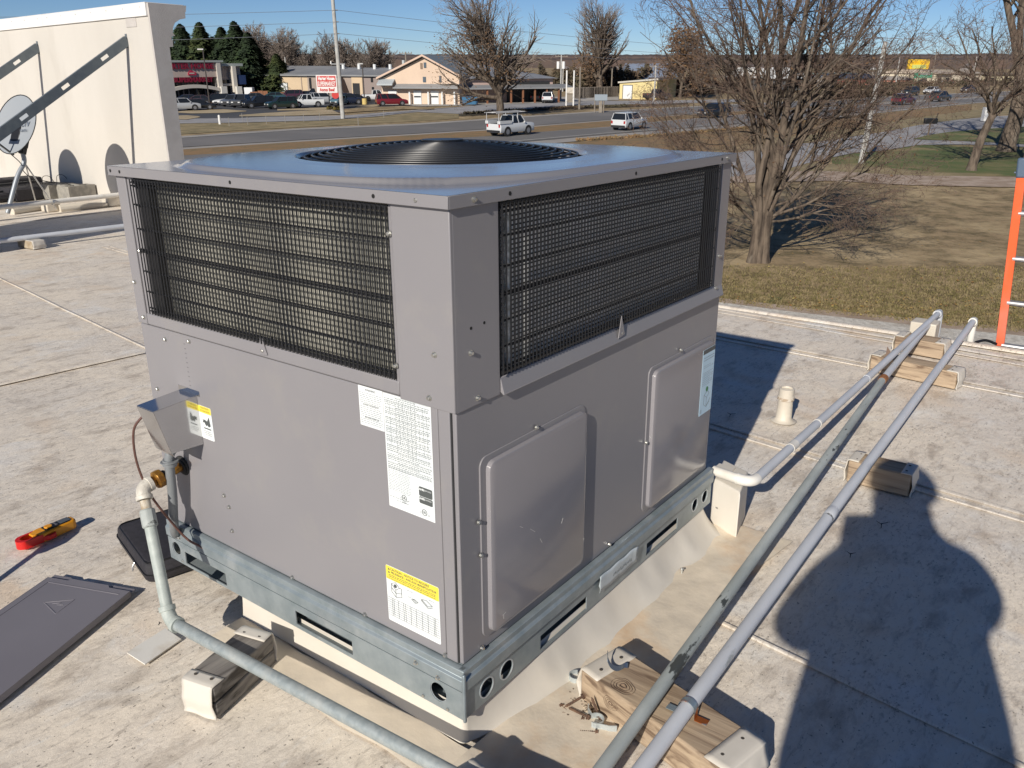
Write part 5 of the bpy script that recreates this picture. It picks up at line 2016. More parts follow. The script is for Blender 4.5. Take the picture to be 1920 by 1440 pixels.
m_ = MB()
for i in range(9):
    t = i / 8 * math.pi / 2
    for k in range(24):
        a = 2 * math.pi * k / 24
        m_.v.append(tuple(pp(.02, 0, 1.735) + fd * (.128 * math.cos(t) * math.cos(a)) + lf * (.118 * math.cos(t) * math.sin(a)) + V((0, 0, .125 * math.sin(t)))))
for i in range(8):
    for k in range(24):
        a0, a1 = i * 24 + k, i * 24 + (k + 1) % 24
        m_.f.append((a0, a1, a1 + 24, a0 + 24))
m_.prism([(.11 + .045 * math.cos(R(a)), .085 * math.sin(R(a))) for a in range(-80, 81, 16)], lambda u, v, t: tuple(pp(.02 + u - .01, v, 1.742 + t)), 0, .008)
part('cap', m_, mat('cap_cloth', (.03, .03, .035), .85), PS, smooth=50)
part('ear', MB().sphere(tuple(pp(.02, .098, 1.69)), .012, .012, .03).sphere(tuple(pp(.02, -.098, 1.69)), .012, .012, .03), bpy.data.materials['skin'], PS)
part('eye', MB().sphere(tuple(pp(.108, .032, 1.712)), .012).sphere(tuple(pp(.108, -.032, 1.712)), .012), mat('eye_dark', (.05, .03, .02), .2), PS)
part('mouth', MB().bar(pp(.105, -.022, 1.648), pp(.105, .022, 1.648), .008, .007), mat('lip', (.35, .14, .12), .5), PS, bevel=.002)
ph = thing('phone', 'black phone held up by the person behind the camera', 'phone', (PH_.x, PH_.y, PH_.z - .05))
part('phone_body', MB().obox(PH_ + V((0, 0, .022)), fd * .004, lf * .046, V((0, 0, .066))), BLACK, ph, bevel=.002)
part('screen', MB().obox(PH_ + V((0, 0, .022)) - fd * .0045, fd * .0006, lf * .043, V((0, 0, .062))), mat('phone_glass', (.01, .01, .012), .1), ph)


# ================================================================ level ground beyond the building
def pt(px, py):
    p = G(px, py)
    return p


def lerp(a, b, t):
    return a + (b - a) * t


def along(poly, n=40):
    """evenly spaced samples of a polyline given in the photograph"""
    out = []
    x0, x1 = poly[0][0], poly[-1][0]
    for k in range(n + 1):
        x = lerp(x0, x1, k / n)
        for a, b in zip(poly, poly[1:]):
            if min(a[0], b[0]) - 1e-6 <= x <= max(a[0], b[0]) + 1e-6:
                t = (x - a[0]) / (b[0] - a[0])
                out.append((x, lerp(a[1], b[1], t)))
                break
    return out


def strip(name, top, bot, m, dz, n=40, inner=1):
    """sheet on the ground between two lines that the photograph shows"""
    a, b = along(top, n), along(bot, n)
    mb = MB()
    for (p, q) in zip(a, b):
        P, Q = G(*p), G(*q)
        for j in range(inner + 1):
            c = P.lerp(Q, j / inner)
            mb.v.append((c.x, c.y, GZ + dz))
    w_ = inner + 1
    for i in range(len(a) - 1):
        for j in range(inner):
            k = i * w_ + j
            mb.f.append((k, k + 1, k + w_ + 1, k + w_))
    # faces look up
    return struct(name, mb, m, smooth=0)


gm = MB()
S_ = 9000
gm.add([(-S_, -S_, GZ), (S_, -S_, GZ), (S_, S_, GZ), (-S_, S_, GZ)], [(0, 1, 2, 3)])
struct('ground', gm, GRASS_DRY, smooth=0)
# lawn near the building, gravel strip, track
strip('near_lawn', [(1000, 538), (1340, 545), (1500, 560), (1920, 590), (2300, 610)], [(1000, 560), (1340, 566), (1500, 582), (1640, 596), (1760, 610), (1920, 626), (2300, 650)], GRASS_NEAR, .02, 60)
gv = MB()
gv.add([(4.2, -60, GZ + .03), (20, -60, GZ + .03), (24.6, 1.0, GZ + .03), (22.8, 9.0, GZ + .03), (20, 30, GZ + .03), (4.2, 30, GZ + .03)], [(0, 1, 2, 3, 4, 5)])
struct('gravel_yard', gv, GRAVEL, smooth=0)
strip('dirt_edge', [(1340, 559), (1500, 578), (1700, 598), (1920, 618), (2100, 640)], [(1340, 567), (1500, 588), (1700, 610), (1920, 632), (2100, 656)], DIRT, .035, 50)
strip('green_lawn', [(1560, 288), (1640, 283), (1720, 272), (1830, 273), (1920, 277), (2200, 285)], [(1560, 322), (1640, 328), (1720, 330), (1830, 331), (1920, 331), (2200, 340)], GRASS_GREEN, .02, 40)
strip('straw_verge', [(1380, 300), (1500, 306), (1600, 310), (1680, 317), (1760, 324), (1830, 326)], [(1380, 324), (1500, 326), (1600, 325), (1680, 332), (1760, 333), (1830, 332)], GRASS_STRAW, .035, 40)
strip('dirt_track', [(1300, 318), (1420, 322), (1560, 322), (1700, 330), (1920, 333), (2200, 338)], [(1300, 345), (1420, 343), (1560, 340), (1700, 348), (1920, 353), (2200, 360)], DIRT, .045, 40)
strip('driveway', [(1240, 318), (1370, 290), (1450, 276), (1530, 268), (1600, 257), (1660, 248), (1720, 236), (1790, 226), (1860, 219), (1920, 216), (2200, 205)], [(1240, 345), (1370, 333), (1450, 325), (1530, 303), (1600, 288), (1660, 283), (1720, 273), (1790, 272), (1860, 273), (1920, 277), (2200, 285)], CONCRETE, .06, 60)
strip('lawn_island', [(1712, 262), (1740, 255), (1780, 249), (1850, 243), (1920, 239), (2200, 232)], [(1712, 262.4), (1740, 264), (1780, 265), (1850, 268), (1920, 272), (2200, 282)], GRASS_GREEN, .10, 40)

# highway: two carriageways with a rusty grass median
strip('far_shoulder', [(-300, 285), (340, 256), (560, 241), (780, 232), (943, 221), (1113, 209.5), (1244, 202.5), (1450, 192), (1665, 181), (1822, 174), (2000, 167)], [(-300, 326), (340, 281.5), (560, 267), (780, 254), (915, 245.5), (1147, 227), (1244, 219), (1450, 205), (1665, 191), (1822, 182), (2000, 174)], SHOULDER, .04, 80)
strip('far_carriageway', [(-300, 288), (340, 259), (560, 244), (780, 235), (943, 223.5), (1113, 211.5), (1244, 204), (1450, 194), (1665, 183), (1822, 175.5), (2000, 168.5)], [(-300, 321), (340, 277.5), (560, 264), (780, 251.5), (915, 243), (1147, 225), (1244, 217.5), (1450, 204), (1665, 190), (1822, 181), (2000, 173)], ROAD, .08, 80)
strip('median_grass', [(-300, 326), (340, 281.5), (560, 267), (780, 254), (915, 245.5), (1147, 227), (1244, 219), (1450, 205), (1560, 198)], [(-300, 345), (340, 293), (560, 281), (700, 269), (918, 256), (1004, 249), (1147, 238), (1244, 227.5), (1450, 210.5), (1560, 199)], GRASS_RUST, .06, 80)
strip('near_shoulder', [(-300, 343), (340, 291), (560, 279), (700, 266.5), (918, 254), (1004, 247), (1147, 236), (1244, 225.5), (1450, 209), (1560, 200), (1680, 191), (1822, 183), (2000, 175)], [(-300, 400), (340, 325), (700, 292), (900, 279), (1060, 268), (1141, 260), (1244, 252.5), (1380, 240), (1530, 225), (1680, 209), (1822, 194.5), (2000, 184)], SHOULDER, .05, 80)
strip('near_carriageway', [(-300, 347), (340, 294), (560, 281), (700, 269.5), (918, 257), (1004, 250), (1147, 239.5), (1244, 229), (1450, 212), (1560, 203), (1680, 194.5), (1822, 185.5), (2000, 177)], [(-300, 392), (340, 318), (700, 287), (900, 274.5), (1015, 264.5), (1141, 253), (1244, 245), (1380, 234), (1530, 220.5), (1680, 206), (1822, 192.5), (2000, 182.5)], ROAD, .09, 80)
LINE = mat('lane_paint', (.55, .54, .50), .8)
strip('edge_line', [(340, 259.8), (560, 244.7), (780, 235.7), (943, 224.1), (1113, 212), (1244, 204.4), (1665, 183.2)], [(340, 260.4), (560, 245.2), (780, 236.1), (943, 224.4), (1113, 212.3), (1244, 204.7), (1665, 183.4)], LINE, .11, 60)
strip('edge_line', [(700, 284.5), (900, 272), (1015, 262.3), (1141, 251), (1244, 243.4), (1530, 219.3), (1822, 191.8)], [(700, 285.3), (900, 272.7), (1015, 262.9), (1141, 251.5), (1244, 243.8), (1530, 219.6), (1822, 192)], LINE, .12, 60)
strip('brown_verge', [(900, 281), (1060, 270), (1141, 262), (1244, 254), (1380, 241.5), (1530, 226.5), (1680, 210.5), (1822, 196)], [(900, 300), (1060, 300), (1141, 300), (1244, 298), (1380, 275), (1530, 252), (1680, 226), (1822, 206)], GRASS_RUST, .025, 60)
strip('tan_verge', [(1440, 262), (1560, 246), (1680, 227), (1822, 207), (2000, 190)], [(1440, 277), (1560, 262), (1680, 243), (1822, 221), (2000, 205)], GRASS_STRAW, .03, 60)
# frontage road, parking lot and islands
strip('frontage_road', [(280, 224), (450, 220), (650, 217), (780, 206.5), (900, 198), (1060, 190), (1240, 189), (1400, 186)], [(280, 233), (450, 230.5), (600, 226.5), (700, 219.5), (780, 210.5), (860, 214), (1000, 204), (1060, 198.5), (1240, 195), (1400, 191)], CONCRETE, .05, 60)
strip('verge_dark', [(860, 214), (940, 209), (1060, 201), (1180, 197), (1290, 193)], [(860, 218), (940, 214), (1060, 206), (1180, 201.5), (1290, 196)], BRUSH, .05, 40)
strip('straw_verge', [(280, 233), (450, 231), (600, 227), (700, 220), (780, 211), (860, 214)], [(280, 256), (450, 245), (600, 237), (700, 232), (780, 228), (860, 222)], GRASS_STRAW, .035, 60)
strip('parking_lot', [(280, 180), (420, 176), (560, 173), (720, 182), (860, 189)], [(280, 224), (450, 222), (600, 214), (720, 205), (860, 197)], ASPHALT, .06, 40)
for n_, (t_, b_) in enumerate((([(334, 210), (360, 208), (420, 206), (462, 209)], [(334, 212.5), (360, 214), (420, 213), (462, 210)]),
                               ([(332, 218), (350, 217.5), (372, 219)], [(332, 225), (350, 225.5), (376, 221)]),
                               ([(449, 217), (500, 213), (560, 209.5), (620, 206.5)], [(449, 219.5), (500, 219), (560, 218), (640, 215)]),
                               ([(520, 206), (600, 203), (640, 202)], [(520, 208.5), (600, 207.5), (640, 207)]),
                               ([(655, 201), (700, 197), (710, 197)], [(655, 203), (700, 201.5), (712, 200)]))):
    o_ = strip('kerbed_island', t_, b_, TAN, .10, 24)
strip('grass_island', [(640, 206), (700, 202), (760, 200), (812, 202)], [(640, 213), (700, 209), (760, 206), (815, 206.5)], GRASS_DRY, .10, 30)
strip('forecourt', [(716, 186), (800, 188), (900, 184), (1000, 182), (1060, 182), (1160, 180)], [(716, 197), (800, 200), (900, 198), (1000, 194), (1060, 192), (1160, 188)], mat('pale_forecourt', (.42, .40, .37), .85, c2=(.35, .33, .30), vs=.2), .075, 30)

# distant terrain: low wooded ridges
def ridge(name, d0, h0, h1, a0, a1, m, sd, n=260, rough=1.0):
    mb = MB()
    for i in range(n + 1):
        a = R(a0 + (a1 - a0) * i / n)
        x, y = CAM.x + d0 * math.cos(a), CAM.y + d0 * math.sin(a)
        h = lerp(h0, h1, .5 + .5 * noise.noise(V((i * .022 * 260 / n, sd, 0)))) + rough * noise.noise(V((i * .6, sd, 4))) + rough * .6 * noise.noise(V((i * 1.7, sd, 9)))
        k = 1 + .25
        for (f_, z) in ((1, GZ - 1), (1.004, GZ + h * .8), (1.02, GZ + h), (1.25, GZ + h * .9), (1.5, GZ - 2)):
            mb.v.append((CAM.x + d0 * f_ * math.cos(a), CAM.y + d0 * f_ * math.sin(a), z))
    for i in range(n):
        for j in range(4):
            k = i * 5 + j
            mb.f.append((k, k + 5, k + 6, k + 1))
    return struct(name, mb, m, smooth=0)


ridge('hills', 1500, 12, 19, -180, 180, WOODS, 1.3, 2400, 1.3)
ridge('hills', 800, 7, 10, -60, 130, mat('nearer_woods', (.105, .072, .058), .95, c2=(.07, .055, .05), vs=.05, vd=8), 5.1, 900, 1.6)


# ---------------------------------------------------------------- buildings
def facade(pxl, pxr):
    """left and right foot of a front, on the ground; returns origin, unit vector along, outward normal"""
    A = G(*pxl)
    B = G(*pxr)
    u = (B - A)
    L_ = u.length
    u.normalize()
    n = V((u.y, -u.x, 0))            # towards the camera
    if n.dot(CAM - A) < 0:
        n = -n
    return A, u, n, L_


class Bld:
    def __init__(s, name, label, cat, pxl, pxr, depth, group=None):
        s.A, s.u, s.n, s.L = facade(pxl, pxr)
        s.depth = depth
        s.root = thing(name, label, cat, (s.A + s.u * s.L / 2 - s.n * depth / 2), group, roof=False)

    def P(s, a, o, z):
        p = s.A + s.u * a + s.n * o
        return (p.x, p.y, GZ + z)

    def a(s, px, o=0):
        """distance along the front at which the photograph shows column px"""
        lo, hi = -200.0, 300.0
        for _ in range(50):
            m = (lo + hi) / 2
            d = V(s.P(m, o, 3)) - CAM
            if 960 + F * d.dot(rt) / d.dot(fw) < px:
                lo = m
            else:
                hi = m
        return m

    def z(s, px, py):
        q = V(s.P(s.a(px), 0, 0))
        return HT(q, py) - GZ

    def box(s, a0, a1, o0, o1, z0, z1, mb=None):
        mb = mb or MB()
        c = (V(s.P(a0, o0, z0)) + V(s.P(a1, o1, z1))) / 2
        return mb.obox(c, s.u * (a1 - a0) / 2, s.n * (o1 - o0) / 2, V((0, 0, (z1 - z0) / 2)))

    def part(s, name, mb, m, **k):
        return part(name, mb, m, s.root, **k)

    def pxbox(s, name, px0, px1, py0, py1, o0, o1, m, **k):
        """part of the front between columns and rows of the photograph"""
        a0, a1 = s.a(px0), s.a(px1)
        pm = (px0 + px1) / 2
        return s.part(name, s.box(a0, a1, o0, o1, max(0, s.z(pm, py1)), s.z(pm, py0)), m, **k)


W_TAUPE = mat('supermarket_taupe', (.50, .41, .36), .85, c2=(.46, .38, .33), vs=.5)
W_CREAM = mat('supermarket_cream', (.56, .52, .46), .8)
W_GREEN = mat('coping_grey_green', (.35, .38, .36), .6)
GLASS = mat('dark_window_glass', (.02, .023, .028), .08)
GLASS_B = mat('blue_grey_glass', (.10, .13, .16), .1)
MAROON = mat('maroon_letters', (.22, .012, .035), .5)
TANW = mat('tan_metal_wall', (.58, .45, .30), .8, c2=(.53, .41, .27), vs=.3)
BROWNW = mat('taupe_metal_wall', (.34, .28, .235), .8, c2=(.30, .245, .205), vs=.4)
GREYR = mat('grey_metal_roof', (.26, .265, .27), .6, c2=(.22, .225, .23), vs=.2)
DOORW = mat('white_door', (.68, .70, .70), .6)
PINKW = mat('pink_beige_wall', (.66, .51, .39), .85, c2=(.61, .47, .36), vs=.3)
BROWNF = mat('brown_fence', (.23, .10, .05), .85)

# supermarket
b = Bld('supermarket', 'taupe supermarket with maroon lettering and arched entrance behind the car park', 'supermarket', (300, 187.5), (462, 182), 30)
zt = b.z(400, 113)
aR = b.a(419)
b.part('wall', b.box(-14, aR, -30, -.05, 3.9, zt - .35), W_TAUPE)
b.part('wall', b.box(aR + .003, b.a(460), -24, -1.6, 0, b.z(440, 121) - .3), W_TAUPE)
b.part('roof_coping', b.box(-14, aR + .25, -30, .35, zt - .35, zt), W_GREEN)
b.part('roof_coping', b.box(aR + .255, b.a(461), -24, -.5, b.z(440, 121) - .3, b.z(440, 119)), W_GREEN)
for (c0, c1, t0, nm) in ((408, 415.5, 113, 'pillar'), (437, 443.5, 122, 'pillar')):
    b.pxbox(nm, c0, c1, t0 + 2, 187, -1.2, .28, W_CREAM)
    b.pxbox('pillar_base', c0 + 1.5, c1 + 4.5, 162, 187, -1.3, .9, mat('pillar_base_white', (.62, .60, .55), .8) if 'pillar_base_white' not in bpy.data.materials else bpy.data.materials['pillar_base_white'])
# arched canopy over the entrance
ar = MB()
aL, aRR = b.a(300) - 4, b.a(408)
nA = 24
for i in range(nA + 1):
    a = lerp(aL, aRR, i / nA)
    t = (a - b.a(362)) / (aRR - b.a(362))
    hz_ = b.z(362, 158.5) - .75 * min(1.3, t * t) * .9
    for (o0, zz) in ((.5, hz_), (.5, hz_ - .62), (-.4, hz_ - .62), (-.4, hz_)):
        ar.v.append(b.P(a, o0, zz))
for i in range(nA):
    for e in range(4):
        k = i * 4
        ar.f.append((k + e, k + 4 + e, k + 4 + (e + 1) % 4, k + (e + 1) % 4))
b.part('arched_canopy', ar, W_CREAM)
b.part('wall', b.box(b.a(415), b.a(437), -.9, -.5, b.z(425, 161), b.z(425, 157)), W_CREAM)
b.part('shopfront', b.box(-14, aR - .3, -4.2, -4.0, 0, 4.2), GLASS)
b.part('shopfront', b.box(aR + .5, b.a(437), -1.58, -1.5, 0, 3.3), GLASS)
for c0 in (331, 341, 351, 366, 382, 396):
    b.part('mullion', b.box(b.a(c0, -3.8), b.a(c0, -3.8) + .25, -3.95, -3.8, 0, 4.0), mat('mullion_grey', (.20, .19, .19), .6) if 'mullion_grey' not in bpy.data.materials else bpy.data.materials['mullion_grey'])
b.part('door_header', b.box(b.a(330, -3.8), b.a(366, -3.8), -3.96, -3.82, 2.5, 2.7), bpy.data.materials['mullion_grey'])
b.pxbox('blue_awning', 446, 461, 141, 158, -1.5, .1, mat('navy_awning', (.02, .045, .13), .7))
b.pxbox('shopfront', 446, 461, 159, 176, -1.55, -1.4, GLASS)
letters('lettering', 'HARTER HOUSE', 1.45, MAROON, b.root, V(b.P(b.a(356), .12, b.z(360, 124.3))), b.u, (0, 0, 1), .10, .05, width=b.a(404.5) - b.a(308))
letters('lettering', 'SUPERMARKET', 1.1, MAROON, b.root, V(b.P(b.a(363), .12, b.z(362, 150))), b.u, (0, 0, 1), .10, .05, width=b.a(400) - b.a(326.5))
hz0, hz1 = b.z(362, 141), b.z(362, 131)
ha, hb2 = b.a(354), b.a(369.5)
hm = MB()
hm.prism([(ha, hz0), (hb2, hz0), (hb2, lerp(hz0, hz1, .55)), (lerp(ha, hb2, .8), lerp(hz0, hz1, .6)), (lerp(ha, hb2, .72), hz1 - .3), (lerp(ha, hb2, .4), hz1), (lerp(ha, hb2, .05), lerp(hz0, hz1, .5))], lambda u, v, t: b.P(u, t, v), .0, .15)
b.part('house_emblem', hm, mat('emblem_red', (.45, .03, .07), .5))
b.part('emblem_line', b.box(ha + .3, hb2 - .4, .15, .18, hz0 + .25, hz0 + .45), W_CREAM)

# long tan warehouse
b = Bld('warehouse', 'long tan metal warehouse with white roll-up doors right of the supermarket', 'warehouse', (462, 178), (579, 181), 22)
ze = b.z(520, 142)
b.part('wall', b.box(0, b.L, -22, 0, 0, ze), TANW)
rf = MB().prism([(0.5, ze), (-11, ze + 1.6), (-22.5, ze), (-22.5, ze + .25), (-11, ze + 1.85), (.5, ze + .25)][::-1], lambda u, v, t: b.P(t, u, v), -.4, b.L + .4)
b.part('roof', rf, GREYR, smooth=0)
for (c0, c1, t0, b0) in ((467, 480, 155, 172), (524, 538, 156, 173)):
    b.pxbox('door_frame', c0 - 1.3, c1 + 1.3, t0 - 1.3, 179, -.02, .06, mat('frame_dark', (.10, .10, .09), .7) if 'frame_dark' not in bpy.data.materials else bpy.data.materials['frame_dark'])
    b.pxbox('roll_up_door', c0, c1, t0, 179, .0, .12, DOORW)
for c0 in (484, 565):
    b.pxbox('downspout', c0, c0 + 1.2, 143, 180, 0, .12, BROWNW)
b2 = Bld('warehouse', 'long grey-brown metal building with black openings behind the red and white sign', 'warehouse', (579, 184), (716, 187), 20)
ze = b2.z(650, 143)
b2.part('wall', b2.box(0, b2.a(660), -20, 0, 0, ze), BROWNW)
b2.part('wall', b2.box(b2.a(660) + .002, b2.a(680), -20, .15, 0, ze), TANW)
b2.part('wall', b2.box(b2.a(680) + .002, b2.L, -20, 0, 0, ze), mat('mauve_wall', (.27, .22, .20), .85))
b2.part('roof', MB().prism([(0.5, ze), (-10, ze + 1.2), (-20.5, ze), (-20.5, ze + .25), (-10, ze + 1.45), (.5, ze + .25)][::-1], lambda u, v, t: b2.P(t, u, v), -.4, b2.L + .4), GREYR, smooth=0)
b2.pxbox('dark_doorway', 662, 675, 156, 180, .1, .2, DARK)
for c0, t0, h_ in ((580, 146, 20), (600, 146, 8), (623, 147, 10), (696, 144, 10), (697, 163, 12), (711, 150, 10)):
    b2.pxbox('window', c0, c0 + 4, t0, t0 + h_, 0, .1, GLASS)
st = MB()
st.prism([(b2.a(645), 0), (b2.a(658), 0), (b2.a(645), 4)], lambda u, v, t: b2.P(u, t, v), .3, 2)
b2.part('stair', st, mat('stair_brown', (.10, .07, .06), .8))
for k in range(4):
    c = b2.P(b2.a(600 + 30 * k), -8, ze + 1.2)
    b2.part('roof_vent', MB().tube([c, (c[0], c[1], c[2] + .9)], .3, 8), DOORW)

# gabled workshop
b = Bld('gabled_workshop', 'pinkish gabled workshop with white garage doors, left of the brown-leaved tree', 'workshop', (717, 195.5), (862, 196.5), 26)
zp_, zl_ = b.z(795, 108), b.z(720, 148)
aM = b.a(795)
wl = MB().prism([(0, 0), (b.L, 0), (b.L, b.z(862, 146)), (aM, zp_), (0, zl_)], lambda u, v, t: b.P(u, t, v), 0, -26)
b.part('wall', wl, PINKW, smooth=0)
rf = MB()
for (a0, z0_, a1, z1_) in ((-.6, zl_ - .1, aM, zp_ + .12), (aM, zp_ + .12, b.L + .6, b.z(862, 146) - .1)):
    rf.prism([(a0, z0_), (a1, z1_), (a1, z1_ + .3), (a0, z0_ + .3)], lambda u, v, t: b.P(u, t, v), .6, -26.5)
b.part('roof', rf, mat('grey_green_roof', (.22, .25, .25), .5), smooth=0)
b.part('trim', MB().prism([(-.65, zl_ - .05), (aM, zp_ + .2), (b.L + .65, b.z(862, 146) - .05), (b.L + .65, b.z(862, 146) + .25), (aM, zp_ + .5), (-.65, zl_ + .25)], lambda u, v, t: b.P(u, t, v), .61, .75), mat('trim_pink', (.62, .46, .36), .8), smooth=0)
ca = MB()
zc0, zc1 = b.z(790, 167), b.z(790, 162)
ca.prism([(0, zc1 + .15), (1.3, zc0 + .1), (1.3, zc0 + .35), (0, zc1 + .4)], lambda u, v, t: b.P(t, u, v), b.a(740), b.L)
b.part('canopy', ca, GREYR, smooth=0)
b.part('canopy', MB().prism([(0, zc1 + .9), (1.8, zc0 + .6), (1.8, zc0 + .85), (0, zc1 + 1.15)], lambda u, v, t: b.P(t, u, v), b.a(712), b.a(741) - .02), mat('pale_canopy', (.42, .46, .48), .5), smooth=0)
for (c0, c1) in ((727.5, 743), (775, 789.5), (807, 822)):
    b.pxbox('garage_door', c0, c1, 170, 196, .0, .12, DOORW)
    if c0 > 750:
        b.pxbox('door_window', c0 + 1, c1 - 1, 180, 182.5, .12, .16, GLASS)
for (c0, c1, t0, t1) in ((789.5, 793.5, 118, 129), (796, 800.5, 117, 127), (793.5, 799, 144, 154), (824, 828, 142, 154)):
    b.pxbox('window', c0, c1, t0, t1, .0, .1, GLASS_B if t0 > 120 else mat('louver', (.24, .17, .12), .8) if 'louver' not in bpy.data.materials else GLASS_B)
for c0 in (768, 803, 829, 852):
    b.pxbox('white_post', c0, c0 + 2.5, 172, 197, .5, .9, DOORW)
b3 = Bld('workshop_wing', 'low pinkish wing with a wide grey roof behind the brown-leaved tree', 'workshop', (864, 194), (1036, 191), 24)
ze = b3.z(1000, 147)
b3.part('wall', b3.box(0, b3.L, -24, 0, 0, ze), mat('mauve_pink_wall', (.42, .31, .27), .85, c2=(.38, .28, .25), vs=.3))
rf = MB()
zr = b3.z(900, 112)
v0, v1, v2, v3 = b3.P(-1, .8, ze), b3.P(b3.L + .8, .8, ze), b3.P(b3.L + .8, -24, ze), b3.P(-1, -24, ze)
m0_, m1_ = b3.P(-1, -10, zr), b3.P(b3.a(990), -10, zr - 1.5)
rf.add([v0, v1, v2, v3, m0_, m1_], [(0, 1, 5, 4), (1, 2, 5), (2, 3, 4, 5), (3, 0, 4)])
b3.part('roof', rf, mat('slate_grey_roof', (.24, .255, .28), .6, c2=(.19, .2, .22), vs=.3), smooth=0)
b3.part('canopy', MB().prism([(0, b3.z(1000, 160)), (4, b3.z(1000, 165)), (4, b3.z(1000, 164) + .1), (0, b3.z(1000, 158))], lambda u, v, t: b3.P(t, u, v), 0, b3.L + 2.5), GREYR, smooth=0)
b3.part('painted_bay_shade', b3.box(b3.a(950), b3.a(1030), .02, .1, 0, 3.4), DARK)  # dark slab that paints the shade under the canopy onto the wall
for k in range(7):
    a = b3.a(900 + 22 * k)
    b3.part('post', b3.box(a, a + .25, 3.4, 3.7, 0, b3.z(1000, 164)), BROWNF)

# small yellow building, and what stands behind it
b = Bld('yellow_shed', 'small pale yellow building with a white door and slanted roof', 'shed', (1161, 185), (1230, 186.5), 12)
zL, zR = b.z(1163, 156), b.z(1229, 150)
b.part('wall', MB().prism([(0, 0), (b.L, 0), (b.L, zR), (0, zL)], lambda u, v, t: b.P(u, t, v), 0, -12), mat('yellow_wall', (.66, .55, .27), .85), smooth=0)
b.part('roof', MB().prism([(-.3, zL), (b.L + .3, zR), (b.L + .3, zR + .3), (-.3, zL + .3)], lambda u, v, t: b.P(u, t, v), .3, -12.3), mat('pale_roof', (.5, .48, .42), .6), smooth=0)
b.pxbox('door_frame', 1168, 1187, 159, 188, 0, .06, bpy.data.materials['frame_dark'])
b.pxbox('white_door', 1169.5, 1186, 160.5, 188, .03, .12, DOORW)
b = Bld('blue_roofed_barn', 'white building with a steep blue-grey metal roof behind the yellow shed', 'barn', (1188, 168), (1262, 168), 22)
b.part('wall', b.box(b.a(1198), b.L, -22, 0, 0, b.z(1225, 146)), WHITE_PAINT)
z0_, z1_ = b.z(1225, 146), b.z(1225, 119)
b.part('roof', MB().prism([(1.5, z0_ - .3), (-11, z1_), (-23.5, z0_ - .3)][::-1], lambda u, v, t: b.P(t, u, v), -1, b.L + 1), mat('blue_grey_roof', (.25, .30, .38), .5, c2=(.22, .26, .34), vs=.3), smooth=0)
b = Bld('brick_building', 'low red-brown brick building between the yellow shed and the brown bush', 'building', (1231, 181), (1275, 181), 10)
b.part('wall', b.box(0, b.L, -10, 0, 0, b.z(1250, 150)), mat('brick_red', (.23, .085, .055), .85, c2=(.19, .075, .05), vs=.5))
b.part('roof', b.box(-.3, b.L + .3, -10.3, .3, b.z(1250, 150), b.z(1250, 147)), mat('brown_roof', (.12, .07, .05), .8))

# roadside buildings seen through and beside the big bare tree
defs = [
    ('store', 'dark grey store with a white roof line, seen through the big bare tree', (1435, 170), (1512, 169), 147, (.09, .095, .10), 127, (.68, .68, .66), 3.0),
    ('store', 'low white store behind the big tree, left of the blue-roofed shop', (1514, 163), (1562, 162), 147, (.55, .53, .50), 143, (.35, .36, .38), 1.0),
    ('store', 'shop with a navy roof and brick-red wall left of the yellow sign', (1586, 160), (1648, 159.5), 147, (.33, .12, .09), 139, (.05, .075, .13), 2.5),
    ('store', 'long salmon-red shop front below the yellow sign', (1650, 159), (1712, 159), 150, (.42, .19, .14), 144, (.36, .32, .28), 1.0),
    ('store', 'pale green-roofed store behind the trunk of the white pole', (1556, 152), (1625, 151), 144, (.45, .46, .44), 137, (.22, .33, .33), 2.0),
    ('motel', 'cream building with an arched dark opening right of the green sign', (1752, 159), (1782, 158), 138, (.62, .55, .42), 131, (.42, .35, .28), 3.0),
    ('motel', 'cream motel block farther right behind the bare trees', (1798, 157), (1838, 156.5), 138, (.55, .49, .39), 131, (.38, .33, .27), 2.5),
    ('motel', 'yellow-cream building at the right behind the forked tree', (1840, 156), (1905, 155), 140, (.52, .46, .31), 136, (.16, .12, .08), 2.0),
    ('store', 'small red-roofed store between the big tree and the white pole', (1500, 156), (1552, 155), 148, (.40, .38, .36), 141, (.36, .10, .09), 2.5),
    ('store', 'wide low shop with a pale roof above the far traffic', (1655, 150), (1705, 150), 143, (.46, .42, .36), 136, (.50, .46, .40), 2.5),
]
for nm, lab, pl, pr, ty, wc, ry, rc, ov in defs:
    b = Bld(nm, lab, 'shop' if nm == 'store' else 'motel', pl, pr, 18)
    pm = (pl[0] + pr[0]) / 2
    z0_, z1_ = b.z(pm, ty), b.z(pm, ry)
    b.part('wall', b.box(0, b.L, -18, 0, 0, z0_), mat('far_wall', wc, .85, c2=tuple(q * .88 for q in wc), vs=.3))
    b.part('roof', MB().prism([(ov * .3, z0_), (-6, z1_), (-12, z1_), (-18.5, z0_)][::-1], lambda u, v, t: b.P(t, u, v), -.5, b.L + .5), mat('far_roof', rc, .7), smooth=0)
    k = max(2, int(b.L / 7))
    for i in range(k):
        a = b.L * (i + .25) / k
        b.part('window', b.box(a, a + b.L / k * .45, 0, .12, .8 if i % 2 else 0, min(z0_ * .62, 3.0)), GLASS)
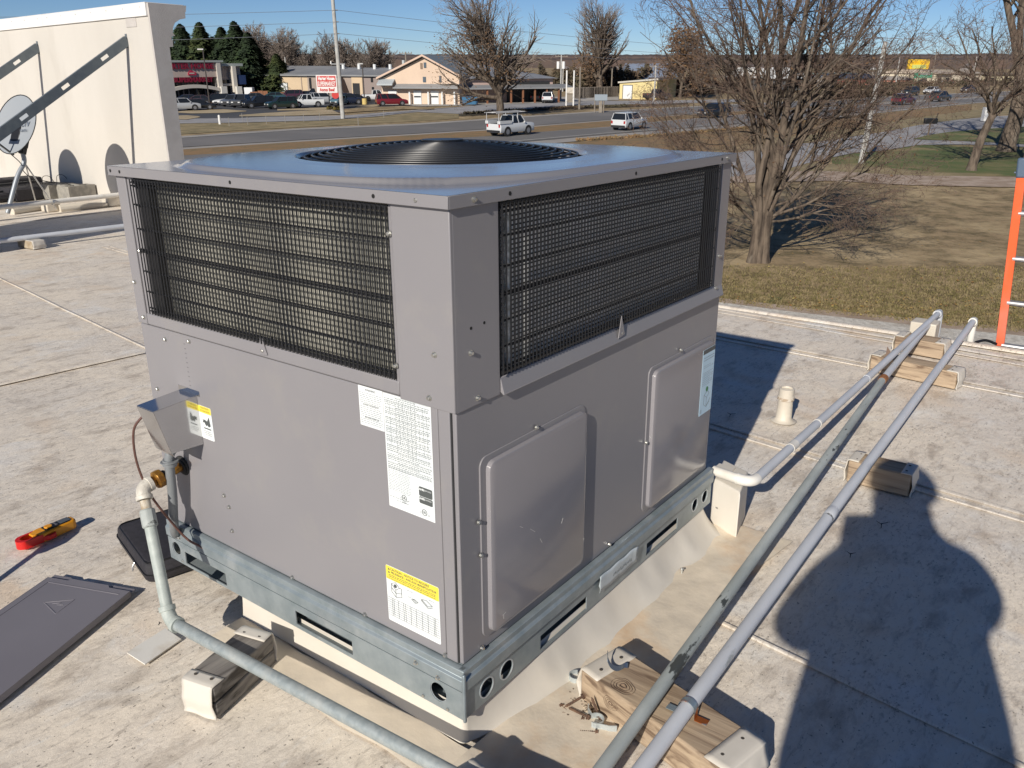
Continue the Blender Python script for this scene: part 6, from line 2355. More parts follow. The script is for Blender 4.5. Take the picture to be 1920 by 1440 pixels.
# pale far houses under the ridge
rg = random.Random(11)
for i, (px, py, w_, col) in enumerate(((1062, 137, 16, (.55, .48, .38)), (1088, 140, 18, (.60, .56, .48)), (1108, 139, 8, (.55, .5, .45)), (1133, 141, 7, (.7, .7, .68)), (1165, 137, 12, (.5, .42, .38)), (1185, 137, 14, (.55, .47, .42)), (1640, 128, 6, (.5, .5, .5)), (1735, 142, 10, (.45, .4, .34)), (1822, 128, 7, (.45, .42, .4)))):
    b = Bld('distant_house', ['small pale house under the wooded ridge, left of the second tall tree', 'cream house under the ridge behind the white poles', 'tiny beige house just left of the second tall tree', 'tiny white house behind the second tall tree', 'pinkish house under the ridge right of the second tall tree', 'rightmost pinkish house under the ridge, left of the blue roof', 'tiny grey house on the ridge right of the white pole', 'small tan house between the yellow and green signs', 'tiny grey house on the ridge above the motel'][i], 'house', (px - w_ / 2, py + 3), (px + w_ / 2, py + 3), 14)
    h = b.z(px, py - 2)
    b.part('wall', b.box(0, b.L, -14, 0, 0, h), mat('house_wall', col, .85))
    b.part('roof', MB().prism([(.5, h), (-7, h + 2.5), (-14.5, h)][::-1], lambda u, v, t: b.P(t, u, v), -.5, b.L + .5), mat('house_roof', (.24, .21, .20), .8) if i == 0 else bpy.data.materials['house_roof'], smooth=0)
    b.part('window', b.box(b.L * .3, b.L * .7, 0, .1, 1, 2.4), GLASS)


# ================================================================ trees
class TreeGen:
    def __init__(s, seed):
        s.r = random.Random(seed)
        s.big = MB()
        s.fine = MB()
        s.tips = []
        s.count = 0

    def limb(s, p, d, L_, r0, lev, P):
        """one limb as a wandering tapered tube, with its children"""
        rnd = s.r
        n = max(2, int(P['seg'][min(lev, len(P['seg']) - 1)]))
        pts = [p.copy()]
        rs = [r0]
        d = d.normalized()
        end = P['taper'][min(lev, len(P['taper']) - 1)]
        for i in range(n):
            w_ = P['wander'] * (1 + .25 * lev)
            d = (d + V((rnd.gauss(0, w_), rnd.gauss(0, w_), rnd.gauss(0, w_) + P['up'][min(lev, len(P['up']) - 1)]))).normalized()
            p = p + d * (L_ / n)
            pts.append(p.copy())
            rs.append(lerp(r0, r0 * end, (i + 1) / n))
        thin = r0 < P['thin']
        (s.fine if thin else s.big).tube(pts, rs, 3 if thin else (5 if r0 < P['thin'] * 3 else 8), caps=False)
        s.count += 1
        if lev >= P['levels']:
            s.tips.append(p)
            return
        k = P['kids'][min(lev, len(P['kids']) - 1)]
        k = int(k + rnd.random())
        for j in range(k):
            t = lerp(P['from'][min(lev, len(P['from']) - 1)], 1.0, (j + rnd.random()) / k)
            x = t * n
            i = min(int(x), n - 1)
            q = pts[i].lerp(pts[i + 1], x - i)
            dl = (pts[i + 1] - pts[i]).normalized()
            side = dl.orthogonal().normalized()
            side.rotate(Matrix.Rotation(rnd.uniform(0, 2 * math.pi), 3, dl))
            a = R(rnd.uniform(*P['angle'][min(lev, len(P['angle']) - 1)]))
            nd = dl * math.cos(a) + side * math.sin(a)
            if P.get('flat'):
                nd.z = nd.z * P['flat'] + .1
            nl = L_ * rnd.uniform(*P['len'][min(lev, len(P['len']) - 1)]) * (1.08 - .45 * t)
            nr = max(P['rmin'], lerp(r0, r0 * end, t) * rnd.uniform(.42, .68))
            s.limb(q, nd, nl, nr, lev + 1, P)
        # leader goes on
        if P.get('leader') and lev < P['levels'] and rs[-1] > P['rmin']:
            s.limb(pts[-1], d, L_ * .62, rs[-1], lev + 1, P)

    def leaves(s, n, size, spread, pick=None):
        mb = MB()
        tips = [t for t in s.tips if pick is None or pick(t)]
        if not tips:
            return mb
        for _ in range(n):
            c = s.r.choice(tips) + V((s.r.gauss(0, spread), s.r.gauss(0, spread), s.r.gauss(0, spread)))
            a = V((s.r.gauss(0, 1), s.r.gauss(0, 1), s.r.gauss(0, 1))).normalized()
            b_ = a.orthogonal().normalized()
            z_ = size * s.r.uniform(.5, 1.4)
            mb.add([tuple(c - a * z_), tuple(c + b_ * z_ * .6), tuple(c + a * z_), tuple(c - b_ * z_ * .6)], [(0, 1, 2, 3)])
        return mb


def tree(name, label, foot, tg, group=None, bark=None, twig=None, leafn=0, leafs=.05, spread=.2, leafm=None, pick=None):
    T_ = thing(name, label, 'tree', tuple(foot), group, roof=False)
    part('trunk', tg.big, bark or BARK, T_, smooth=60)
    part('crown', tg.fine, twig or TWIG, T_, smooth=60)
    if leafn:
        part('leaves', tg.leaves(leafn, leafs, spread, pick), leafm or LEAF_BROWN, T_, smooth=0, kind='stuff')
    return T_


# --- the big bare tree: short double trunk, many limbs fanning out low
tf = G(1421, 492)
tg = TreeGen(21)
base = tf + V((0, 0, -.1))
sdir = rt * 1.0
sdir.z = 0
sdir.normalize()
away = fw * 1.0
away.z = 0
away.normalize()
for k, off in enumerate((-.15, .16)):
    pts = [base + sdir * (off * 1.5), base + sdir * (off * 1.15) + V((0, 0, .5)), base + sdir * off + V((0, 0, 1.2)), base + sdir * (off * 1.15) + V((0, 0, 2.0))]
    tg.big.tube(pts, [.235, .20, .19, .18], 12, caps=False)
tg.big.tube([base + V((0, 0, 0)), base + V((0, 0, .9)), base + V((0, 0, 1.9))], [.22, .19, .13], 10, caps=False)
PB = dict(seg=(9, 7, 6, 4, 3), taper=(.34, .35, .4, .5, .6), wander=.085, up=(.035, .035, .03, .02, .0), thin=.016, levels=4,
          kids=(9.5, 6.4, 4.6, 3.5), **{'from': (.12, .12, .15, .2)}, angle=((22, 48), (25, 55), (25, 60), (25, 65)),
          len=((.38, .62), (.38, .60), (.38, .62), (.42, .7)), rmin=.0062, leader=False)
limbs = [(-2.6, .2, 9.0, .085, 2.0), (-1.7, .6, 9.8, .10, 2.0), (-.75, -.3, 10.2, .13, 2.05), (-.25, .7, 10.5, .14, 2.0), (.25, -.4, 10.6, .15, 2.1), (.8, .4, 10.4, .13, 2.0), (1.5, -.2, 9.8, .115, 2.0), (2.4, .5, 9.0, .10, 1.95),
         (3.4, -.6, 6.6, .075, 1.7), (-3.3, -.4, 5.6, .06, 1.6), (.3, -1.6, 8.0, .09, 1.9), (.0, 1.9, 8.4, .09, 1.9)]
for (sx, ay, L_, r0, z0_) in limbs:
    d = sdir * sx + away * ay + V((0, 0, 6.2))
    if abs(sx) > 3:
        d = sdir * sx + away * ay + V((0, 0, 3.4))
    st0 = base + sdir * (.16 if sx > 0 else -.16) * min(1, abs(sx)) + V((0, 0, z0_ - .15))
    tg.limb(st0, d, L_ * .94, r0, 0, PB)
# low sideways boughs that droop
PL = dict(PB)
PL.update(up=(.03, .01, -.005, -.01, 0), kids=(11, 5.6, 4.0, 2.4))
for (sx, ay, vz, L_, r0, z0_) in ((5.2, -1.6, 2.2, 6.0, .055, 1.75), (5, .6, 2.6, 5.8, .05, 2.1), (-4, -1, 2.2, 3.6, .04, 1.9), (4.2, -2.6, 1.2, 4.6, .04, 1.6), (-3.6, -2, 1.0, 3.0, .032, 1.5), (-4.4, 1.0, 3.6, 5.0, .05, 2.3), (4.6, 1.8, 3.4, 6.2, .055, 2.6), (3.9, -1.2, 3.6, 7.0, .06, 2.4)):
    tg.limb(base + V((0, 0, z0_)) + sdir * (.18 if sx > 0 else -.18), sdir * sx + away * ay + V((0, 0, vz)), L_, r0, 0, PL)
print('big tree limbs', tg.count)
tree('bare_tree', 'large bare tree with a short double trunk and wide branches, beyond the unit', tf, tg, leafn=260, leafs=.05, spread=.12, leafm=LEAF_BROWN)

# --- brown-leaved tree across the highway and the rounder one behind
tf = G(938, 217)
tg = TreeGen(5)
H_ = HT(tf, -6) - GZ
PA = dict(seg=(10, 7, 5, 4), taper=(.25, .35, .45, .5), wander=.07, up=(.01, .07, .05, .03), thin=.05, levels=3,
          kids=(42, 9, 6), **{'from': (.17, .12, .15)}, angle=((35, 72), (22, 50), (22, 55)), len=((.46, .64), (.42, .66), (.42, .68)), rmin=.018, leader=False)
tg.limb(tf + V((0, 0, -.2)), V((0, 0, 1)), H_ * .92, .55, 0, PA)
midx = tf
tree('oak_tree', 'tall broad tree holding brown dead leaves on its lower left side, across the highway', tf, tg, twig=TWIG_GREY, leafn=2600, leafs=.12, spread=.5, pick=lambda t: (t - midx).dot(sdir) < .5 and t.z < GZ + H_ * .72 or t.z < GZ + H_ * .42 and (t - midx).dot(sdir) < 4)
tf = G(1124, 178)
tg = TreeGen(9)
H_ = HT(tf, 12) - GZ
PC2 = dict(PA)
PC2.update(kids=(40, 9, 6), up=(.01, .07, .05, .03), angle=((24, 56), (18, 44), (20, 48)), len=((.55, .74), (.42, .62), (.42, .62)), rmin=.026, thin=.09, wander=.05)
PC2['from'] = (.22, .15, .2)
tg.limb(tf + V((0, 0, -.2)), V((0, 0, 1)), H_ * .80, .8, 0, PC2)
tree('elm_tree', 'tall rounded bare tree farther back, right of the brown-leaved one', tf, tg, twig=TWIG_GREY, leafn=700, leafs=.2, spread=1.0, pick=lambda t: t.z < GZ + H_ * .4)

# --- right border: big forked trunks, small tree in front
tf = G(1886, 284)
tg = TreeGen(31)
b_ = tf + V((0, 0, -.2))
tg.big.tube([b_, b_ + V((0, 0, .8)), b_ + V((0, 0, 3)) + sdir * .25, b_ + V((0, 0, 6.5)) + sdir * .1], [.88, .66, .58, .54], 14, caps=False)
PD = dict(seg=(10, 8, 6, 4), taper=(.4, .3, .4, .5), wander=.06, up=(.03, .0, -.05, -.08), thin=.035, levels=3,
          kids=(13, 8, 5), **{'from': (.25, .2, .2)}, angle=((25, 60), (30, 60), (30, 60)), len=((.26, .42), (.38, .6), (.4, .7)), rmin=.014, leader=False)
for (sx, L_, r0, vx) in ((-.2, 15, .30, -3.4), (-.1, 16, .27, -1.4), (.3, 18, .44, .9), (.3, 12, .22, 3)):
    tg.limb(b_ + V((0, 0, 6.2)) + sdir * sx, sdir * vx + V((0, 0, 9)), L_, r0, 0, PD)
tree('tall_tree', 'huge old tree with forking trunks rising out of the frame at the right border', tf, tg, twig=TWIG_GREY)
tf = G(1821, 320)
tg = TreeGen(14)
b_ = tf + V((0, 0, -.1))
tg.big.tube([b_, b_ + V((0, 0, .4)), b_ + V((0, 0, 2.2)) + sdir * .25, b_ + V((0, 0, 3.9)) + sdir * .75], [.40, .31, .27, .22], 10, caps=False)
PE = dict(PB)
PE.update(kids=(9, 6, 4, 0), thin=.03, levels=3, rmin=.011, wander=.11, up=(.02, .02, .01, 0))
for k in range(8):
    a = k * 2.4
    tg.limb(b_ + V((0, 0, 3.4 + .1 * k)) + sdir * .65, sdir * math.cos(a) * 3 + away * math.sin(a) * 3 + V((0, 0, 3.6)), 7.0 * tg.r.uniform(.7, 1.1), .11, 0, PE)
tree('small_tree', 'smaller bare tree with a leaning trunk in front of the huge old tree', tf, tg, twig=TWIG)
tf = G(1925, 300)
tg = TreeGen(77)
PF = dict(PE)
tg.big.tube([tf, tf + V((0, 0, 5))], [.3, .2], 8, caps=False)
for k in range(5):
    tg.limb(tf + V((0, 0, 2.5 + .6 * k)), V((math.cos(k * 2.1), math.sin(k * 2.1), 1.5)), 5, .09, 0, PF)
tree('small_tree', 'slim bare tree cut by the right border behind the ladder top', tf, tg, twig=TWIG)


# --- brown-leaved bushy tree behind the big bare one
tf = G(1275, 185)
tg = TreeGen(41)
PG = dict(PA)
PG.update(kids=(16, 7, 4), rmin=.03, thin=.08)
H_ = HT(tf, 62) - GZ
tg.limb(tf, V((0, 0, 1)), H_ * .8, .35, 0, PG)
tree('oak_tree', 'bushy brown-leaved tree just left of the big bare tree', tf, tg, leafn=4200, leafs=.26, spread=.7)


def conifer(px, py, ty, label, wid, m, seed, n=6500):
    f_ = G(px, py)
    h = HT(f_, ty) - GZ
    r_ = random.Random(seed)
    T_ = thing('pine_tree', label, 'tree', tuple(f_), 'dark evergreens behind the supermarket', roof=False)
    part('trunk', MB().tube([f_, f_ + V((0, 0, h * .95))], [.35, .05], 6), BARK, T_)
    mb = MB()
    for _ in range(n):
        t = r_.random() ** .75
        z = h * (.08 + .92 * t)
        a = r_.uniform(0, 2 * math.pi)
        lay = .82 + .30 * math.sin(t * 44 + seed + 2.2 * noise.noise(V((math.cos(a) * 2, math.sin(a) * 2, t * 9 + seed)))) * noise.noise(V((t * 11, seed, a * .4))) * 2
        rr = wid * 1.5 * (1 - t) ** .9 * lay * (.35 + .75 * r_.random()) + .15
        rr *= 1 + .62 * noise.noise(V((math.cos(a) * 1.6, math.sin(a) * 1.6 + t * 7, seed)))
        c = f_ + V((rr * math.cos(a), rr * math.sin(a), z - rr * .18))
        s_ = r_.uniform(.2, .75)
        o_ = V((math.cos(a), math.sin(a), r_.uniform(-.5, .25))).normalized()
        q = o_.cross(V((0, 0, 1))).normalized()
        s_ *= 1.25
        mb.add([tuple(c - o_ * s_ * .6 - q * s_ * .35), tuple(c + o_ * s_ * .7 - q * s_ * .12 + V((0, 0, -.1))), tuple(c + o_ * s_ * .5 + q * s_ * .25), tuple(c - o_ * s_ * .5 + q * s_ * .35 + V((0, 0, .12)))], [(0, 1, 2, 3)])
    part('foliage', mb, m, T_, smooth=0)


for i, (px, py, ty, lab, wd, mm) in enumerate(((328, 178, 66, 'evergreen touching the parapet cornice', 4.5, CONIFER), (355, 178, 46, 'pointed evergreen second from the parapet', 4.6, CONIFER), (390, 178, 43, 'olive-green evergreen above the supermarket pillar', 5.0, CONIFER_L), (428, 178, 52, 'dark evergreen left of the tallest one', 5.2, CONIFER), (453, 178, 41, 'tallest dark evergreen, right of the supermarket', 5.4, CONIFER), (476, 179, 62, 'rightmost of the tall dark evergreens', 4.4, CONIFER), (525, 179, 103, 'small olive evergreen behind the tan warehouse roof', 3.0, CONIFER_L), (410, 174, 70, 'low dark evergreen filling the gap over the supermarket roof', 5.5, CONIFER))):
    conifer(px, py, ty, lab, wd, mm, 3 + i)

# grey bare trees behind the warehouses: three kinds, copied
protos = []
for sd in (3, 8, 15):
    tg = TreeGen(sd)
    PT = dict(PA)
    PT.update(kids=(24, 9, 6), rmin=.055, thin=.09, up=(.01, .06, .05, .03), angle=((25, 62), (22, 50), (25, 55)), len=((.46, .64), (.42, .62), (.42, .6)))
    PT['from'] = (.2, .15, .2)
    tg.limb(V((0, 0, -.3)), V((0, 0, 1)), 13, .35, 0, PT)
    protos.append((tg.big.data('trunk', BARK, 60), tg.fine.data('crown', TWIG_GREY, 60)))
rg = random.Random(4)
spots = [(492, 176, 62), (512, 176, 58), (531, 176, 66), (548, 176, 72), (566, 176, 80), (480, 175, 75), (606, 176, 76), (622, 176, 82), (658, 176, 84), (676, 176, 92), (690, 176, 82), (704, 176, 88), (726, 172, 90), (560, 174, 88), (583, 174, 95), (640, 174, 96), (500, 172, 84), (524, 172, 78), (1248, 178, 112), (1330, 172, 118), (1360, 172, 112)]
nms = ['tallest grey bare tree right of the evergreens', 'grey bare tree second right of the evergreens', 'grey bare tree above the tan warehouse, left half', 'grey bare tree above the middle of the tan warehouse', 'grey bare tree above the right end of the tan warehouse', 'bare tree touching the last dark evergreen', 'open airy bare tree left of the white pole', 'bare tree just left of the white pole', 'bare tree just right of the white pole', 'bare tree between the white pole and the gabled workshop', 'slender bare tree left of the small utility pole', 'bare tree above the left eave of the gabled workshop', 'thin bare tree behind the utility pole of the workshop', 'low bare tree behind the tan warehouse roof', 'low bare tree above the red and white sign', 'low bare tree behind the white pole', 'bare tree half hidden behind the last evergreen', 'bare tree behind the small olive evergreen', 'bare tree behind the brick building', 'bare tree seen low through the left of the big tree', 'bare tree seen low through the middle of the big tree']
for i, (px, py, ty) in enumerate(spots):
    f_ = G(px, py)
    f_ = CAM + (f_ - CAM) * 1.06
    f_.z = GZ
    h = HT(f_, ty) - GZ
    T_ = thing('bare_tree', nms[i], 'tree', tuple(f_), 'bare trees behind the far buildings', roof=False)
    k = h / 14.5
    for nm, me_ in zip(('trunk', 'crown'), protos[i % 3]):
        o_ = bpy.data.objects.new(nm, me_)
        C.objects.link(o_)
        o_.parent = T_
    T_.scale = (k, k, k)
    T_.rotation_euler = (0, 0, rg.uniform(0, 6))

# brushy mass along the foot of the far trees
def brush(label, pts, hgt, n, m, seed, size=(.5, 1.3), dep=8):
    r_ = random.Random(seed)
    mb = MB()
    for _ in range(n):
        i = r_.randrange(len(pts) - 1)
        t = r_.random()
        px, py = lerp(pts[i][0], pts[i + 1][0], t), lerp(pts[i][1], pts[i + 1][1], t)
        c = G(px, py)
        dv = (c - CAM)
        dv.z = 0
        dv.normalize()
        hh = hgt * (.75 + .5 * noise.noise(V((px * .05, seed, 1)))) * (.8 + .4 * noise.noise(V((px * .3, seed, 2))))
        c = c + dv * r_.uniform(0, dep) + V((0, 0, abs(hh) * r_.random() ** .7))
        a = V((r_.gauss(0, 1), r_.gauss(0, 1), r_.gauss(0, 1.4))).normalized()
        q = a.orthogonal().normalized()
        s_ = r_.uniform(*size)
        mb.add([tuple(c - a * s_), tuple(c + q * s_ * .35), tuple(c + a * s_), tuple(c - q * s_ * .35)], [(0, 1, 2, 3)])
    return single('brush', mb, m, label, 'undergrowth', roof=False, smooth=0, kind='stuff')


brush('brown leafless thicket behind the warehouses', [(470, 173), (600, 172), (720, 171)], 11, 9000, mat('thicket', (.085, .062, .045), .95, c2=(.06, .055, .03), vs=.15), 2, (.5, 1.1))
brush('dark brown thicket behind the road sign, between the two tall trees', [(1010, 168), (1060, 172), (1130, 175), (1165, 173), (1230, 166)], 8, 6000, BRUSH, 3, (.4, .9))
brush('reddish scrub seen through the branches of the big bare tree', [(1232, 184), (1300, 180), (1400, 172)], 5, 3800, mat('red_scrub', (.12, .07, .045), .95, c2=(.08, .055, .035), vs=.3), 4, (.3, .7))
brush('grey-brown scrub along the road right of the big bare tree', [(1520, 190), (1600, 186), (1690, 178)], 2.5, 2200, BRUSH, 6, (.25, .6))
brush('grey-brown scrub along the far roadside behind the traffic', [(1560, 168), (1700, 165), (1900, 160)], 2.6, 2600, BRUSH, 7, (.25, .6))
brush('low dead undergrowth below the brown-leaved tree', [(870, 216), (950, 211), (1060, 205), (1200, 200)], .55, 2600, BRUSH, 8, (.12, .3), 2)
brush('brown weeds along the near edge of the highway', [(1080, 266), (1244, 256), (1400, 242), (1560, 224)], .35, 2600, GRASS_RUST, 9, (.08, .22), 1.5)
# shrubs by the sign and the workshop
for px, py, w_, lab in ((619, 206, 11, 'round yellow-brown clipped shrub left at the foot of the red and white sign'), (632, 207, 12, 'round yellow-brown clipped shrub touching the white pole'), (846, 194, 5, 'small dark round shrub before the gabled workshop')):
    c = G(px, py)
    s_ = w_ / 2 * (c - CAM).length / F
    r_ = random.Random(px)
    mb = MB()
    for _ in range(900):
        v3 = V((r_.gauss(0, 1), r_.gauss(0, 1), r_.gauss(0, 1))).normalized() * r_.uniform(.75, 1.02)
        p = c + V((v3.x * s_, v3.y * s_, abs(v3.z) * s_ * 1.3 + .05))
        q = v3.orthogonal().normalized()
        k = .12
        mb.add([tuple(p - q * k), tuple(p + v3 * k), tuple(p + q * k)], [(0, 1, 2)])
    single('shrub', mb, SHRUB if px < 800 else CONIFER, lab, 'shrub', roof=False, smooth=0)

# tufts and fallen leaves on the lawn just beyond the building
r_ = random.Random(12)
mb = MB()
for _ in range(26000):
    px, py = r_.uniform(1330, 1960), 500 + 125 * r_.random() ** .8
    lim = 566 + (px - 1340) * .103
    if py > lim + 4 - 6 * r_.random():
        continue
    c = G(px, py)
    c.z = GZ + .02
    a = r_.uniform(0, 6.28)
    q = V((math.cos(a), math.sin(a), 0))
    h = r_.uniform(.03, .10)
    mb.add([tuple(c - q * .02), tuple(c + q * .02), tuple(c + V((r_.gauss(0, .03), r_.gauss(0, .03), h)))], [(0, 1, 2)])
single('grass_tufts', mb, mat('grass_tuft', (.14, .12, .045), .9, c2=(.24, .19, .10), vs=3, lo=.4, hi=.6), 'rough olive grass tufts along the edge of the gravel yard', 'grass', roof=False, smooth=0, kind='stuff')
mb = MB()
for _ in range(900):
    px, py = r_.uniform(1340, 1960), r_.uniform(430, 625)
    if r_.random() < .6:
        py = r_.uniform(560, 615)
    if py > 566 + (px - 1340) * .103:
        continue
    c = G(px, py)
    c.z = GZ + .07
    a = r_.uniform(0, 6.28)
    q = V((math.cos(a), math.sin(a), .3))
    q2 = V((-math.sin(a), math.cos(a), .2))
    s_ = r_.uniform(.02, .045)
    mb.add([tuple(c - q * s_), tuple(c + q2 * s_), tuple(c + q * s_), tuple(c - q2 * s_)], [(0, 1, 2, 3)])
single('fallen_leaves', mb, mat('fallen_leaf', (.38, .30, .10), .8, c2=(.25, .12, .04), vs=4), 'small yellow fallen leaves strewn over the lawn', 'leaves', roof=False, smooth=0, kind='stuff')

# ================================================================ vehicles
TYRE = mat('tyre', (.02, .02, .02), .85)
RIM = mat('wheel_rim', (.38, .38, .39), .35, .7)
CARGLASS = mat('car_glass', (.015, .018, .022), .06)
LAMP = mat('lamp_glass', (.7, .7, .68), .15)
TAIL = mat('tail_lamp', (.35, .02, .02), .25)
TRIM = mat('black_trim', (.02, .02, .022), .6)
CH = {}
PAINT = {}


def paint(c):
    if c not in PAINT:
        PAINT[c] = mat('car_paint', c, .28, coat=.6)
    return PAINT[c]


KINDS = {
    # L, W, clearance, stations of the body (x/L from rear, half width k, belt z), cabin (x0,x1 belt; x0,x1 roof), roof z, wheel radius, axles
    'sedan': (4.8, 1.8, .20, [(0, .86, .86), (.03, .97, .95), (.12, 1, 1.0), (.5, 1, .97), (.72, 1, .96), (.9, .97, .84), (.98, .9, .70), (1, .8, .62)], (.10, .74, .24, .56), 1.45, .33, (.19, .80)),
    'suv': (4.7, 1.88, .26, [(0, .9, .95), (.02, .98, 1.05), (.12, 1, 1.08), (.5, 1, 1.06), (.72, 1, 1.08), (.9, .98, 1.0), (.985, .92, .88), (1, .82, .78)], (.015, .74, .06, .60), 1.72, .37, (.19, .80)),
    'van': (5.1, 1.95, .22, [(0, .9, .95), (.02, .99, 1.0), (.12, 1, 1.05), (.5, 1, 1.03), (.75, 1, 1.05), (.92, .97, .92), (.985, .9, .78), (1, .82, .66)], (.01, .80, .05, .62), 1.78, .34, (.18, .80)),
    'pickup': (5.0, 1.94, .32, [(0, .95, 1.12), (.01, 1, 1.14), (.12, 1, 1.14), (.5, 1, 1.14), (.74, 1, 1.18), (.93, .99, 1.12), (.99, .94, 1.02), (1, .88, .9)], (.36, .74, .40, .64), 1.88, .40, (.20, .80)),
}


def vehicle(kind, px, py, az, col, label, group='vehicles parked or passing', cat=None, extras=None):
    L_, W_, cl_, st, cab, rz, wr, ax = KINDS[kind]
    f_ = G(px, py)
    key = (kind, col)
    if key not in CH:
        ms = []
        hw = W_ / 2
        b_ = MB()
        secs = []
        for (x, k, zb) in st:
            X = (x - .5) * L_
            h = hw * k
            secs.append([(X, -h * .90, cl_), (X, -h, cl_ + .22), (X, -h, zb - .22), (X, -h * .93, zb), (X, h * .93, zb), (X, h, zb - .22), (X, h, cl_ + .22), (X, h * .90, cl_)])
        for i, s_ in enumerate(secs):
            b_.v.extend(s_)
        for i in range(len(secs) - 1):
            for e in range(8):
                b_.f.append((i * 8 + e, i * 8 + (e + 1) % 8, i * 8 + 8 + (e + 1) % 8, i * 8 + 8 + e))
        b_.f.append(tuple(range(8)))
        b_.f.append(tuple(reversed(range((len(secs) - 1) * 8, len(secs) * 8))))
        ms.append(('body', b_.data('body', paint(col), 25), None))
        zb = 1.0 if kind == 'sedan' else (1.14 if kind == 'pickup' else 1.05)
        x0, x1, x2, x3 = [(q - .5) * L_ for q in cab]
        g_ = MB()
        hb2_, ht_ = hw * .92, hw * .74
        g_.add([(x0, -hb2_, zb - .06), (x1, -hb2_, zb - .06), (x1, hb2_, zb - .06), (x0, hb2_, zb - .06), (x2, -ht_, rz - .04), (x3, -ht_, rz - .04), (x3, ht_, rz - .04), (x2, ht_, rz - .04)],
               [(0, 3, 2, 1), (4, 5, 6, 7), (0, 1, 5, 4), (1, 2, 6, 5), (2, 3, 7, 6), (3, 0, 4, 7)])
        ms.append(('window', g_.data('window', CARGLASS, 0), None))
        r_ = MB()
        r_.add([(x2 - .03, -ht_ - .015, rz - .06), (x3 + .03, -ht_ - .015, rz - .06), (x3 + .03, ht_ + .015, rz - .06), (x2 - .03, ht_ + .015, rz - .06), (x2 + .08, -ht_ + .1, rz), (x3 - .12, -ht_ + .1, rz), (x3 - .12, ht_ - .1, rz), (x2 + .08, ht_ - .1, rz)],
               [(0, 3, 2, 1), (4, 5, 6, 7), (0, 1, 5, 4), (1, 2, 6, 5), (2, 3, 7, 6), (3, 0, 4, 7)])
        for sg in (-1, 1):
            for (xa, xb) in ((x0, x2), (x1, x3)):
                r_.bar((xa, sg * (hb2_ + .006), zb - .05), (xb, sg * (ht_ + .006), rz - .05), .05, .09, (1, 0, 0))
            xm0 = x0 + (x1 - x0) * .47
            xm1 = x2 + (x3 - x2) * .47
            r_.bar((xm0, sg * (hb2_ + .004), zb - .05), (xm1, sg * (ht_ + .004), rz - .05), .03, .09, (1, 0, 0))
            if kind in ('suv', 'van'):
                xm0, xm1 = x0 + (x1 - x0) * .2, x2 + (x3 - x2) * .12
                r_.bar((xm0, sg * (hb2_ + .004), zb - .05), (xm1, sg * (ht_ + .004), rz - .05), .03, .10, (1, 0, 0))
        ms.append(('roof', r_.data('roof', paint(col), 25), None))
        for a in ax:
            for sg in (-1, 1):
                X = (a - .5) * L_
                w_ = MB().tube([(X, sg * (hw - .24), wr), (X, sg * (hw + .012), wr)], wr, 20)
                ar_ = MB().tube([(X, sg * (hw - .3), wr + .03), (X, sg * (hw + .004), wr + .03)], wr + .07, 20)
                ri = MB().tube([(X, sg * (hw + .008), wr), (X, sg * (hw + .02), wr)], wr * .62, 14)
                ms.append(('wheel_arch', ar_.data('wheel_arch', TRIM, 40), None))
                ms.append(('wheel', w_.data('wheel', TYRE, 40), ('rim', ri.data('rim', RIM, 40))))
        for sg in (-1, 1):
            xf = L_ / 2
            zf = st[-1][2] - .10
            ms.append(('headlight', MB().box(xf - .16, sg * hw * .58 - .16, zf - .09, xf + .015, sg * hw * .58 + .16, zf + .05).data('headlight', LAMP, 0), None))
            ms.append(('tail_light', MB().box(-xf - .012, sg * hw * .80 - .09, st[0][2] - .30, -xf + .12, sg * hw * .80 + .10, st[0][2] - .02).data('tail_light', TAIL, 0), None))
            ms.append(('mirror', MB().box(x1 - .35, sg * (hw + .02) - .07, zb, x1 - .22, sg * (hw + .02) + .07, zb + .14).data('mirror', paint(col), 0), None))
        ms.append(('bumper', MB().box(L_ / 2 - .1, -hw * .82, cl_ + .02, L_ / 2 + .03, hw * .82, cl_ + .24).data('bumper', TRIM, 0), None))
        ms.append(('bumper', MB().box(-L_ / 2 - .05, -hw * .88, cl_ + .02, -L_ / 2 + .1, hw * .88, cl_ + .24).data('bumper', TRIM, 0), None))
        ms.append(('grille', MB().box(L_ / 2 - .05, -hw * .35, st[-1][2] - .30, L_ / 2 + .012, hw * .35, st[-1][2] - .06).data('grille', TRIM, 0), None))
        if kind == 'pickup':
            ms.append(('bed', MB().box(-L_ / 2 + .10, -hw * .84, .8, (cab[0] - .5) * L_ - .08, hw * .84, 1.146).data('bed', TRIM, 0), None))
        CH[key] = ms
    T_ = thing({'suv': 'suv', 'van': 'minivan', 'pickup': 'pickup_truck', 'sedan': 'car'}[kind], label, cat or {'suv': 'suv', 'van': 'minivan', 'pickup': 'pickup truck', 'sedan': 'car'}[kind], (0, 0, 0), group, roof=False)
    for nm, me_, sub in CH[key]:
        o_ = bpy.data.objects.new(nm, me_)
        C.objects.link(o_)
        o_.parent = T_
        if sub:
            s_ = bpy.data.objects.new(sub[0], sub[1])
            C.objects.link(s_)
            s_.parent = o_
    T_.location = (f_.x, f_.y, GZ + .13)
    T_.rotation_euler = (0, 0, R(az))
    return T_


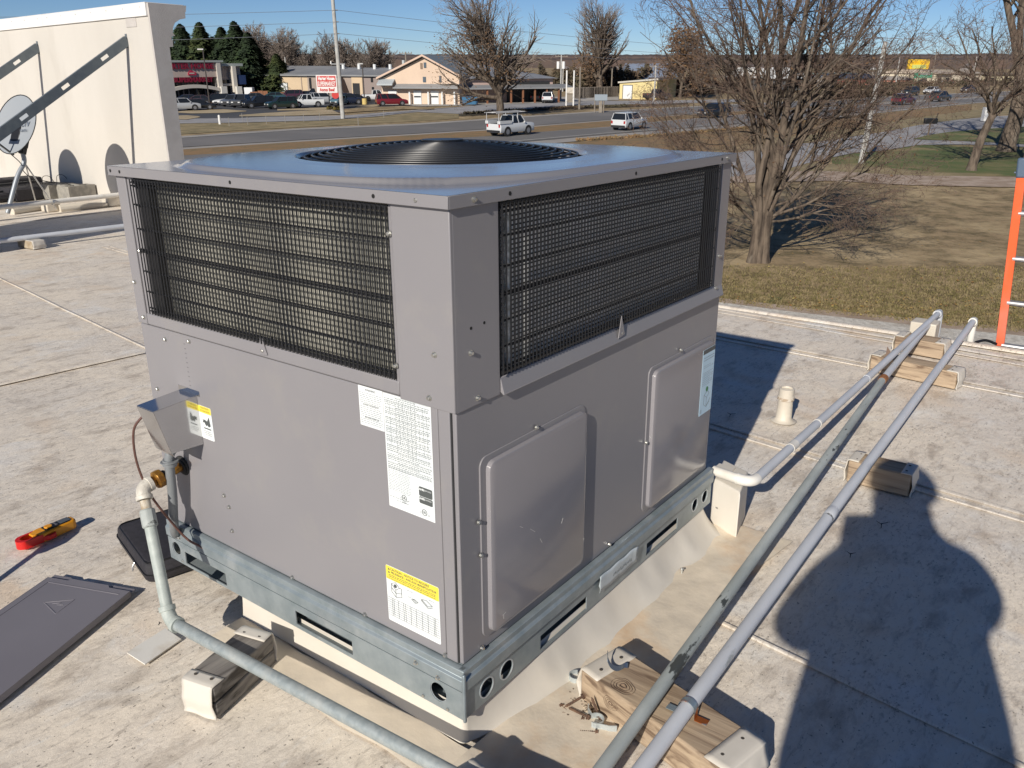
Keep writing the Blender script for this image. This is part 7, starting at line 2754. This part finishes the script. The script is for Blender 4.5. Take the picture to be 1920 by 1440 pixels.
WHITE_C, SILV, BLK, NAVY, GRN, MAR, GREYC = (.62, .64, .65), (.38, .40, .42), (.012, .013, .015), (.015, .022, .045), (.012, .03, .028), (.16, .012, .02), (.10, .11, .125)
HW = -14
t_ = vehicle('pickup', 958, 255, -5, WHITE_C, 'white utility pickup with a ladder rack driving away on the near carriageway', group='traffic on the highway')
xr = MB()
for sg in (-.8, .8):
    xr.tube([(-2.6, sg, 1.2), (-2.6, sg, 2.15)], .03, 6).tube([(.1, sg, 1.2), (.1, sg, 2.15)], .03, 6).tube([(-2.9, sg, 2.15), (1.2, sg, 2.15)], .035, 6)
for x in (-2.6, -1.2, .1, 1.1):
    xr.tube([(x, -.8, 2.16), (x, .8, 2.16)], .03, 6)
xr.box(-2.95, -.72, 2.2, .6, -.2, 2.27)
me_ = xr.data('ladder_rack', mat('rack_pale', (.5, .5, .5), .5), 30)
o_ = bpy.data.objects.new('ladder_rack', me_)
C.objects.link(o_)
o_.parent = t_
tb = MB()
tb.box(-2.6, -.98, 1.146, -.9, -.62, 1.42).box(-2.6, .62, 1.146, -.9, .98, 1.42)
o_ = bpy.data.objects.new('tool_box', tb.data('tool_box', paint(WHITE_C), 0))
C.objects.link(o_)
o_.parent = t_
vehicle('suv', 1180, 244, -1, WHITE_C, 'white suv driving away on the near carriageway left of the big tree', group='traffic on the highway')
vehicle('suv', 1338, 222, HW + 180, BLK, 'dark suv on the far side seen through the big bare tree', group='traffic on the highway')
vehicle('suv', 1693, 197.5, HW - 2, (.09, .025, .035), 'dark maroon car on the near carriageway right of the big tree', group='traffic on the highway')
vehicle('suv', 1762, 191, HW - 2, (.03, .035, .04), 'dark hatchback with a pale rear window on the near carriageway', group='traffic on the highway')
vehicle('suv', 1705, 180, HW + 180, (.02, .03, .03), 'dark suv on the far carriageway above the maroon car', group='traffic on the highway')
vehicle('sedan', 1746, 177, HW + 180, WHITE_C, 'white car coming on the far carriageway under the green sign', group='traffic on the highway')
vehicle('sedan', 1815, 173.5, HW + 180, (.04, .035, .035), 'dark car on the far carriageway before the forked tree', group='traffic on the highway')
PKG = 'vehicles in the supermarket car park'
park = [
    ('suv', 345, 208.5, -20, SILV, 'silver suv nearest the parapet end in the front row'),
    ('sedan', 374, 206.5, -28, BLK, 'black car beside the lamp post in the front row'),
    ('sedan', 349, 196, 150, NAVY, 'dark blue car behind the silver suv'),
    ('sedan', 372, 197, 145, (.05, .03, .035), 'dark brownish car behind the black one by the lamp post'),
    ('suv', 405, 198, 150, BLK, 'black suv before the supermarket pillar'),
    ('sedan', 424, 197.5, 195, WHITE_C, 'white car just right of the supermarket pillar'),
    ('suv', 439, 200, 200, GREYC, 'grey car with its bright bonnet towards the road, right of the white car'),
    ('pickup', 458, 202, 205, (.05, .055, .06), 'dark pickup with a chrome front left of the black suv'),
    ('suv', 486, 203.5, 160, BLK, 'black suv in the middle of the front row'),
    ('suv', 528, 205, 165, GRN, 'dark green suv with bright headlights in the front row'),
    ('pickup', 577, 202, 150, WHITE_C, 'white pickup left of the clipped shrubs'),
    ('suv', 607, 195, -30, SILV, 'silver suv below the red and white sign'),
    ('sedan', 512, 190, 145, (.03, .07, .08), 'teal car in the back row behind the dark green suv'),
    ('suv', 545, 188, 145, (.06, .02, .035), 'dark purple suv in the back row left of the sign'),
    ('sedan', 572, 187, 145, NAVY, 'navy car in the back row behind the white pickup'),
    ('suv', 590, 184, 145, BLK, 'black suv in the back row left of the sign post'),
    ('sedan', 475, 192, 150, (.07, .075, .08), 'grey car in the back row near the brown fence'),
    ('suv', 655, 196.5, -32, NAVY, 'navy suv right of the white pole'),
    ('sedan', 668, 194, -32, BLK, 'black car touching the navy suv right of the white pole'),
    ('sedan', 638, 197.5, 200, (.12, .22, .27), 'pale teal car with open front half hidden by the white pole'),
    ('suv', 668, 181, 150, BLK, 'black suv against the brown metal building'),
    ('sedan', 686, 181.5, 150, (.03, .03, .035), 'black car against the brown metal building, right of the black suv'),
    ('pickup', 705, 190.5, -38, WHITE_C, 'white pickup before the brown metal building'),
    ('van', 735, 199, -35, MAR, 'maroon minivan before the gabled workshop'),
    ('sedan', 757, 191.5, -38, SILV, 'silver car just behind the maroon minivan'),
]
for k in park:
    vehicle(k[0], k[1], k[2], k[3], k[4], k[5], PKG)
vehicle('suv', 1028, 193, 30, WHITE_C, 'white and black suv parked before the grey-roofed wing')
vehicle('suv', 1008, 191, 25, BLK, 'black suv parked left of the white and black one')
vehicle('pickup', 1231, 188, -30, (.035, .03, .035), 'dark pickup parked right of the yellow building')
vehicle('sedan', 1757, 158.5, -40, SILV, 'silver car parked under the green sign')
vehicle('sedan', 1775, 157, -40, (.2, .03, .04), 'red car parked at the foot of the green sign')

# ================================================================ poles, wires, signs
POLE_W = mat('weathered_white_pole', (.45, .45, .43), .8, c2=(.36, .35, .33), vs=1.5)
POLE_B = mat('grey_brown_pole', (.26, .23, .19), .9, c2=(.20, .17, .14), vs=2)


def upright(name, px, py, ty, r0, r1, m, label, cat, group=None, lean=0):
    f_ = G(px, py)
    h = HT(f_, ty)
    T_ = thing(name, label, cat, tuple(f_), group, roof=False)
    top = V((f_.x, f_.y, h)) + sdir * lean
    part('pole', MB().tube([f_, top], [r0, r1], 12), m, T_)
    return T_, f_, top


T1, f1, top1 = upright('power_pole', 643, 223, -140, .27, .18, POLE_W, 'tall pale power pole rising out of the frame beside the red and white sign', 'power pole', lean=-.35)
c = V((f1.x, f1.y, HT(f1, 120)))
part('cross_arm', MB().bar(c - sdir * 1.0 - away * .0, c + sdir * .75, .14, .14), GREYR, T1)
part('insulator', MB().tube([c - sdir * 1.0, c - sdir * 1.0 + V((0, 0, .35))], .08, 8), WHITE_PAINT, T1)
wires = []
for k, (yl, yp, yr) in enumerate(((9, 19, 50), (31, 41, 66), (57, 63, 88))):
    pz = V((f1.x, f1.y, HT(f1, yp))) + sdir * .3
    part('insulator', MB().tube([pz - away * .0, pz - sdir * .5], .06, 6), POLE_B, T1)
    # far pole off to the left and the next one away to the right
    Lp = f1 + V((-120, 60, 0)) * .9
    Rp = f1 + V((150, -42, 0)) * 1.0
    pL = V((Lp.x, Lp.y, pz.z + 1.0))
    pR = V((Rp.x, Rp.y, pz.z - 2.5))
    pts = [pL + (pz - pL) * (i / 24) - V((0, 0, 2.2 * math.sin(math.pi * i / 24))) for i in range(25)]
    pts2 = [pz + (pR - pz) * (i / 24) - V((0, 0, 2.6 * math.sin(math.pi * i / 24))) for i in range(25)]
    single('power_line', MB().tube(pts, .022, 4), mat('line_grey', (.22, .24, .27), .6) if 'line_grey' not in bpy.data.materials else bpy.data.materials['line_grey'], ['top', 'middle', 'lowest'][k] + ' of the power lines running left from the tall pale pole', 'power line', roof=False)
    single('power_line', MB().tube(pts2, .022, 4), bpy.data.materials['line_grey'], ['top', 'middle', 'lowest'][k] + ' of the power lines running right from the tall pale pole', 'power line', roof=False)

for (px, py, ty, lab) in ((394.5, 206, 93, 'car park lamp post with an orange foot before the supermarket'), (684, 196.5, 120, 'car park lamp post with a yellow foot right of the white pole')):
    T_, f_, tp = upright('lamp_post', px, py, ty, .11, .08, mat('lamp_pole_dark', (.06, .05, .045), .6) if 'lamp_pole_dark' not in bpy.data.materials else bpy.data.materials['lamp_pole_dark'], lab, 'lamp post', 'car park lamp posts')
    part('foot', MB().tube([f_, f_ + V((0, 0, 1.0))], .42, 14), mat('foot_orange', (.62, .30, .10), .8) if px < 500 else mat('foot_yellow', (.60, .45, .16), .8), T_)
    part('lamp_head', MB().bar(tp - sdir * .75 + V((0, 0, .05)), tp + sdir * .1 + V((0, 0, .05)), .35, .18), mat('lamp_head_pale', (.5, .5, .48), .6) if px < 500 else bpy.data.materials['lamp_head_pale'], T_)

for (px, py, ty, arm, tr_x, lab, m_) in ((764.5, 193, 97, 1, -1, 'utility pole with a cross arm and a grey transformer before the gabled workshop', POLE_B), (1051, 190, 103, 1, 2, 'utility pole with twin pale transformers left of the white posts', POLE_W), (540.5, 177, 107, 0, 0, 'plain pale pole before the tan warehouse', POLE_W), (1055, 172, 120, 0, 0, 'short pale pole right behind the twin-transformer pole', POLE_W), (1086, 205, 125, 0, 0, 'thin grey pole right of the paired white posts', POLE_B), (1146, 178, 128, 0, 0, 'thin pole behind the second tall tree', POLE_B), (1226, 190, 122, 1, 0, 'small utility pole at the right end of the yellow building', POLE_W), (1646, 166, 106, 0, 0, 'short pale pole on the far roadside left of the yellow sign', POLE_W), (1745, 160, 92, 0, 0, 'thin leaning grey pole right of the green sign', POLE_B), (1822, 158, 106, 0, 0, 'pale pole above the motel right of the green sign', POLE_W), (1679, 160, 108, 0, 0, 'pale pole just left of the yellow sign', POLE_W)):
    T_, f_, tp = upright('utility_pole', px, py, ty, .17, .12, m_, lab, 'utility pole', 'utility poles', lean=.0)
    if arm:
        c = tp - V((0, 0, .25))
        part('cross_arm', MB().bar(c - sdir * 1.1, c + sdir * 1.1, .12, .12), POLE_B, T_)
        for a in (-1, -.5, .5, 1):
            part('insulator', MB().tube([c + sdir * a, c + sdir * a + V((0, 0, .25))], .06, 6), POLE_B, T_)
    if tr_x == -1:
        c = V((f_.x, f_.y, HT(f_, 118))) - sdir * .42
        part('transformer', MB().tube([c - V((0, 0, .65)), c + V((0, 0, .45))], .27, 14), mat('transformer_grey', (.45, .47, .47), .5), T_)
    if tr_x == 2:
        for e in (-.55, .42):
            c = V((f_.x, f_.y, HT(f_, 122))) + sdir * e
            part('transformer', MB().tube([c - V((0, 0, .6)), c + V((0, 0, .6))], .27, 14), WHITE_PAINT, T_)
T_, f_, tp = upright('power_pole', 1614, 307, 78, .20, .15, POLE_W, 'pale pole standing in the lawn behind the right side of the big bare tree', 'power pole', lean=.45)

# paired white posts with a low board
T_ = thing('post_pair', 'pair of white posts with a low blank board between them beside the frontage road', 'posts', tuple(G(1068, 198)), roof=False)
p0, p1 = G(1061.5, 198.5), G(1075, 198.5)
for p in (p0, p1):
    part('post', MB().tube([p, V((p.x, p.y, HT(p, 132)))], .13, 10), WHITE_PAINT, T_)
zz0, zz1 = HT(p0, 175), HT(p0, 164)
part('board', MB().obox(((p0 + p1) / 2).xy.to_3d() + V((0, 0, (zz0 + zz1) / 2)), (p1 - p0) * .5, away * .04, V((0, 0, (zz1 - zz0) / 2))), CREAM, T_)
part('slatted_panel', MB().obox(((p0 + p1) / 2).xy.to_3d() + V((0, 0, (HT(p0, 192) + HT(p0, 177)) / 2)), (p1 - p0) * .55, away * .03, V((0, 0, (HT(p0, 177) - HT(p0, 192)) / 2))), mat('slat_grey', (.25, .22, .18), .8), T_)


def signboard(name, px0, px1, py, ty, by, m, label, posts, pm, th=.15, cat='sign', depth_px=None):
    a, b_ = G(px0, py), G(px1, py)
    n_ = (b_ - a).normalized()
    nn = V((n_.y, -n_.x, 0))
    if nn.dot(CAM - a) < 0:
        nn = -nn
    T_ = thing(name, label, cat, tuple((a + b_) / 2), roof=False)
    z0_, z1_ = HT((a + b_) / 2, by), HT((a + b_) / 2, ty)
    for t in posts:
        q = a.lerp(b_, t)
        part('post', MB().tube([q - nn * .12, V((q.x, q.y, z1_ if t not in (0, 1) else z1_ - .1)) - nn * .12], .09, 8), pm, T_)
    mid = (a + b_) / 2
    part('board', MB().obox((mid.x, mid.y, (z0_ + z1_) / 2), (b_ - a) / 2, nn * th / 2, V((0, 0, (z1_ - z0_) / 2))), m, T_)
    return T_, a, b_, n_, nn, z0_, z1_


RSIGN = mat('sign_red', (.52, .035, .03), .5)
T_, a, b_, u_, nn, z0_, z1_ = signboard('street_sign', 597.5, 635.5, 205, 140.5, 174, mat('sign_white', (.72, .68, .66), .5), 'red and white supermarket sign standing left of the tall pale pole', (.55,), DARK, .3)
W_ = (b_ - a).length
H_ = z1_ - z0_


def sg(t, z, o=.17):
    p = a + (b_ - a) * t + nn * o
    return V((p.x, p.y, z0_ + z * H_))


part('red_panel', MB().obox(sg(.5, .645, .16), u_ * W_ * .45, nn * .02, V((0, 0, H_ * .295))), RSIGN, T_)
letters('lettering', 'Harter House', H_ * .27, WHITE_PAINT, T_, sg(.5, .80, .19), u_, (0, 0, 1), .01, .03, width=W_ * .80)
letters('lettering', 'SUPERMARKET', H_ * .34, WHITE_PAINT, T_, sg(.5, .50, .19), u_, (0, 0, 1), .01, .02, width=W_ * .86)
letters('lettering', 'Angus Beef', H_ * .25, RSIGN, T_, sg(.5, .17, .18), u_, (0, 0, 1), .01, .02, width=W_ * .74)
part('round_sign', MB().tube([sg(.88, -.12, .1), sg(.88, -.12, .0)], .55, 20), RSIGN, T_)

T_, a, b_, u_, nn, z0_, z1_ = signboard('billboard', 1695, 1735, 160, 111.5, 129.5, mat('sign_yellow', (.80, .50, .02), .5), 'wide yellow roadside sign with faint orange letters on a tall post', (.62,), mat('sign_post_green', (.03, .22, .13), .6), .5)
W_ = (b_ - a).length
H_ = z1_ - z0_
letters('lettering', 'PAWN KING', H_ * .34, mat('sign_orange', (.70, .36, .01), .6), T_, sg(.5, .68, .27), u_, (0, 0, 1), .01, .02, width=W_ * .78)
part('green_panel', MB().obox(sg(.54, .26, .27), u_ * W_ * .33, nn * .02, V((0, 0, H_ * .19))), mat('sign_lime', (.52, .56, .16), .6), T_)
T_, a, b_, u_, nn, z0_, z1_ = signboard('green_sign', 1711, 1744, 161, 136.5, 146.5, mat('sign_green', (.03, .25, .15), .6), 'low green sign with a pale grey top strip below the yellow one', (.02,), bpy.data.materials['sign_post_green'], .4)
W_ = (b_ - a).length
H_ = z1_ - z0_
part('pale_strip', MB().obox(sg(.55, .80, .22), u_ * W_ * .36, nn * .02, V((0, 0, H_ * .14))), mat('sign_mauve', (.33, .28, .28), .7), T_)
part('pale_panel', MB().obox(sg(.48, .28, .22), u_ * W_ * .30, nn * .02, V((0, 0, H_ * .2))), mat('sign_pale_green', (.12, .42, .27), .7), T_)
T_, a, b_, u_, nn, z0_, z1_ = signboard('road_sign', 1114, 1137.5, 212, 177, 188.5, mat('sign_back_grey', (.30, .35, .39), .5, .2), 'blank grey back of a road sign on two posts beside the far carriageway', (.04, .75), POLE_B, .06)
part('post', MB().bar(V(((a + b_) / 2).xy.to_3d()) + u_ * 1.3 * .0 + V((0, 0, GZ)), V(((a + b_) / 2).xy.to_3d()) + V((0, 0, HT(a, 189))), .5, .1), POLE_B, T_)

# mailbox, white marker, blue dumpster, bollards, fence stakes
f_ = G(1740, 256)
T_ = thing('mailbox', 'dark mailbox on a post at the mouth of the right-hand driveway', 'mailbox', tuple(f_), roof=False)
part('post', MB().bar(f_, f_ + V((0, 0, 1.2)), .12, .12, (1, 0, 0)), BARK, T_)
part('box', MB().obox(f_ + V((0, 0, 1.45)), sdir * .62, away * .2, V((0, 0, .25))), BLACK, T_, bevel=.05)
part('flag', MB().bar(f_ + V((0, 0, 1.6)) + sdir * .5, f_ + V((0, 0, 2.2)) + sdir * .6, .1, .03), BLACK, T_)
f_ = G(1849, 229)
T_ = thing('utility_box', 'small white box and post on the grass left of the huge old tree', 'box', tuple(f_), roof=False)
part('cabinet', MB().obox(f_ + V((0, 0, .9)), sdir * .55, away * .4, V((0, 0, .8))), WHITE_PAINT, T_, bevel=.05)
part('vent', MB().obox(f_ + V((0, 0, 1.2)) - away * .41, sdir * .35, away * .02, V((0, 0, .1))), DARK, T_)
f_ = G(412.5, 233.5)
single('marker_post', MB().tube([f_, f_ + V((0, 0, 1.0))], .14, 8).tube([f_ + V((0, 0, 1.0)), f_ + V((0, 0, 1.06))], .10, 8), WHITE_PAINT, 'short white marker post on the verge below the car park', 'post', roof=False)
f_ = G(882, 197)
T_ = thing('dumpster', 'blue skip standing before the workshop left of the brown-leaved tree', 'dumpster', tuple(f_), roof=False)
part('bin', MB().prism([(-1.2, .15), (1.2, .15), (1.35, 1.3), (-1.35, 1.3)], lambda u, v, t: tuple(f_ + sdir * u + away * t + V((0, 0, v))), -.7, .7), mat('dumpster_blue', (.03, .13, .25), .5), T_, smooth=0)
part('lid', MB().obox(f_ + V((0, 0, 1.36)), sdir * 1.4, away * .75, V((0, 0, .05))), mat('dumpster_lid', (.02, .06, .12), .5), T_)
fence = thing("board_fence", 'grey-brown board fence behind the road sign left of the yellow building', 'fence', tuple(G(1110, 183)), roof=False)
fa, fb_ = G(1078, 185), G(1158, 182)
n = 60
fm_ = MB()
fm_.obox((0, 0, .95), (.20, 0, 0), (0, .02, 0), (0, 0, .95))
fme = fm_.data('board', mat('fence_board', (.22, .19, .16), .85, c2=(.27, .23, .19), vs=.4), 0)
for k in range(n):
    q = fa.lerp(fb_, (k + .5) / n)
    ang = math.atan2((fb_ - fa).y, (fb_ - fa).x)
    M_ = Matrix.Translation(V((q.x, q.y, GZ))) @ Matrix.Rotation(ang, 4, 'Z') @ Matrix.Scale(1.0 + .04 * (k % 3), 4, (0, 0, 1))
    inst('board', fme, fence, M=M_)
bf_ = thing('board_fence', 'red-brown board enclosure before the tan warehouse', 'fence', tuple(G(485, 183)), roof=False)
for (x0, x1, yb, yt) in ((470, 484, 184, 172), (484.5, 494, 184, 170), (494.5, 503, 184, 170.5), (520, 538, 182, 173), (545, 558, 181, 172)):
    a, b_ = G(x0, yb), G(x1, yb)
    h = HT((a + b_) / 2, yt) - GZ
    k = max(2, int((b_ - a).length / .5))
    pm_ = MB()
    for i in range(k):
        c = a.lerp(b_, (i + .5) / k)
        pm_.obox(c + V((0, 0, h / 2)), (b_ - a) / k * .48, away * .05, V((0, 0, h / 2 * (1 + .02 * (i % 2)))))
    part('fence_panel', pm_, BROWNF, bf_, smooth=0)
f_ = G(469, 183)
single('trailer', MB().obox(f_ + V((0, 0, 1.2)), sdir * .8, away * .8, V((0, 0, .7))).obox(f_ + V((0, 0, .4)), sdir * .7, away * .6, V((0, 0, .15))), DOORW, 'small white box trailer beside the navy awning of the supermarket', 'trailer', roof=False, bevel=.05)
st_ = mat('stake', (.25, .24, .22), .8)
for k, (px, py) in enumerate(((430, 237), (465, 235), (500, 233), (535, 231), (570, 229), (600, 227), (672, 236), (455, 228), (720, 222))):
    f_ = G(px, py)
    single('fence_stake', MB().tube([f_, f_ + V((0, 0, .95))], .035, 5), st_, ('first', 'third', 'fourth', 'fifth', 'sixth', 'seventh', 'eighth', 'second', 'ninth')[k] + ' from the left of the thin stakes on the verge below the car park', 'stake', 'thin stakes on the far verge', roof=False)

# ---------------------------------------------------------------- turn everything that stands on the roof
bpy.context.view_layer.update()
for o in ROOF:
    o.matrix_world = TILT @ o.matrix_basis
for o in list(bpy.data.objects):
    if o.type == 'CURVE':
        bpy.data.objects.remove(o)
